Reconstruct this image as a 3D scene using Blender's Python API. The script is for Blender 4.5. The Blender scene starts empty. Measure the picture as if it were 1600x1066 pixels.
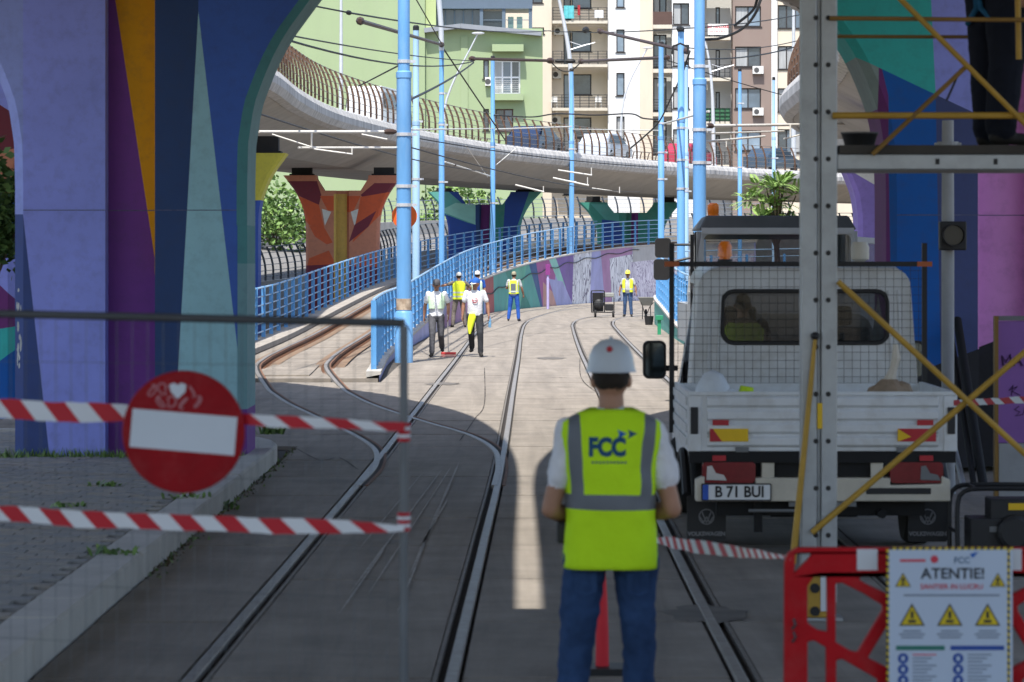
import bpy, bmesh, math, random
from mathutils import Vector, Matrix, noise
from mathutils.bvhtree import BVHTree
random.seed(7)
SC = bpy.context.scene
COL = SC.collection
R = math.radians
# ---------------------------------------------------------------- camera, sky, sun, exposure
F, H, HY, CX = 5000.0, 2.2, 405.0, 800.0      # focal length in photo pixels, eye height, horizon row, middle column
cd = bpy.data.cameras.new('camera'); cam = bpy.data.objects.new('camera', cd); COL.objects.link(cam)
cam.location = (0, 0, H); cam.rotation_euler = (R(90), 0, 0)
cd.sensor_width = 36; cd.lens = 36 * F / 1600; cd.shift_y = -128 / 1600
cd.clip_start = 0.5; cd.clip_end = 2000
cd.dof.use_dof = True; cd.dof.focus_distance = 95; cd.dof.aperture_fstop = 6.3
SC.camera = cam
SUN = Vector((0.10, 0.42, -0.90)).normalized()  # the way the light travels
world = bpy.data.worlds.new('World'); SC.world = world; world.use_nodes = True
wn = world.node_tree.nodes; bg = wn['Background']
sky = wn.new('ShaderNodeTexSky'); sky.sky_type = 'NISHITA'; sky.sun_disc = False
sky.sun_elevation = math.asin(-SUN.z); sky.sun_rotation = math.atan2(-SUN.x, -SUN.y)
sky.air_density = 1.0; sky.dust_density = 1.6; sky.ozone_density = 1.0
world.node_tree.links.new(sky.outputs[0], bg.inputs[0]); bg.inputs[1].default_value = 0.15
sl = bpy.data.lights.new('sun', 'SUN'); sl.energy = 4.2; sl.angle = R(0.53); sl.color = (1.0, 0.955, 0.88)
sun = bpy.data.objects.new('sun', sl); COL.objects.link(sun)
sun.rotation_euler = SUN.to_track_quat('-Z', 'Y').to_euler(); sun.location = (0, 0, 60)
vs = SC.view_settings; vs.view_transform = 'Standard'; vs.look = 'None'; vs.gamma = 1; vs.exposure = 0.80
vs.use_curve_mapping = False
SC.cycles.max_bounces = 8; SC.cycles.diffuse_bounces = 5

# ---------------------------------------------------------------- helpers
def at(px, py, Y):                    # point of the photograph at real depth Y
    return Vector(((px - CX) * Y / F, Y, H - (py - HY) * Y / F))
def gr(px, py, z=0.0):                # point of the photograph lying at height z
    Y = F * (H - z) / (py - HY)
    return Vector(((px - CX) * Y / F, Y, z))
def lin(c):
    if isinstance(c, str):
        c = c.lstrip('#'); c = [int(c[i:i + 2], 16) / 255 for i in (0, 2, 4)]
        return [x / 12.92 if x <= .04045 else ((x + .055) / 1.055) ** 2.4 for x in c]
    return list(c)

MATS = {}
def mat(name, col, rough=.6, metal=0., var=.12, scale=3., bump=0., bscale=30., spec=.35, dirt=0., dirtcol=(.05, .045, .04), stretch=(1, 1, 1), dscale=1.2, streak=0.):
    if name in MATS: return MATS[name]
    m = bpy.data.materials.new(name); m.use_nodes = True
    nt = m.node_tree; N = nt.nodes; L = nt.links; b = N['Principled BSDF']
    c = lin(col)
    b.inputs['Roughness'].default_value = rough; b.inputs['Metallic'].default_value = metal
    b.inputs['Specular IOR Level'].default_value = spec
    b.inputs['Base Color'].default_value = (*c, 1)
    if var or bump or dirt:
        tc = N.new('ShaderNodeTexCoord'); mp = N.new('ShaderNodeMapping'); mp.inputs['Scale'].default_value = stretch
        L.new(tc.outputs['Object'], mp.inputs[0])
        nz = N.new('ShaderNodeTexNoise'); nz.inputs['Scale'].default_value = scale; nz.inputs['Detail'].default_value = 6
        nz.inputs['Roughness'].default_value = .62; L.new(mp.outputs[0], nz.inputs['Vector'])
        mr = N.new('ShaderNodeMapRange'); mr.inputs[1].default_value = .25; mr.inputs[2].default_value = .75
        mr.inputs[3].default_value = 1 - var; mr.inputs[4].default_value = 1 + var
        L.new(nz.outputs[0], mr.inputs[0])
        mx = N.new('ShaderNodeMix'); mx.data_type = 'RGBA'; mx.blend_type = 'MULTIPLY'; mx.inputs[0].default_value = 1
        mx.inputs[6].default_value = (*c, 1); L.new(mr.outputs[0], mx.inputs[7])
        out = mx.outputs[2]
        if streak:
            mq = N.new('ShaderNodeMapping'); mq.inputs['Scale'].default_value = (2.6, .13, 1); L.new(tc.outputs['Object'], mq.inputs[0])
            nq = N.new('ShaderNodeTexNoise'); nq.inputs['Scale'].default_value = 1.0; nq.inputs['Detail'].default_value = 5; nq.inputs['Distortion'].default_value = .6; nq.inputs['Roughness'].default_value = .7; L.new(mq.outputs[0], nq.inputs['Vector'])
            rq = N.new('ShaderNodeMapRange'); rq.inputs[1].default_value = .3; rq.inputs[2].default_value = .7; rq.inputs[3].default_value = 1 - streak; rq.inputs[4].default_value = 1 + streak; L.new(nq.outputs[0], rq.inputs[0])
            xq_ = N.new('ShaderNodeMix'); xq_.data_type = 'RGBA'; xq_.blend_type = 'MULTIPLY'; xq_.inputs[0].default_value = 1; L.new(out, xq_.inputs[6]); L.new(rq.outputs[0], xq_.inputs[7]); out = xq_.outputs[2]
        if dirt:
            n2 = N.new('ShaderNodeTexNoise'); n2.inputs['Scale'].default_value = dscale; n2.inputs['Detail'].default_value = 9
            n2.inputs['Roughness'].default_value = .7; L.new(mp.outputs[0], n2.inputs['Vector'])
            m2 = N.new('ShaderNodeMapRange'); m2.inputs[1].default_value = .48; m2.inputs[2].default_value = .78
            m2.inputs[3].default_value = 0; m2.inputs[4].default_value = dirt; L.new(n2.outputs[0], m2.inputs[0])
            d = N.new('ShaderNodeMix'); d.data_type = 'RGBA'; L.new(m2.outputs[0], d.inputs[0]); L.new(out, d.inputs[6])
            d.inputs[7].default_value = (*dirtcol, 1); out = d.outputs[2]
        L.new(out, b.inputs['Base Color'])
        if bump:
            n3 = N.new('ShaderNodeTexNoise'); n3.inputs['Scale'].default_value = bscale; n3.inputs['Detail'].default_value = 5
            L.new(mp.outputs[0], n3.inputs['Vector'])
            bp = N.new('ShaderNodeBump'); bp.inputs['Strength'].default_value = bump; bp.inputs['Distance'].default_value = .02
            L.new(n3.outputs[0], bp.inputs['Height']); L.new(bp.outputs[0], b.inputs['Normal'])
    MATS[name] = m
    return m
def glass(name, col=(.02, .025, .03), alpha=.75, rough=.05):
    if name in MATS: return MATS[name]
    m = bpy.data.materials.new(name); m.use_nodes = True
    nt = m.node_tree; N = nt.nodes; L = nt.links
    b = N['Principled BSDF']; b.inputs['Base Color'].default_value = (*col, 1); b.inputs['Roughness'].default_value = rough
    b.inputs['Specular IOR Level'].default_value = .6
    t = N.new('ShaderNodeBsdfTransparent'); mx = N.new('ShaderNodeMixShader'); mx.inputs[0].default_value = alpha
    L.new(t.outputs[0], mx.inputs[1]); L.new(b.outputs[0], mx.inputs[2]); L.new(mx.outputs[0], N['Material Output'].inputs[0])
    MATS[name] = m
    return m

def root_loc(o):
    while o.parent is not None: o = o.parent
    return Vector(o.location)
def tag(o, label=None, cat=None, group=None, kind=None):
    if label: o['label'] = label
    if cat: o['category'] = cat
    if group: o['group'] = group
    if kind: o['kind'] = kind
    return o
def thing(name, label, cat, loc=(0, 0, 0), group=None, rz=0.0):
    o = bpy.data.objects.new(name, None); COL.objects.link(o)
    o.location = loc; o.rotation_euler = (0, 0, rz); o.empty_display_size = .2
    return tag(o, label, cat, group)
def link_mesh(name, me, parent=None, loc=None):
    o = bpy.data.objects.new(name, me); COL.objects.link(o)
    if parent is not None: o.parent = parent
    if loc is not None: o.location = loc
    return o
def copy_tree(o, parent=None):
    c = o.copy(); COL.objects.link(c); c.parent = parent
    for ch in o.children: copy_tree(ch, c)
    return c

class MB:
    def __init__(s): s.v = []; s.f = []; s.m = []
    def add(s, vs, fs, mi=0, M=None):
        n = len(s.v)
        for p in vs:
            p = Vector(p); s.v.append(M @ p if M else p)
        for f in fs: s.f.append([i + n for i in f]); s.m.append(mi)
        return s
    def box(s, x0, x1, y0, y1, z0, z1, mi=0, M=None):
        v = [(x, y, z) for z in (z0, z1) for y in (y0, y1) for x in (x0, x1)]
        return s.add(v, [(0, 2, 3, 1), (4, 5, 7, 6), (0, 1, 5, 4), (2, 6, 7, 3), (0, 4, 6, 2), (1, 3, 7, 5)], mi, M)
    def bar(s, a, b, w, h, mi=0, up=Vector((0, 0, 1))):          # a square bar from a to b
        a = Vector(a); b = Vector(b); d = (b - a).normalized()
        if abs(d.dot(up)) > .99: up = Vector((0, 1, 0))
        x = d.cross(up).normalized() * w / 2; z = x.normalized().cross(d) * h / 2
        v = [a - x - z, a + x - z, a + x + z, a - x + z, b - x - z, b + x - z, b + x + z, b - x + z]
        return s.add(v, [(0, 1, 2, 3), (7, 6, 5, 4), (0, 4, 5, 1), (1, 5, 6, 2), (2, 6, 7, 3), (3, 7, 4, 0)], mi)
    def tube(s, pts, r, n=8, mi=0, cap=True):
        pts = [Vector(p) for p in pts]; k = len(pts); rr = r if isinstance(r, (list, tuple)) else [r] * k
        vs = []; fs = []
        ref = Vector((0, 0, 1))
        d0 = (pts[1] - pts[0]).normalized()
        if abs(d0.z) > .9: ref = Vector((0, 1, 0))
        for i, p in enumerate(pts):
            d = (pts[min(i + 1, k - 1)] - pts[max(i - 1, 0)]).normalized()
            x = d.cross(ref)
            if x.length < 1e-4: x = d.cross(Vector((1, 0, 0)))
            x.normalize(); y = d.cross(x); ref = x.cross(d) if abs(d.dot(ref)) < .99 else ref
            for j in range(n):
                a = 2 * math.pi * j / n
                vs.append(p + (x * math.cos(a) + y * math.sin(a)) * rr[i])
        for i in range(k - 1):
            for j in range(n):
                fs.append((i * n + j, i * n + (j + 1) % n, (i + 1) * n + (j + 1) % n, (i + 1) * n + j))
        if cap: fs.append(tuple(range(n))[::-1]); fs.append(tuple((k - 1) * n + j for j in range(n)))
        return s.add(vs, fs, mi)
    def lathe(s, prof, c=(0, 0, 0), n=16, mi=0, M=None):         # prof: (radius, z)
        c = Vector(c); vs = []; fs = []
        for (r, z) in prof:
            for j in range(n):
                a = 2 * math.pi * j / n; vs.append(c + Vector((r * math.cos(a), r * math.sin(a), z)))
        for i in range(len(prof) - 1):
            for j in range(n): fs.append((i * n + j, i * n + (j + 1) % n, (i + 1) * n + (j + 1) % n, (i + 1) * n + j))
        fs.append(tuple(range(n))[::-1]); fs.append(tuple((len(prof) - 1) * n + j for j in range(n)))
        return s.add(vs, fs, mi, M)
    def prism(s, poly, d0, d1, axis='y', mi=0, M=None):          # poly in the plane across axis
        n = len(poly)
        def P(a, b, d): return {'y': (a, d, b), 'z': (a, b, d), 'x': (d, a, b)}[axis]
        v = [P(a, b, d0) for a, b in poly] + [P(a, b, d1) for a, b in poly]
        f = [tuple(range(n)), tuple(range(2 * n - 1, n - 1, -1))] + [(i, i + n, (i + 1) % n + n, (i + 1) % n) for i in range(n)]
        return s.add(v, f, mi, M)
    def ball(s, c, r, n=10, mi=0, M=None):
        rx, ry, rz = r if isinstance(r, (tuple, list)) else (r, r, r)
        vs = []; fs = []; m = n // 2 + 1
        for i in range(m):
            t = math.pi * i / (m - 1)
            for j in range(n):
                a = 2 * math.pi * j / n
                vs.append((c[0] + rx * math.sin(t) * math.cos(a), c[1] + ry * math.sin(t) * math.sin(a), c[2] + rz * math.cos(t)))
        for i in range(m - 1):
            for j in range(n): fs.append((i * n + j, (i + 1) * n + j, (i + 1) * n + (j + 1) % n, i * n + (j + 1) % n))
        return s.add(vs, fs, mi, M)
    def mesh(s, name, mats, off=Vector((0, 0, 0)), smooth=False):
        me = bpy.data.meshes.new(name)
        me.from_pydata([v - off for v in s.v], [], s.f)
        for m in (mats if isinstance(mats, (list, tuple)) else [mats]): me.materials.append(m)
        if any(s.m): me.polygons.foreach_set('material_index', s.m)
        bm = bmesh.new(); bm.from_mesh(me); bmesh.ops.remove_doubles(bm, verts=bm.verts, dist=1e-5)
        bmesh.ops.recalc_face_normals(bm, faces=bm.faces); bm.to_mesh(me); bm.free()
        if smooth:
            me.polygons.foreach_set('use_smooth', [True] * len(me.polygons))
            try: me.set_sharp_from_angle(angle=R(40))
            except Exception: pass
        return me
    def build(s, name, mats, parent=None, local=False, smooth=False, bevel=0.0, label=None, cat=None, group=None, kind=None):
        if parent is not None: off = Vector((0, 0, 0)) if local else root_loc(parent)
        elif local: off = Vector((0, 0, 0))
        else:
            xs = [v.x for v in s.v]; ys = [v.y for v in s.v]; zs = [v.z for v in s.v]
            off = Vector(((min(xs) + max(xs)) / 2, (min(ys) + max(ys)) / 2, min(zs)))
        o = link_mesh(name, s.mesh(name, mats, off, smooth), parent, off if parent is None else None)
        if bevel:
            b = o.modifiers.new('bevel', 'BEVEL'); b.width = bevel; b.segments = 2; b.limit_method = 'ANGLE'; b.angle_limit = R(35)
        tag(o, label, cat, group, kind)
        return o

def rounded(x0, x1, z0, z1, r, n=5):
    p = []
    for cx, cz, a0 in ((x1 - r, z1 - r, 0), (x0 + r, z1 - r, 90), (x0 + r, z0 + r, 180), (x1 - r, z0 + r, 270)):
        for i in range(n + 1):
            a = R(a0 + 90 * i / n); p.append((cx + r * math.cos(a), cz + r * math.sin(a)))
    return p
def plate(loops, depth):              # filled outline with holes in XZ, from y = 0 to y = depth -> (verts, faces)
    cu = bpy.data.curves.new('plate', 'CURVE'); cu.dimensions = '2D'; cu.fill_mode = 'BOTH'; cu.extrude = depth / 2
    for lp in loops:
        sp = cu.splines.new('POLY'); sp.points.add(len(lp) - 1); sp.use_cyclic_u = True
        for i, (a, b) in enumerate(lp): sp.points[i].co = (a, b, 0, 1)
    o = bpy.data.objects.new('plate', cu); COL.objects.link(o)
    dg = bpy.context.evaluated_depsgraph_get(); me = o.evaluated_get(dg).to_mesh()
    vs = [Vector((v.co.x, depth / 2 - v.co.z, v.co.y)) for v in me.vertices]; fs = [tuple(p.vertices) for p in me.polygons]
    o.evaluated_get(dg).to_mesh_clear()
    bpy.data.objects.remove(o); bpy.data.curves.remove(cu)
    return vs, fs
def lettering(txt, size, bold=0.0, align='CENTER', depth=.002):     # text standing in XZ, facing -Y -> (verts, faces)
    cu = bpy.data.curves.new('txt', 'FONT'); cu.body = txt; cu.size = size; cu.align_x = align; cu.align_y = 'CENTER'
    cu.offset = bold; cu.extrude = depth / 2; cu.resolution_u = 3
    o = bpy.data.objects.new('txt', cu); COL.objects.link(o)
    dg = bpy.context.evaluated_depsgraph_get(); me = o.evaluated_get(dg).to_mesh()
    vs = [Vector((v.co.x, -v.co.z, v.co.y)) for v in me.vertices]; fs = [tuple(p.vertices) for p in me.polygons]
    o.evaluated_get(dg).to_mesh_clear()
    bpy.data.objects.remove(o); bpy.data.curves.remove(cu)
    return vs, fs
def smooth_path(pts, step=1.0):       # Catmull-Rom through pts, resampled evenly
    P = [Vector(p) for p in pts]; P = [P[0] * 2 - P[1]] + P + [P[-1] * 2 - P[-2]]
    out = []
    for i in range(1, len(P) - 2):
        p0, p1, p2, p3 = P[i - 1:i + 3]
        for k in range(24):
            t = k / 24
            out.append(.5 * ((2 * p1) + (p2 - p0) * t + (2 * p0 - 5 * p1 + 4 * p2 - p3) * t * t + (3 * p1 - p0 - 3 * p2 + p3) * t ** 3))
    out.append(P[-2])
    res = [out[0]]; need = step
    for a, b in zip(out, out[1:]):
        L = (b - a).length
        while L >= need and L > 0:
            a = a + (b - a) * (need / L); res.append(a); L = (b - a).length; need = step
        need -= L
    if (res[-1] - out[-1]).length > step * .3: res.append(out[-1])
    return res
def side(path, i):                    # unit vector to the right of travel, level
    a = path[max(i - 1, 0)]; b = path[min(i + 1, len(path) - 1)]; d = b - a
    return Vector((d.y, -d.x, 0)).normalized()
def offset(path, o, dz=0.0): return [p + side(path, i) * o + Vector((0, 0, dz)) for i, p in enumerate(path)]
def sweep(mb, path, prof, mi=0, closed=True, cap=True):  # prof: (offset to the right, height)
    n = len(prof); vs = []; fs = []
    for i, p in enumerate(path):
        s_ = side(path, i)
        for (o, z) in prof: vs.append(p + s_ * o + Vector((0, 0, z)))
    for i in range(len(path) - 1):
        for j in range(n if closed else n - 1):
            k = (j + 1) % n; fs.append((i * n + j, i * n + k, (i + 1) * n + k, (i + 1) * n + j))
    if cap and closed: fs.append(tuple(range(n))); fs.append(tuple((len(path) - 1) * n + j for j in range(n))[::-1])
    return mb.add(vs, fs, mi)
def at_len(path, d):                  # point and heading at a distance along a path
    for i in range(len(path) - 1):
        L = (path[i + 1] - path[i]).length
        if d <= L or i == len(path) - 2:
            return path[i].lerp(path[i + 1], d / L), (path[i + 1] - path[i]).normalized()
        d -= L
def plen(path): return sum((b - a).length for a, b in zip(path, path[1:]))
def inside(poly, x, z):
    c = False; n = len(poly)
    for i in range(n):
        x1, z1 = poly[i]; x2, z2 = poly[(i + 1) % n]
        if (z1 > z) != (z2 > z) and x < (x2 - x1) * (z - z1) / (z2 - z1) + x1: c = not c
    return c
def paint(me, regions, default, key=lambda p: (p.x, p.z), ok=None):  # cut a mesh along the outlines of painted fields and give each its paint
    bm = bmesh.new(); bm.from_mesh(me)
    names = [default] + [m for _, m in regions]; uniq = []
    for m in names:
        if m not in uniq: uniq.append(m)
    me.materials.clear()
    for m in uniq: me.materials.append(m)
    done = set()
    for poly, m in regions:
        for i in range(len(poly)):
            (x1, z1), (x2, z2) = poly[i], poly[(i + 1) % len(poly)]
            k = (round(x1, 3), round(z1, 3), round(x2, 3), round(z2, 3))
            if k in done: continue
            done.add(k)
            nrm = Vector((z2 - z1, 0, -(x2 - x1)))
            if nrm.length < 1e-6: continue
            xa, xb = min(p[0] for p in poly) - .02, max(p[0] for p in poly) + .02; za, zb = min(p[1] for p in poly) - .02, max(p[1] for p in poly) + .02
            g = [f for f in bm.faces if not (max(v.co.x for v in f.verts) < xa or min(v.co.x for v in f.verts) > xb or max(v.co.z for v in f.verts) < za or min(v.co.z for v in f.verts) > zb)]
            es = list({e for f in g for e in f.edges}); vsx = list({v for f in g for v in f.verts})
            bmesh.ops.bisect_plane(bm, geom=g + es + vsx, plane_co=(x1, 0, z1), plane_no=nrm, dist=1e-5)
    for f in bm.faces:
        c = f.calc_center_median(); x, z = key(c); mi = 0
        for poly, m in regions:
            if inside(poly, x, z): mi = uniq.index(m)
        f.material_index = mi
    bm.to_mesh(me); bm.free()
# ---------------------------------------------------------------- paints shared by many things
conc = mat('concrete', (.24, .211, .179), .85, streak=.2, var=.2, scale=1.6, bump=.3, bscale=60, dirt=.5, dirtcol=(.13, .115, .1), dscale=1.1)
conc_l = mat('pale_concrete', (.46, .44, .41), .85, var=.14, scale=2, bump=.2, bscale=50, dirt=.4, dirtcol=(.2, .185, .17))
conc_d = mat('joint_dirt', (.075, .068, .06), .95, var=.3, scale=6, bump=.3)
steel = mat('rail_steel', (.27, .25, .23), .5, metal=.3, var=.25, scale=9, dirt=.6, dirtcol=(.15, .115, .085), dscale=3)
rust = mat('rusty_steel', (.17, .085, .05), .8, var=.35, scale=8, bump=.3)
lipm = mat('lip_steel', (.17, .15, .13), .7, metal=.1, var=.3, scale=7)
groove = mat('groove_dirt', (.035, .03, .027), .95, var=.3, scale=9)
paverm = [mat('paver_%s' % n, c, .9, var=.18, scale=5, bump=.3, bscale=40, dirt=.4, dirtcol=(.12, .11, .1)) for n, c in (('grey', (.30, .285, .265)), ('warm', (.33, .30, .265)), ('cool', (.27, .265, .26)))]
blue_d = mat('pole_blue', (.10, .30, .60), .5, var=.12, scale=2, dirt=.25, dirtcol=(.35, .48, .6), stretch=(1, 1, .25))
blue_l = mat('pale_rail_blue', (.28, .44, .62), .5, var=.14, scale=3)
black = mat('black_paint', (.014, .014, .016), .5, var=.1)
soil = mat('soil', (.16, .13, .10), .95, var=.3, scale=1.5, bump=.3)
asphalt = mat('asphalt', (.17, .165, .16), .9, var=.16, scale=2, bump=.3, bscale=90)

g = MB(); g.add([(-400, -60, -.12), (400, -60, -.12), (400, 700, -.12), (-400, 700, -.12)], [(0, 1, 2, 3)])
g.build('ground', soil, local=True, kind='structure')

# ---------------------------------------------------------------- track alignment
V = lambda *p: Vector(p)
def V3(l, z=0.0): return [Vector((p[0], p[1], p[2] if len(p) > 2 else z)) for p in l]
railB = smooth_path(V3([(-.44, 5), (-.317, 16.6), (-.22, 24.7), (-.105, 34.9), (.02, 53.7), (.14, 71), (.28, 94), (.48, 110), (.98, 122), (2.04, 136), (3.5, 145.5), (6.5, 155), (11, 163)]), .5)
railA = offset(railB, -1.37)
railC = smooth_path(V3([(1.16, 5), (1.2, 16.6), (1.25, 27), (1.54, 66), (1.65, 78.6), (1.88, 98), (2.07, 109), (2.46, 117), (3.15, 122.5), (5, 129), (9, 136), (14, 141)]), .5)
railD = offset(railC, 1.37)
def xat(path, Y):
    for a, b in zip(path, path[1:]):
        if a.y <= Y <= b.y and b.y > a.y: return a.x + (b.x - a.x) * (Y - a.y) / (b.y - a.y)
    return path[0].x if Y < path[0].y else path[-1].x
road = MB(); road.add([(-7, 4, -.05), (7.6, 4, -.05), (7.6, 113, -.05), (-7, 113, -.05)], [(0, 1, 2, 3)])
road = road.build('road', conc_d, local=True, kind='structure')
far = MB(); far.add([(-3, 113, -.004), (6, 113, -.004), (22, 140, -.004), (22, 190, -.004), (-3, 190, -.004)], [(0, 1, 2, 3, 4)])
far.build('concrete_apron', conc, road, local=True)
def kerb_x(Y): return -2.52 if Y < 38.0 else (-7 if Y < 57 else -2.35)
Y = 9.0; k = 0
while Y < 112.5:
    L = 2.6 if Y < 40 else 3.4; Y1 = min(Y + L, 113)
    bounds = [(lambda q: kerb_x((Y + Y1) / 2) if q else 0, 0), (lambda q: xat(railA, q) - .055, 1), (lambda q: xat(railA, q) + .105, 1), (lambda q: xat(railB, q) - .105, 1),
              (lambda q: xat(railB, q) + .055, 1), (lambda q: xat(railC, q) - .055, 1), (lambda q: xat(railC, q) + .105, 1), (lambda q: xat(railD, q) - .105, 1), (lambda q: xat(railD, q) + .055, 1), (lambda q: 7.5, 0)]
    for j in range(0, 10, 2):
        fa, fb = bounds[j][0], bounds[j + 1][0]
        z = random.uniform(-.004, .003); gp = .022
        p = [(fa(Y) + .004, Y + gp), (fb(Y) - .004, Y + gp), (fb(Y1) - .004, Y1 - gp), (fa(Y1) + .004, Y1 - gp)]
        mb = MB(); mb.prism(p, -.045, z, 'z'); mb.build('slab', conc, road, local=True)
    Y = Y1

def make_rail(path, label, guard, name='tram_rail'):
    r = MB(); sweep(r, path, [(-.034, -.045), (-.034, .003), (-.026, .009), (.026, .009), (.034, .003), (.034, -.045)])
    g_ = .09 * guard
    root = thing(name, label, 'rail', path[0], 'tram rails set in the road')
    r.build('rail_head', steel, root)
    r = MB(); sweep(r, path, [(g_ - .012, -.045), (g_ - .012, .002), (g_ + .012, .002), (g_ + .012, -.045)]); r.build('guard_lip', lipm, root)
    r = MB(); sweep(r, path, [(min(.034, .078) if guard > 0 else -.078, -.028), (.078 if guard > 0 else -.034, -.028)], closed=False, cap=False); r.build('groove_floor', groove, root)
    return root
make_rail(railA, 'steel tram rail crossing beneath the two walking workers, leftmost of the straight rails', 1)
make_rail(railB, 'steel tram rail just beside the worker in the helmet, along the sunlit strip', -1)
make_rail(railC, 'steel tram rail passing between the helmeted worker and the pickup truck', 1)
make_rail(railD, 'steel tram rail running underneath the white pickup truck', -1)

# ---------------------------------------------------------------- ramp, its rails, wall and railings
WALL = smooth_path([(-2.45, 58.5, .02), (-2.68, 70, .04), (-2.6, 84, .16), (-2.2, 102, .6), (-1.6, 120, 1.08), (-.6, 135, 1.5), (1.2, 147, 2.0), (4, 161, 2.5), (7.5, 172, 2.85), (14, 184, 3.1)], .5)
WR = 3.7
rm = MB(); sweep(rm, WALL, [(0, -3.5), (0, 0), (-WR, 0), (-WR, -3.5)])
ramp = rm.build('ramp', conc, kind='structure')
L = plen(WALL); d = 1.0                       # cross slabs laid on the ramp between the rails
while d < 70:
    a, h = at_len(WALL, d); s_ = Vector((h.y, -h.x, 0)).normalized()
    mb = MB(); q = [a + s_ * o + h * e for o, e in ((-2.25, .01), (-1.3, .01), (-1.3, 2.35), (-2.25, 2.35))]
    z0 = random.uniform(.02, .03)
    mb.add([p + V(0, 0, z0) for p in q] + [p + V(0, 0, -.03) for p in q], [(0, 1, 2, 3), (0, 4, 5, 1), (1, 5, 6, 2), (2, 6, 7, 3), (3, 7, 4, 0)])
    mb.build('ramp_slab', conc, ramp)
    d += 2.4
kb = MB(); sweep(kb, WALL, [(-WR, -3.4), (-WR, .14), (-WR + .62, .14), (-WR + .62, .02)], closed=False, cap=False)
kb.build('kerb_walk', mat('kerb_walk_concrete', (.33, .30, .265), .85, var=.18, scale=2, bump=.2, dirt=.4, dirtcol=(.16, .14, .12)), ramp)
def ramp_rail(pre, off, label):
    ground_part = smooth_path(V3(pre), .5)
    up = offset(WALL, off, .14)
    path = smooth_path([ground_part[0], *[ground_part[i] for i in range(6, len(ground_part), 6)]] + [up[8] - V(0, 0, .08)] + up[14::8], .5)
    root = thing('ramp_rail', label, 'rail', path[0], 'tram rails turning off onto the ramp')
    r = MB(); sweep(r, path, [(-.034, -.05), (-.034, .006), (-.026, .013), (.026, .013), (.034, .006), (.034, -.05)]); r.build('rail_head', steel, root)
    r = MB(); sweep(r, path, [(.075, -.05), (.075, .008), (.105, .008), (.105, -.05)]); r.build('guard_lip', rust, root)
    r = MB(); sweep(r, path, [(.034, .0045), (.078, .0045)], closed=False, cap=False); r.build('groove_floor', groove, root)
    k0 = len(ground_part) + 6
    r = MB(); sweep(r, path[k0:], [(-.02, -.3), (-.02, -.03), (.02, -.03), (.02, -.3)]); sweep(r, path[k0:], [(-.12, -.16), (-.12, -.11), (.13, -.11), (.13, -.16)])
    r.build('rail_web', rust, root)
    r = MB(); sweep(r, path[k0:], [(-.30, -.105), (.34, -.105)], closed=False, cap=False); r.build('rust_stained_bed', mat('rusty_bed', (.20, .135, .09), .9, var=.3, scale=4), root)
    me = None; d = plen(path[:k0]); 
    c0 = MB(); c0.box(-.09, .09, -.05, .05, -.12, -.035); c0.box(.02, .17, -.07, .07, -.16, -.075)
    me = c0.mesh('rail_clip', rust)
    for i in range(110):
        p, h = at_len(path, d + i * .42)
        o = link_mesh('rail_clip', me, root, p - Vector(path[0])); o.rotation_euler = (0, 0, math.atan2(h.y, h.x) - math.pi / 2)
    return path
E_ = ramp_rail([(-1.50, 31), (-1.46, 34.4), (-1.62, 37.3), (-1.98, 40), (-2.72, 44.5), (-3.6, 50), (-4.4, 56.4)], -2.46, 'tram rail curving up the ramp, nearer the outer kerb walk')
F_ = ramp_rail([(-.17, 31), (-.15, 35.2), (-.29, 37.9), (-.66, 40.7), (-1.42, 44.4), (-2.36, 50), (-3.1, 56.4)], -1.09, 'tram rail curving up the ramp, nearer the mural wall')

# mural wall: painted flat in (distance, share of height), then bent to the alignment
def px_of(p): return CX + F * p.x / p.y
def u_px(px):
    best = None
    d = 0
    for i in range(len(WALL) - 1):
        if WALL[i].y > 95:
            e = abs(px_of(WALL[i] + side(WALL, i) * .02) - px)
            if best is None or e < best[0]: best = (e, d)
        d += (WALL[i + 1] - WALL[i]).length
    return best[1]
hues = {'m_teal': (.10, .34, .30), 'm_green': (.14, .42, .30), 'm_dkgreen': (.05, .24, .19), 'm_red': (.36, .09, .09), 'm_blue': (.10, .26, .42), 'm_navy': (.05, .10, .24), 'm_mag': (.36, .11, .28),
        'm_purple': (.20, .12, .34), 'm_lav': (.36, .36, .60), 'm_mauve': (.40, .22, .38), 'm_salmon': (.55, .30, .26), 'm_aqua': (.28, .56, .48), 'm_grey': (.42, .41, .41), 'm_pale': (.5, .45, .55)}
for k, c in hues.items(): mat(k, c, .75, var=.2, scale=.8, bump=.1, dirt=.3, dirtcol=(.3, .3, .3))
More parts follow.
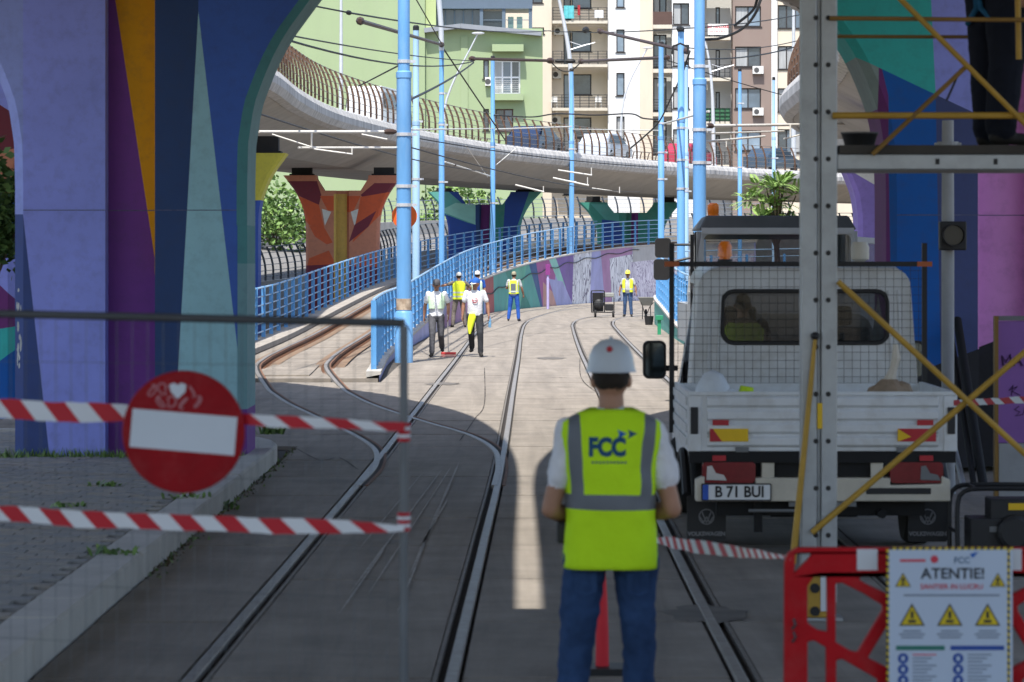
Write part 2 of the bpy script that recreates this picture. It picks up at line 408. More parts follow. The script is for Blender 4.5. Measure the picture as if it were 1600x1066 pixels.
def graffiti(name, a, b, sc):
    m = mat(name, a, .7, var=.2, scale=.8); nt = m.node_tree; N = nt.nodes; Lk = nt.links; bs = N['Principled BSDF']
    src = bs.inputs['Base Color'].links[0].from_socket
    tc = N.new('ShaderNodeTexCoord'); mp = N.new('ShaderNodeMapping'); mp.inputs['Scale'].default_value = (1.0, 1.0, .42); Lk.new(tc.outputs['Object'], mp.inputs[0])
    nz = N.new('ShaderNodeTexNoise'); nz.inputs['Scale'].default_value = sc; nz.inputs['Detail'].default_value = 2; nz.inputs['Distortion'].default_value = 1.6; Lk.new(mp.outputs[0], nz.inputs['Vector'])
    mt = N.new('ShaderNodeMath'); mt.operation = 'PINGPONG'; mt.inputs[1].default_value = .06; Lk.new(nz.outputs[0], mt.inputs[0])
    rp = N.new('ShaderNodeMapRange'); rp.inputs[1].default_value = .010; rp.inputs[2].default_value = .018; Lk.new(mt.outputs[0], rp.inputs[0])
    mx = N.new('ShaderNodeMix'); mx.data_type = 'RGBA'; mx.inputs[6].default_value = (*b, 1); Lk.new(rp.outputs[0], mx.inputs[0]); Lk.new(src, mx.inputs[7]); Lk.new(mx.outputs[2], bs.inputs['Base Color'])
    return m
graffiti('m_graf', (.70, .70, .74), (.16, .14, .20), .8); graffiti('m_graf2', (.66, .62, .70), (.20, .14, .26), 1.3)
T = MATS
Lw = plen(WALL); nseg = int(Lw / .5)
fl = bpy.data.meshes.new('mural_wall'); bm = bmesh.new()
cols = [[bm.verts.new((i * Lw / nseg, 0, j / 4)) for j in range(5)] for i in range(nseg + 1)]
for i in range(nseg):
    for j in range(4): bm.faces.new((cols[i][j], cols[i + 1][j], cols[i + 1][j + 1], cols[i][j + 1]))
bm.to_mesh(fl); bm.free()
def strip(a, b, c, d_, m): return ([(u_px(a), 1.01), (u_px(b), 1.01), (u_px(c), -.01), (u_px(d_), -.01)], T[m])
regs = [([(0, 1.01), (u_px(700), 1.01), (u_px(690), -.01), (0, -.01)], T['m_lav']), strip(660, 690, 700, 672, 'm_pale'), strip(700, 735, 742, 690, 'm_mauve'), strip(735, 757, 757, 742, 'm_blue'), strip(757, 771, 773, 760, 'm_red'),
        strip(771, 838, 850, 773, 'm_teal'), strip(788, 800, 832, 812, 'm_dkgreen'), strip(800, 822, 812, 790, 'm_green'), strip(826, 850, 850, 846, 'm_navy'), strip(838, 872, 862, 850, 'm_mag'), ([(u_px(848), .55), (u_px(872), .2), (u_px(880), -.01), (u_px(850), -.01)], T['m_salmon']),
        strip(856, 868, 897, 888, 'm_aqua'), strip(868, 897, 895, 893, 'm_purple'), ([(u_px(858), .6), (u_px(880), .5), (u_px(896), -.01), (u_px(872), -.01)], T['m_lav']), strip(897, 924, 921, 894, 'm_graf'), strip(924, 947, 941, 921, 'm_lav'), strip(940, 990, 986, 946, 'm_mauve'),
        ([(u_px(953), .82), (u_px(988), .86), (u_px(988), -.01), (u_px(955), -.01)], T['m_graf']), strip(987, 1200, 1200, 987, 'm_grey'), ([(u_px(986), .72), (u_px(1200), .80), (u_px(1200), -.01), (u_px(986), -.01)], T['m_graf2'])]
paint(fl, regs, T['m_lav'])
for v in fl.vertices:
    p, h = at_len(WALL, min(v.co.x, Lw - .01)); s_ = Vector((h.y, -h.x, 0)).normalized()
    t = v.co.z; q = p + s_ * .02
    v.co = Vector((q.x, q.y, -.10 + t * (p.z + .2)))
wroot = thing('mural_wall', 'long retaining wall with a painted mural and white graffiti below the ramp railing', 'wall', WALL[0])
o = link_mesh('painted_face', fl, wroot); fl.transform(Matrix.Translation(-Vector(WALL[0])))
cp = MB(); sweep(cp, WALL, [(-.22, .02), (-.22, .13), (.05, .13), (.05, .07)]); cp.build('coping', conc_l, wroot)

def railing(name, label, cat, path, h, spacing, nr, postmb, pmat, rmat, rr=.018, group=None, profile=None, start=0.0, post='post'):
    root = thing(name, label, cat, path[0], group)
    me = postmb.mesh(post, pmat)
    L = plen(path); d = start
    base = Vector(path[0])
    while d < L:
        p, hd = at_len(path, d)
        o = link_mesh(post, me, root, p - base); o.rotation_euler = (0, 0, math.atan2(hd.y, hd.x) - math.pi / 2)
        d += spacing
    for k in range(nr):
        t = (k + 1) / nr if nr > 1 else 1
        z = h * (.12 + .88 * k / (nr - 1)); off = profile(z) if profile else 0
        r = MB(); r.tube([p + V(0, 0, z) for p in offset(path, off)], rr * (1.5 if k == nr - 1 else 1), 6); r.build('rail', rmat, root, smooth=True)
    return root
pb = MB(); pb.box(-.05, .05, -.03, .03, 0, 1.28)
RAILP = offset(WALL, -.1, .13)
railing('blue_railing', 'blue railing on top of the mural wall', 'railing', RAILP[2:int(len(RAILP) * .93)], 1.3, 2.1, 6, pb, blue_d, blue_l, group='blue ramp railings')
LEFTP = offset(WALL, -WR + .12, .14)
railing('blue_railing', 'blue railing on the outer kerb of the tram ramp, by the big painted pillar', 'railing', LEFTP[4:int(len(LEFTP) * .9)], 1.25, 2.2, 6, pb, blue_d, blue_l, group='blue ramp railings')
RWALL = smooth_path([(4.4, 77, .2), (4.42, 81, .26), (4.5, 88, .36), (4.7, 100, .62), (4.9, 110, .87), (5.6, 114, .95), (7.2, 116.5, 1.0), (12, 119, 1.1)], .5)
rw = thing('green_wall', 'low green-painted wall beneath the curving blue railing beyond the pickup', 'wall', RWALL[0])
gw = MB(); sweep(gw, RWALL, [(0, -1.6), (0, 0), (.22, 0), (.22, -1.6)]); gw.build('wall_body', T['m_teal'], rw)
gw = MB(); sweep(gw, RWALL, [(-.03, .002), (-.03, .06), (.25, .06), (.25, .002)]); gw.build('coping', conc_l, rw)
railing('blue_railing', 'blue railing on the low green wall beyond the pickup truck', 'railing', offset(RWALL, .1, .06), 1.45, 1.6, 6, pb, blue_d, blue_l, group='blue ramp railings')

# ---------------------------------------------------------------- pavement with kerb stones and pavers
edge = [(-2.56, 8.0), (-2.56, 34.5)] + [(-2.56 - 2.2 * (1 - math.cos(R(a))), 34.5 + 3.6 * math.sin(R(a))) for a in range(10, 91, 10)] + [(-9, 38.1), (-16, 38.1)]
pv = MB(); pv.prism(edge + [(-16, 8.0)], -.1, .150, 'z'); pave = pv.build('pavement', mat('bedding_sand', (.13, .12, .105), .95, var=.25, scale=5), local=True, kind='structure')
kp = []
for (x0, y0), (x1, y1) in zip(edge[:-2], edge[1:-1]):
    m_ = max(1, int(math.hypot(x1 - x0, y1 - y0) / .25)); kp += [Vector((x0 + (x1 - x0) * i / m_, y0 + (y1 - y0) * i / m_, 0)) for i in range(m_)]
kp.append(Vector((*edge[-2], 0)))
Lk_ = plen(kp); d = 0
while d < Lk_ - .9:
    pts = [at_len(kp, d + .008 + i * (.984 / 4))[0] for i in range(5)]
    mb = MB(); z = random.uniform(.178, .188); sweep(mb, pts, [(.02, -.09), (.02, z - .02), (.0, z), (-.27, z), (-.27, -.09)])
    mb.build('kerb_stone', conc_l, pave, local=True); d += 1.0
pav = []
row = 0; Yr = 10.0
while Yr < 37.6:
    x = -2.86 - (row % 2) * .1
    xin = -2.86 if Yr < 34.3 else -2.86 - 2.2 * (1 - math.sqrt(max(0, 1 - ((Yr - 34.3) / 3.7) ** 2)))
    while x > -12:
        if x <= xin: pav.append((x, Yr))
        x -= .205
    Yr += .41 if False else .205; row += 1
def vis(p):
    px = CX + F * p[0] / p[1]; py = HY + F * (H - .17) / p[1]
    return -20 < px < 470 and py < 1080
seen = sorted([p for p in pav if vis(p)], key=lambda p: p[1])
pm = [(lambda mb: mb.mesh('paver', m))(MB().box(-.099, .099, -.099, .099, -.05, 0)) for m in paverm]
for p in seen[:300]:
    o = link_mesh('paver', random.choice(pm), pave, (p[0] - .1, p[1] + .1, .172 + random.uniform(-.004, .004)))
    o.rotation_euler = (random.uniform(-.012, .012), random.uniform(-.012, .012), random.uniform(-.01, .01))
rest = MB()
for p in seen[300:] + [p for p in pav if not vis(p) and p[1] > 22 and p[0] > -10]:
    z = .172 + random.uniform(-.004, .004); rest.box(p[0] - .199, p[0] - .001, p[1] + .001, p[1] + .199, .12, z, random.randrange(3))
rest.build('paving', paverm, pave, local=True, kind='stuff')
# ---------------------------------------------------------------- painted pillars of the viaduct
def paintm(name, c, v=.10): return mat('mural_' + name, c, .7, var=v, scale=1.1, bump=.12, bscale=18, dirt=.28, dirtcol=(.05, .05, .07), dscale=7)
LAV, LAVL, DNAVY = paintm('lavender', (.28, .32, .80)), paintm('pale_lavender', (.29, .35, .74)), paintm('dark_navy', (.045, .075, .23))
PURP, ORNG, NAVY = paintm('purple', (.18, .05, .30)), paintm('orange', (.72, .34, .005)), paintm('navy', (.025, .06, .17))
AQUA, AQUA2, TEAL, ROYAL = paintm('pale_aqua', (.31, .55, .62)), paintm('aqua', (.20, .38, .42)), paintm('teal', (.09, .30, .32)), paintm('royal_blue', (.05, .125, .46))
GGREY, MAGP, TURQ, BLUE, SLATE, PINK = paintm('green_grey', (.24, .31, .30)), paintm('magenta_purple', (.15, .03, .17)), paintm('turquoise', (.04, .45, .42)), paintm('deep_blue', (.004, .10, .40)), paintm('slate', (.055, .075, .20)), paintm('pink', (.68, .30, .66))
BLK, SALM, ORED, MAROON, YEL = paintm('soot_black', (.018, .018, .022)), paintm('salmon', (.50, .20, .12)), paintm('orange_red', (.55, .10, .035)), paintm('maroon', (.16, .025, .04)), paintm('ochre', (.60, .40, .10))
WHT, YGRN, NBLUE, LPURP = paintm('off_white', (.62, .62, .58)), paintm('olive_yellow', (.50, .46, .06)), paintm('night_blue', (.025, .07, .30)), paintm('mid_purple', (.22, .16, .45))
bear = mat('bearing_black', (.02, .02, .02), .8)
PROF = [(1.2, 0), (1.2, 2.0), (1.2, 2.8), (1.21, 3.24), (1.27, 3.65), (1.38, 3.95), (1.5, 4.22), (1.62, 4.42), (1.95, 4.87), (2.4, 5.3), (2.95, 5.72)]
def w_at(z):
    for (w0, z0), (w1, z1) in zip(PROF, PROF[1:]):
        if z <= z1: 
            t = (z - z0) / (z1 - z0); return w0 + (w1 - w0) * t
    return PROF[-1][0]
def pillar(label, cx, Y, zb, ztop, regions, default, notch=None, D=1.25, group='painted viaduct pillars', k=1.0, kz=1.0, bt=.22):
    root = thing('viaduct_pillar', label, 'pillar', (cx, Y, zb), group)
    G, GD, ch = .255, .22, .10
    zs = sorted({0, .8, 1.6, 2.4} | {(2.8 + .15 * i) * kz for i in range(40) if (2.8 + .15 * i) * kz < ztop - .05 and (notch is None or abs((2.8 + .15 * i) * kz - notch) > .03)} | {ztop} | ({notch} if notch else set()))
    mb = MB()
    low = [z for z in zs if not notch or z <= notch + 1e-6]
    def ring(w, z):
        return [(-w, D - ch, z), (-w, ch, z), (-w + ch, 0, z), (-G, 0, z), (-G, GD, z), (G, GD, z), (G, 0, z), (w - ch, 0, z), (w, ch, z), (w, D - ch, z), (w - ch, D, z), (-w + ch, D, z)]
    rs = [ring(w_at(z / kz) * k, z) for z in low]; n = 12
    vs = [p for r in rs for p in r]; fs = [(i * n + j, i * n + (j + 1) % n, (i + 1) * n + (j + 1) % n, (i + 1) * n + j) for i in range(len(rs) - 1) for j in range(n)]
    cap = lambda b: [(b, b + 1, b + 2, b + 3, b + 4), (b, b + 4, b + 5, b + 9), (b + 5, b + 6, b + 7, b + 8, b + 9), (b, b + 9, b + 10, b + 11)]
    fs += cap((len(rs) - 1) * n)
    mb.add(vs, fs)
    if notch:
        for sg in (-1, 1):
            hi = [z for z in zs if z >= notch - 1e-6]; vs = []
            for z in hi:
                t = (z - notch) / (ztop - notch); wi = (.60 + .26 * min(1, t * 1.2)) * k; w = w_at(z / kz) * k
                vs += [(sg * wi, 0, z), (sg * (w - ch), 0, z), (sg * w, ch, z), (sg * w, D - ch, z), (sg * (w - ch), D, z), (sg * wi, D, z)]
            fs = [(i * 6 + j, i * 6 + (j + 1) % 6, (i + 1) * 6 + (j + 1) % 6, (i + 1) * 6 + j) for i in range(len(hi) - 1) for j in range(6)]
            fs.append(tuple((len(hi) - 1) * 6 + j for j in range(6))); mb.add(vs, fs)
    me = mb.mesh('pillar_body', default)
    s = F / Y
    loc = lambda p: ((p[0] - CX) / s - cx, H - (p[1] - HY) / s - zb)
    paint(me, [([loc(p) for p in poly], m) for poly, m in regions], default)
    link_mesh('pillar_body', me, root)
    if notch:
        for sg in (-1, 1):
            b = MB(); b.box(sg * 1.35 * k - .4, sg * 1.35 * k + .4, .35, .85, ztop, ztop + bt); b.box(sg * 1.35 * k - .48, sg * 1.35 * k + .48, .2, 1.0, ztop + .001, ztop + .07)
            b.build('bearing', bear, root, local=True)
    return root
BIG = 2000
regL = [([(-300, -500), (36, -500), (36, 900), (-300, 900)], LAVL),
        ([(-300, 335), (36, 335), (78, 720), (78, 900), (-300, 900)], DNAVY),
        ([(165, -500), (242, -500), (242, 900), (165, 900)], PURP), ([(100, -500), (242, -500), (242, 430)], ORNG),
        ([(242, -500), (BIG, -500), (BIG, 900), (242, 900)], NAVY),
        ([(310, -500), (BIG, -500), (BIG, 900), (372, 900), (372, 560), (310, 18)], ROYAL),
        ([(310, 18), (371, 545), (371, 900), (260, 900)], AQUA),
        ([(371, 330), (BIG, 330), (BIG, 412), (371, 412)], TEAL), ([(371, 412), (BIG, 412), (BIG, 640), (371, 640)], AQUA2), ([(371, 640), (BIG, 640), (BIG, 900), (371, 900)], PURP)]
pl = pillar('huge pillar beside the kerb painted lavender, purple, orange, navy and aqua', -3.94, 33.0, .15, 5.72, regL, LAV)
# the flared rim of the arch is painted teal on its rounded edge, as the photograph shows
me = pl.children[0].data; ti = [m.name for m in me.materials].index(TEAL.name); ai = [m.name for m in me.materials].index(AQUA2.name)
for p in me.polygons:
    if p.normal.x > .30 and p.center.x > 1.0 and p.center.z > 2.3: p.material_index = ti if p.normal.y < -.3 else ai
pr_s = 151.5
regR = [([(-500, -500), (1373, -500), (1373, 900), (-500, 900)], GGREY),
        ([(1373, 60), (1388, 60), (1402, 300), (1402, 900), (1373, 900)], MAGP),
        ([(1200, -500), (1430, -500), (1462, 148), (1365, 102), (1200, 20)], TURQ),
        ([(1430, -500), (1700, -500), (1700, 260), (1540, 185), (1462, 148)], LAV),
        ([(1378, 108), (1462, 148), (1476, 900), (1400, 900), (1388, 150)], BLUE),
        ([(1462, 148), (1530, 180), (1530, 900), (1476, 900)], SLATE),
        ([(1528, -500), (1700, -500), (1700, 900), (1528, 900)], PINK), ([(1385, 600), (1530, 545), (1700, 480), (1700, 900), (1385, 900)], BLK)]
prr = pillar('huge pillar behind the scaffold painted turquoise, lavender, deep blue and pink', 5.07, 33.0, .05, 5.72, regR, SLATE)
def z6(l): return [(390 + x / 3.23, 280 + y / 3.23) for x, y in l]
regO = [(z6([(150, 10), (340, 10), (362, 80), (350, 130), (170, 50)]), MAROON), (z6([(170, 52), (350, 130), (385, 280), (300, 230), (230, 150)]), ORED),
        (z6([(355, 85), (430, 85), (430, 160), (395, 160)]), ORED), (z6([(365, 150), (412, 165), (380, 235)]), WHT), (z6([(385, 235), (420, 180), (430, 330), (400, 320)]), SALM), (z6([(300, 235), (380, 250), (420, 320), (390, 330), (330, 290)]), ORED),
        (z6([(490, 85), (560, 85), (520, 170), (490, 165)]), ORED), (z6([(510, 165), (550, 150), (530, 240)]), WHT), (z6([(560, 80), (630, 20), (760, 20), (735, 60), (600, 130)]), MAROON), (z6([(560, 90), (735, 60), (690, 150), (560, 280), (520, 320)]), ORED), (z6([(530, 230), (640, 160), (600, 240), (500, 320)]), MAROON),
        (z6([(300, 400), (400, 360), (430, 420), (400, 460), (290, 440)]), ORED), (z6([(200, 440), (430, 430), (430, 700), (200, 700)]), MAROON), (z6([(490, 430), (800, 440), (800, 700), (490, 700)]), MAROON), (z6([(560, 400), (700, 380), (700, 445), (520, 440)]), ORED), (z6([(425, 75), (490, 75), (490, 800), (425, 800)]), YEL)]
pillar('orange, red and maroon pillar with an ochre stripe under the curved viaduct', -6.68, 126.0, 0, 5.5, regO, SALM, notch=4.9, k=1.2, kz=1.13, bt=.32)
regB = [(z6([(900, 50), (1000, 60), (1080, 130), (1140, 230), (900, 170)]), T['m_teal']), (z6([(960, 160), (1140, 230), (1140, 130), (1040, 120)]), T['m_aqua']), (z6([(980, 175), (1140, 235), (1150, 600), (980, 600)]), NBLUE), (z6([(1140, 120), (1195, 120), (1180, 600), (1150, 600)]), NAVY), (z6([(1170, 120), (1215, 120), (1195, 600), (1150, 600)]), MAGP),
        (z6([(1215, 120), (1290, 100), (1260, 600), (1195, 600)]), T['m_dkgreen']), (z6([(1310, 60), (1420, 60), (1350, 240), (1330, 600), (1260, 600)]), NBLUE), (z6([(1420, 40), (1480, 60), (1400, 600), (1340, 600), (1350, 240)]), T['m_teal'])]
pillar('navy and teal pillar with a magenta stripe under the curved viaduct', -1.42, 165.0, 0, 5.67, regB, NBLUE, notch=5.02, k=1.55, kz=1.18, bt=.2)
def z26(l): return [(800 + x / 5.7, 280 + y / 5.7) for x, y in l]
regT = [(z26([(700, 220), (900, 230), (1000, 400), (830, 360)]), T['m_teal']), (z26([(800, 360), (1000, 380), (1000, 620), (800, 620)]), NBLUE), (z26([(1065, 280), (1125, 280), (1120, 600), (1060, 600)]), MAGP), (z26([(950, 300), (1060, 300), (1050, 440), (960, 420)]), T['m_dkgreen'])]
pillar('dark teal pillar behind the mural wall railing, partly hidden by the blue poles', 6.9, 186.0, 0, 5.5, regT, T['m_dkgreen'], notch=4.9, k=1.6, kz=1.15, bt=.35)
regY = [([(300, 100), (470, 100), (470, 310), (300, 318)], YGRN), ([(300, 318), (470, 310), (470, 700), (300, 700)], NBLUE)]
py_ = pillar('olive yellow and blue pillar half hidden by the lavender pillar', -8.6, 92.0, 0, 5.25, regY, YGRN, notch=4.7, k=1.08, kz=1.08, bt=.5)
me = py_.children[0].data; me.materials.append(WHT)
for p in me.polygons:
    if p.normal.x > .3 and p.normal.y < .9 and p.center.x > .9: p.material_index = len(me.materials) - 1
regZ = [([(-100, 100), (25, 180), (25, 240), (-100, 330)], MAROON), ([(-100, 250), (25, 232), (25, 310), (-100, 330)], SALM), ([(-100, 340), (25, 300), (25, 400), (-100, 420)], BLUE), ([(-100, 350), (25, 470), (25, 520), (-100, 520)], MAGP), ([(-100, 530), (25, 510), (25, 560), (-100, 640)], TURQ), ([(-100, 640), (25, 545), (25, 900), (-100, 900)], BLUE)]
pillar('many-coloured pillar glimpsed past the outer edge of the lavender pillar', -8.35, 46.0, -.1, 5.72, regZ, LAV)
pillar('purple pillar with a pale edge glimpsed past the turquoise pillar and scaffold', 9.0, 72.0, 0, 4.9, [([(1300, 250), (1420, 320), (1420, 300), (1300, 200)], WHT)], LPURP)

# ---------------------------------------------------------------- viaduct decks overhead
soff = mat('deck_concrete', (.40, .38, .35), .9, var=.12, scale=.8, bump=.15, bscale=20, dirt=.35, dirtcol=(.2, .185, .17))
corn = mat('cornice_concrete', (.47, .46, .45), .85, var=.30, scale=5, bump=.2, bscale=20, stretch=(1, 1, .05), dirt=.65, dirtcol=(.13, .125, .12), dscale=6)
rustp = mat('rust_railing', (.10, .055, .035), .75, var=.35, scale=5)
W_ = 8.5
IN_L = smooth_path([(-.77, 3, 6.7), (-.77, 20, 6.7), (-.76, 32, 6.7), (-1.2, 40, 6.7), (-2.0, 45, 6.7), (-3.3, 50, 6.7), (-5.2, 54.5, 6.7), (-6.7, 59, 6.7), (-7.2, 66, 6.7), (-7.05, 76, 6.7), (-6.45, 86.5, 6.7), (-6.42, 98.7, 6.7), (-5.96, 110.8, 6.7), (-4.45, 124.3, 6.7), (-2.92, 134, 6.7), (-.73, 145, 6.7), (1.9, 154, 6.7), (7.7, 171, 6.7), (15, 187.5, 6.7), (26, 203, 6.7), (42, 220, 6.7)], .6)
IN_R = smooth_path([(-.58, 3, 6.7), (-.58, 20, 6.7), (-.45, 32, 6.65), (.5, 39, 6.6), (1.7, 44, 6.5), (4.3, 53, 6.4), (6.1, 61, 6.2), (6.8, 70, 6.0), (7.0, 80, 6.0), (7.6, 90, 6.0), (10, 104, 6.0), (16, 122, 6.0), (26, 140, 6.0)], .6)
DECK = [(.3, .7), (W_ - .3, .7), (W_ - .02, .5), (W_ - .35, .02), (W_ - 2.3, -.9), (2.3, -.9), (.35, .02)]
RIM = [(0, .28), (.0, .5), (.10, .7), (.36, .8), (.36, .0), (.12, .08)]
def deck(label, path, sg, rail_from):
    root = thing('viaduct_deck', label, 'viaduct', (path[0].x, path[0].y, 0), 'concrete viaduct decks')
    mb = MB(); sweep(mb, path, [(sg * o, z) for o, z in DECK]); mb.build('deck_slab', soff, root)
    fine = smooth_path([path[0]] + path[6::6] + [path[-1]], .38)
    ped = [p + side(fine, i) * (sg * -.045 if i % 2 and p.y > 48 else 0) for i, p in enumerate(fine)]
    mb = MB(); sweep(mb, ped, [(sg * o, z) for o, z in RIM]); mb.build('cornice', corn, root)
    mb = MB(); sweep(mb, path, [(sg * (W_ - o), z) for o, z in RIM]); mb.build('cornice', corn, root)
    return root
dl = deck('curved concrete viaduct deck with a pleated rim sweeping above the tram ramp', IN_L, -1, 58)
dr = deck('concrete viaduct deck with a pleated rim curving away above the trucks', IN_R, 1, 58)
mb = MB(); mb.box(-.82, -.53, 3.0, 16.6, 6.72, 7.55); mb.box(-2, 1.0, 2.7, 2.99, 5.9, 7.5)
mb.build('deck_closure', soff, dl)
bowf = lambda z: .34 * max(0, (z - .35) / 1.1) ** 2
def bow_post(sg, th=.07, h=1.35):
    m = MB(); prev = None
    for i in range(6):
        z = h * i / 6; z2 = h * (i + 1) / 6
        m.bar((-sg * bowf(z), 0, z), (-sg * bowf(z2), 0, z2), th, .085, up=Vector((0, 1, 0)))
    return m
cut = lambda path, a, b: [p for p in path if a <= p.y <= b]
railing('viaduct_railing', 'rusty curved-post railing along the rim of the sweeping viaduct', 'railing', offset(cut(IN_L, 57, 192), -.22, .79), 1.35, 1.3, 6, bow_post(1), rustp, mat('grey_rail', (.2, .19, .18), .6), .012, 'rusty viaduct railings', lambda z: -bowf(z))
railing('viaduct_railing', 'rusty curved-post railing on the deck rim above the trucks', 'railing', offset(cut(IN_R, 57, 96), .22, .79), 1.35, 1.3, 6, bow_post(-1), rustp, MATS['grey_rail'], .012, 'rusty viaduct railings', lambda z: bowf(z))
railing('viaduct_railing', 'low railing along the far rim of the sweeping viaduct behind the parked cars', 'railing', offset(cut(IN_L, 110, 190), -W_ + .25, .79), 1.1, 1.0, 4, bow_post(-1, .03, 1.1), rustp, MATS['grey_rail'], .012, 'rusty viaduct railings')

# ---------------------------------------------------------------- street climbing behind the pillars
ST = smooth_path([(-19, 98, .7), (-13, 116, .9), (-9.5, 132, 1.2), (-6.9, 148, 1.75), (-4.6, 166, 2.45), (1.5, 186, 3.1), (10, 200, 3.5), (24, 212, 3.7)], .8)
st = MB(); sweep(st, ST, [(0, -4), (0, .0), (-7.5, .55), (-7.5, -4)]); st.build('street', asphalt, kind='structure')
st = MB(); sweep(st, ST, [(.28, -4), (.28, .2), (0, .2), (0, -4)]); b1 = st.build('street_parapet', conc_l, label='concrete edge of the street below the black curved railing', cat='parapet')
st = MB(); sweep(st, ST, [(-7.5, .2), (-7.5, 1.35), (-7.85, 1.35), (-7.85, -4)]); st.build('street_barrier', conc_l, label='pale concrete barrier along the outer side of the climbing street', cat='barrier')
darkp = mat('dark_railing', (.03, .035, .045), .5)
railing('street_railing', 'black curved-post railing along the street edge behind the orange pillar', 'railing', offset(ST, .12, .2), 1.35, 1.2, 6, bow_post(1, .07), darkp, mat('grey_blue_rail', (.22, .27, .33), .5), .014, 'black street railings', lambda z: -bowf(z))
railing('street_railing', 'black curved-post railing on the outer concrete barrier of the street', 'railing', offset(ST, -7.66, 1.35), 1.2, 1.2, 5, bow_post(1, .07), darkp, MATS['grey_blue_rail'], .014, 'black street railings', lambda z: -bowf(z))

seam = mat('seam_grime', (.11, .115, .19), .9, var=.5, scale=14)
for P_, zs_ in ((pl, (2.55,)), (prr, (2.6,))):
    for z in zs_:
        for x0, x1, y in ((-1.1, -.256, 0), (-.255, .255, .22), (.256, 1.1, 0)):
            mb = MB(); mb.box(x0, x1, y - .0025, y + .01, z, z + .009); mb.build('formwork_seam', seam, P_, local=True)
# ---------------------------------------------------------------- poles, lamps, wires
silver = mat('lamp_silver', (.55, .57, .60), .4, metal=.3, var=.08)
bluep = mat('tram_pole_blue', (.13, .33, .62), .45, var=.22, scale=1.5, dirt=.45, dirtcol=(.40, .52, .62), stretch=(1, 1, .2), dscale=2)
bluep2 = mat('pale_pole_blue', (.30, .47, .66), .5, var=.12, scale=1.5, dirt=.3, dirtcol=(.42, .5, .58), stretch=(1, 1, .2))
def pole(label, px, Y, r, ztop, z0=0.0, step=7.0, m=None, base=False, silver_top=None, bands=()):
    m = m or bluep; x = (px - CX) * Y / F
    root = thing('tram_pole', label, 'pole', (x, Y, z0), 'blue tram wire poles')
    mb = MB(); mb.lathe([(r, 0), (r, step - z0), (r * .82, step - z0 + .03), (r * .8, ztop - z0)], n=16); mb.build('shaft', m, root, local=True, smooth=True)
    mb = MB(); mb.lathe([(r * 1.08, step - z0 - .12), (r * 1.08, step - z0)], n=16); mb.build('collar', m, root, local=True, smooth=True)
    mb = MB(); mb.lathe([(r * .86, ztop - z0), (r * .86, ztop - z0 + .12), (r * .5, ztop - z0 + .16)], n=12); mb.build('cap', black, root, local=True)
    if base: mb = MB(); mb.lathe([(r * 1.25, 0), (r * 1.25, 1.05), (r * 1.02, 1.1)], n=16); mb.build('base_sleeve', m, root, local=True, smooth=True)
    if base: mb = MB(); mb.lathe([(r * 1.04, 1.12), (r * 1.04, 1.36)], n=16); mb.build('worn_band', mat('worn_paint', (.45, .36, .27), .7, var=.4, scale=9, dirt=.7, dirtcol=(.18, .08, .03), dscale=5), root, local=True, smooth=True)
    for zb in bands:
        rr = r if zb < step else r * .82
        mb = MB(); mb.lathe([(rr * 1.12, zb - z0 - .035), (rr * 1.12, zb - z0 + .035)], n=12); mb.box(rr, rr + .12, -.03, .03, zb - z0 - .03, zb - z0 + .03); mb.build('band', silver, root, local=True)
    if silver_top:
        mb = MB(); mb.tube([(q[0], 0, q[1] - z0) for q in silver_top], [.09] * len(silver_top), 10); mb.build('lamp_mast', silver, root, local=True, smooth=True)
    return root
pole('thick blue tram pole standing right beside the ramp entrance behind the two walkers', 631, 68.0, .155, 13, 0, 6.17, None, True, None, (3.35, 3.75, 4.85, 6.4))
pole('slim pale blue pole just behind the thick pole at the ramp entrance', 650, 100, .115, 9.35, .86, 6.5, bluep2, False, None, (4.7, 6.5))
pole('slim blue pole with a silver lamp mast bending away at its top', 690, 112, .10, 9.5, 1.05, 7.0, None, False, [(0, 9.5), (-.02, 10.4), (-.1, 11.4), (-.24, 12.4)], (4.9, 6.9, 8.0))
pole('slim blue pole on the mural wall beside the magenta-striped pillar', 770, 137, .105, 10.75, 1.55, 7.2, None, False, None, (4.6, 7.0))
pole('slim blue pole on the mural wall above the white graffiti, next to a silver mast', 893, 157, .125, 11.4, 2.4, 8, None, False, None, (6.0, 7.6))
pole('blue pole standing right of the mural wall end, shortest beside the thick pole', 1033, 120, .12, 10.2, 0, 6.8, None, False, None, (5.2, 6.2, 7.3))
pole('blue pole directly next to the thick pole beyond the pickup', 1064, 100, .125, 9.3, 0, 6.6, None, False, None, (4.4, 5.3, 6.3))
pole('faded blue pole peeking out behind the pole next to the thick one', 1072, 132, .105, 10.2, 0, 6.6, bluep2, False, None, (5, 6))
pole('thick blue tram pole rising behind the cab of the second truck', 1093, 73, .15, 13, 0, 6.3, None, True, None, (4.4, 5.15, 6.6))
pole('thin blue pole in front of the brown facade', 1156, 150, .10, 11.0, 0, 8, None, False, None, (6.5, 9.5))
pole('thin blue pole beside the leafy tree, in front of the white strip of facade', 1209, 152, .09, 10.7, 0, 8, bluep2, False, None, (7,))

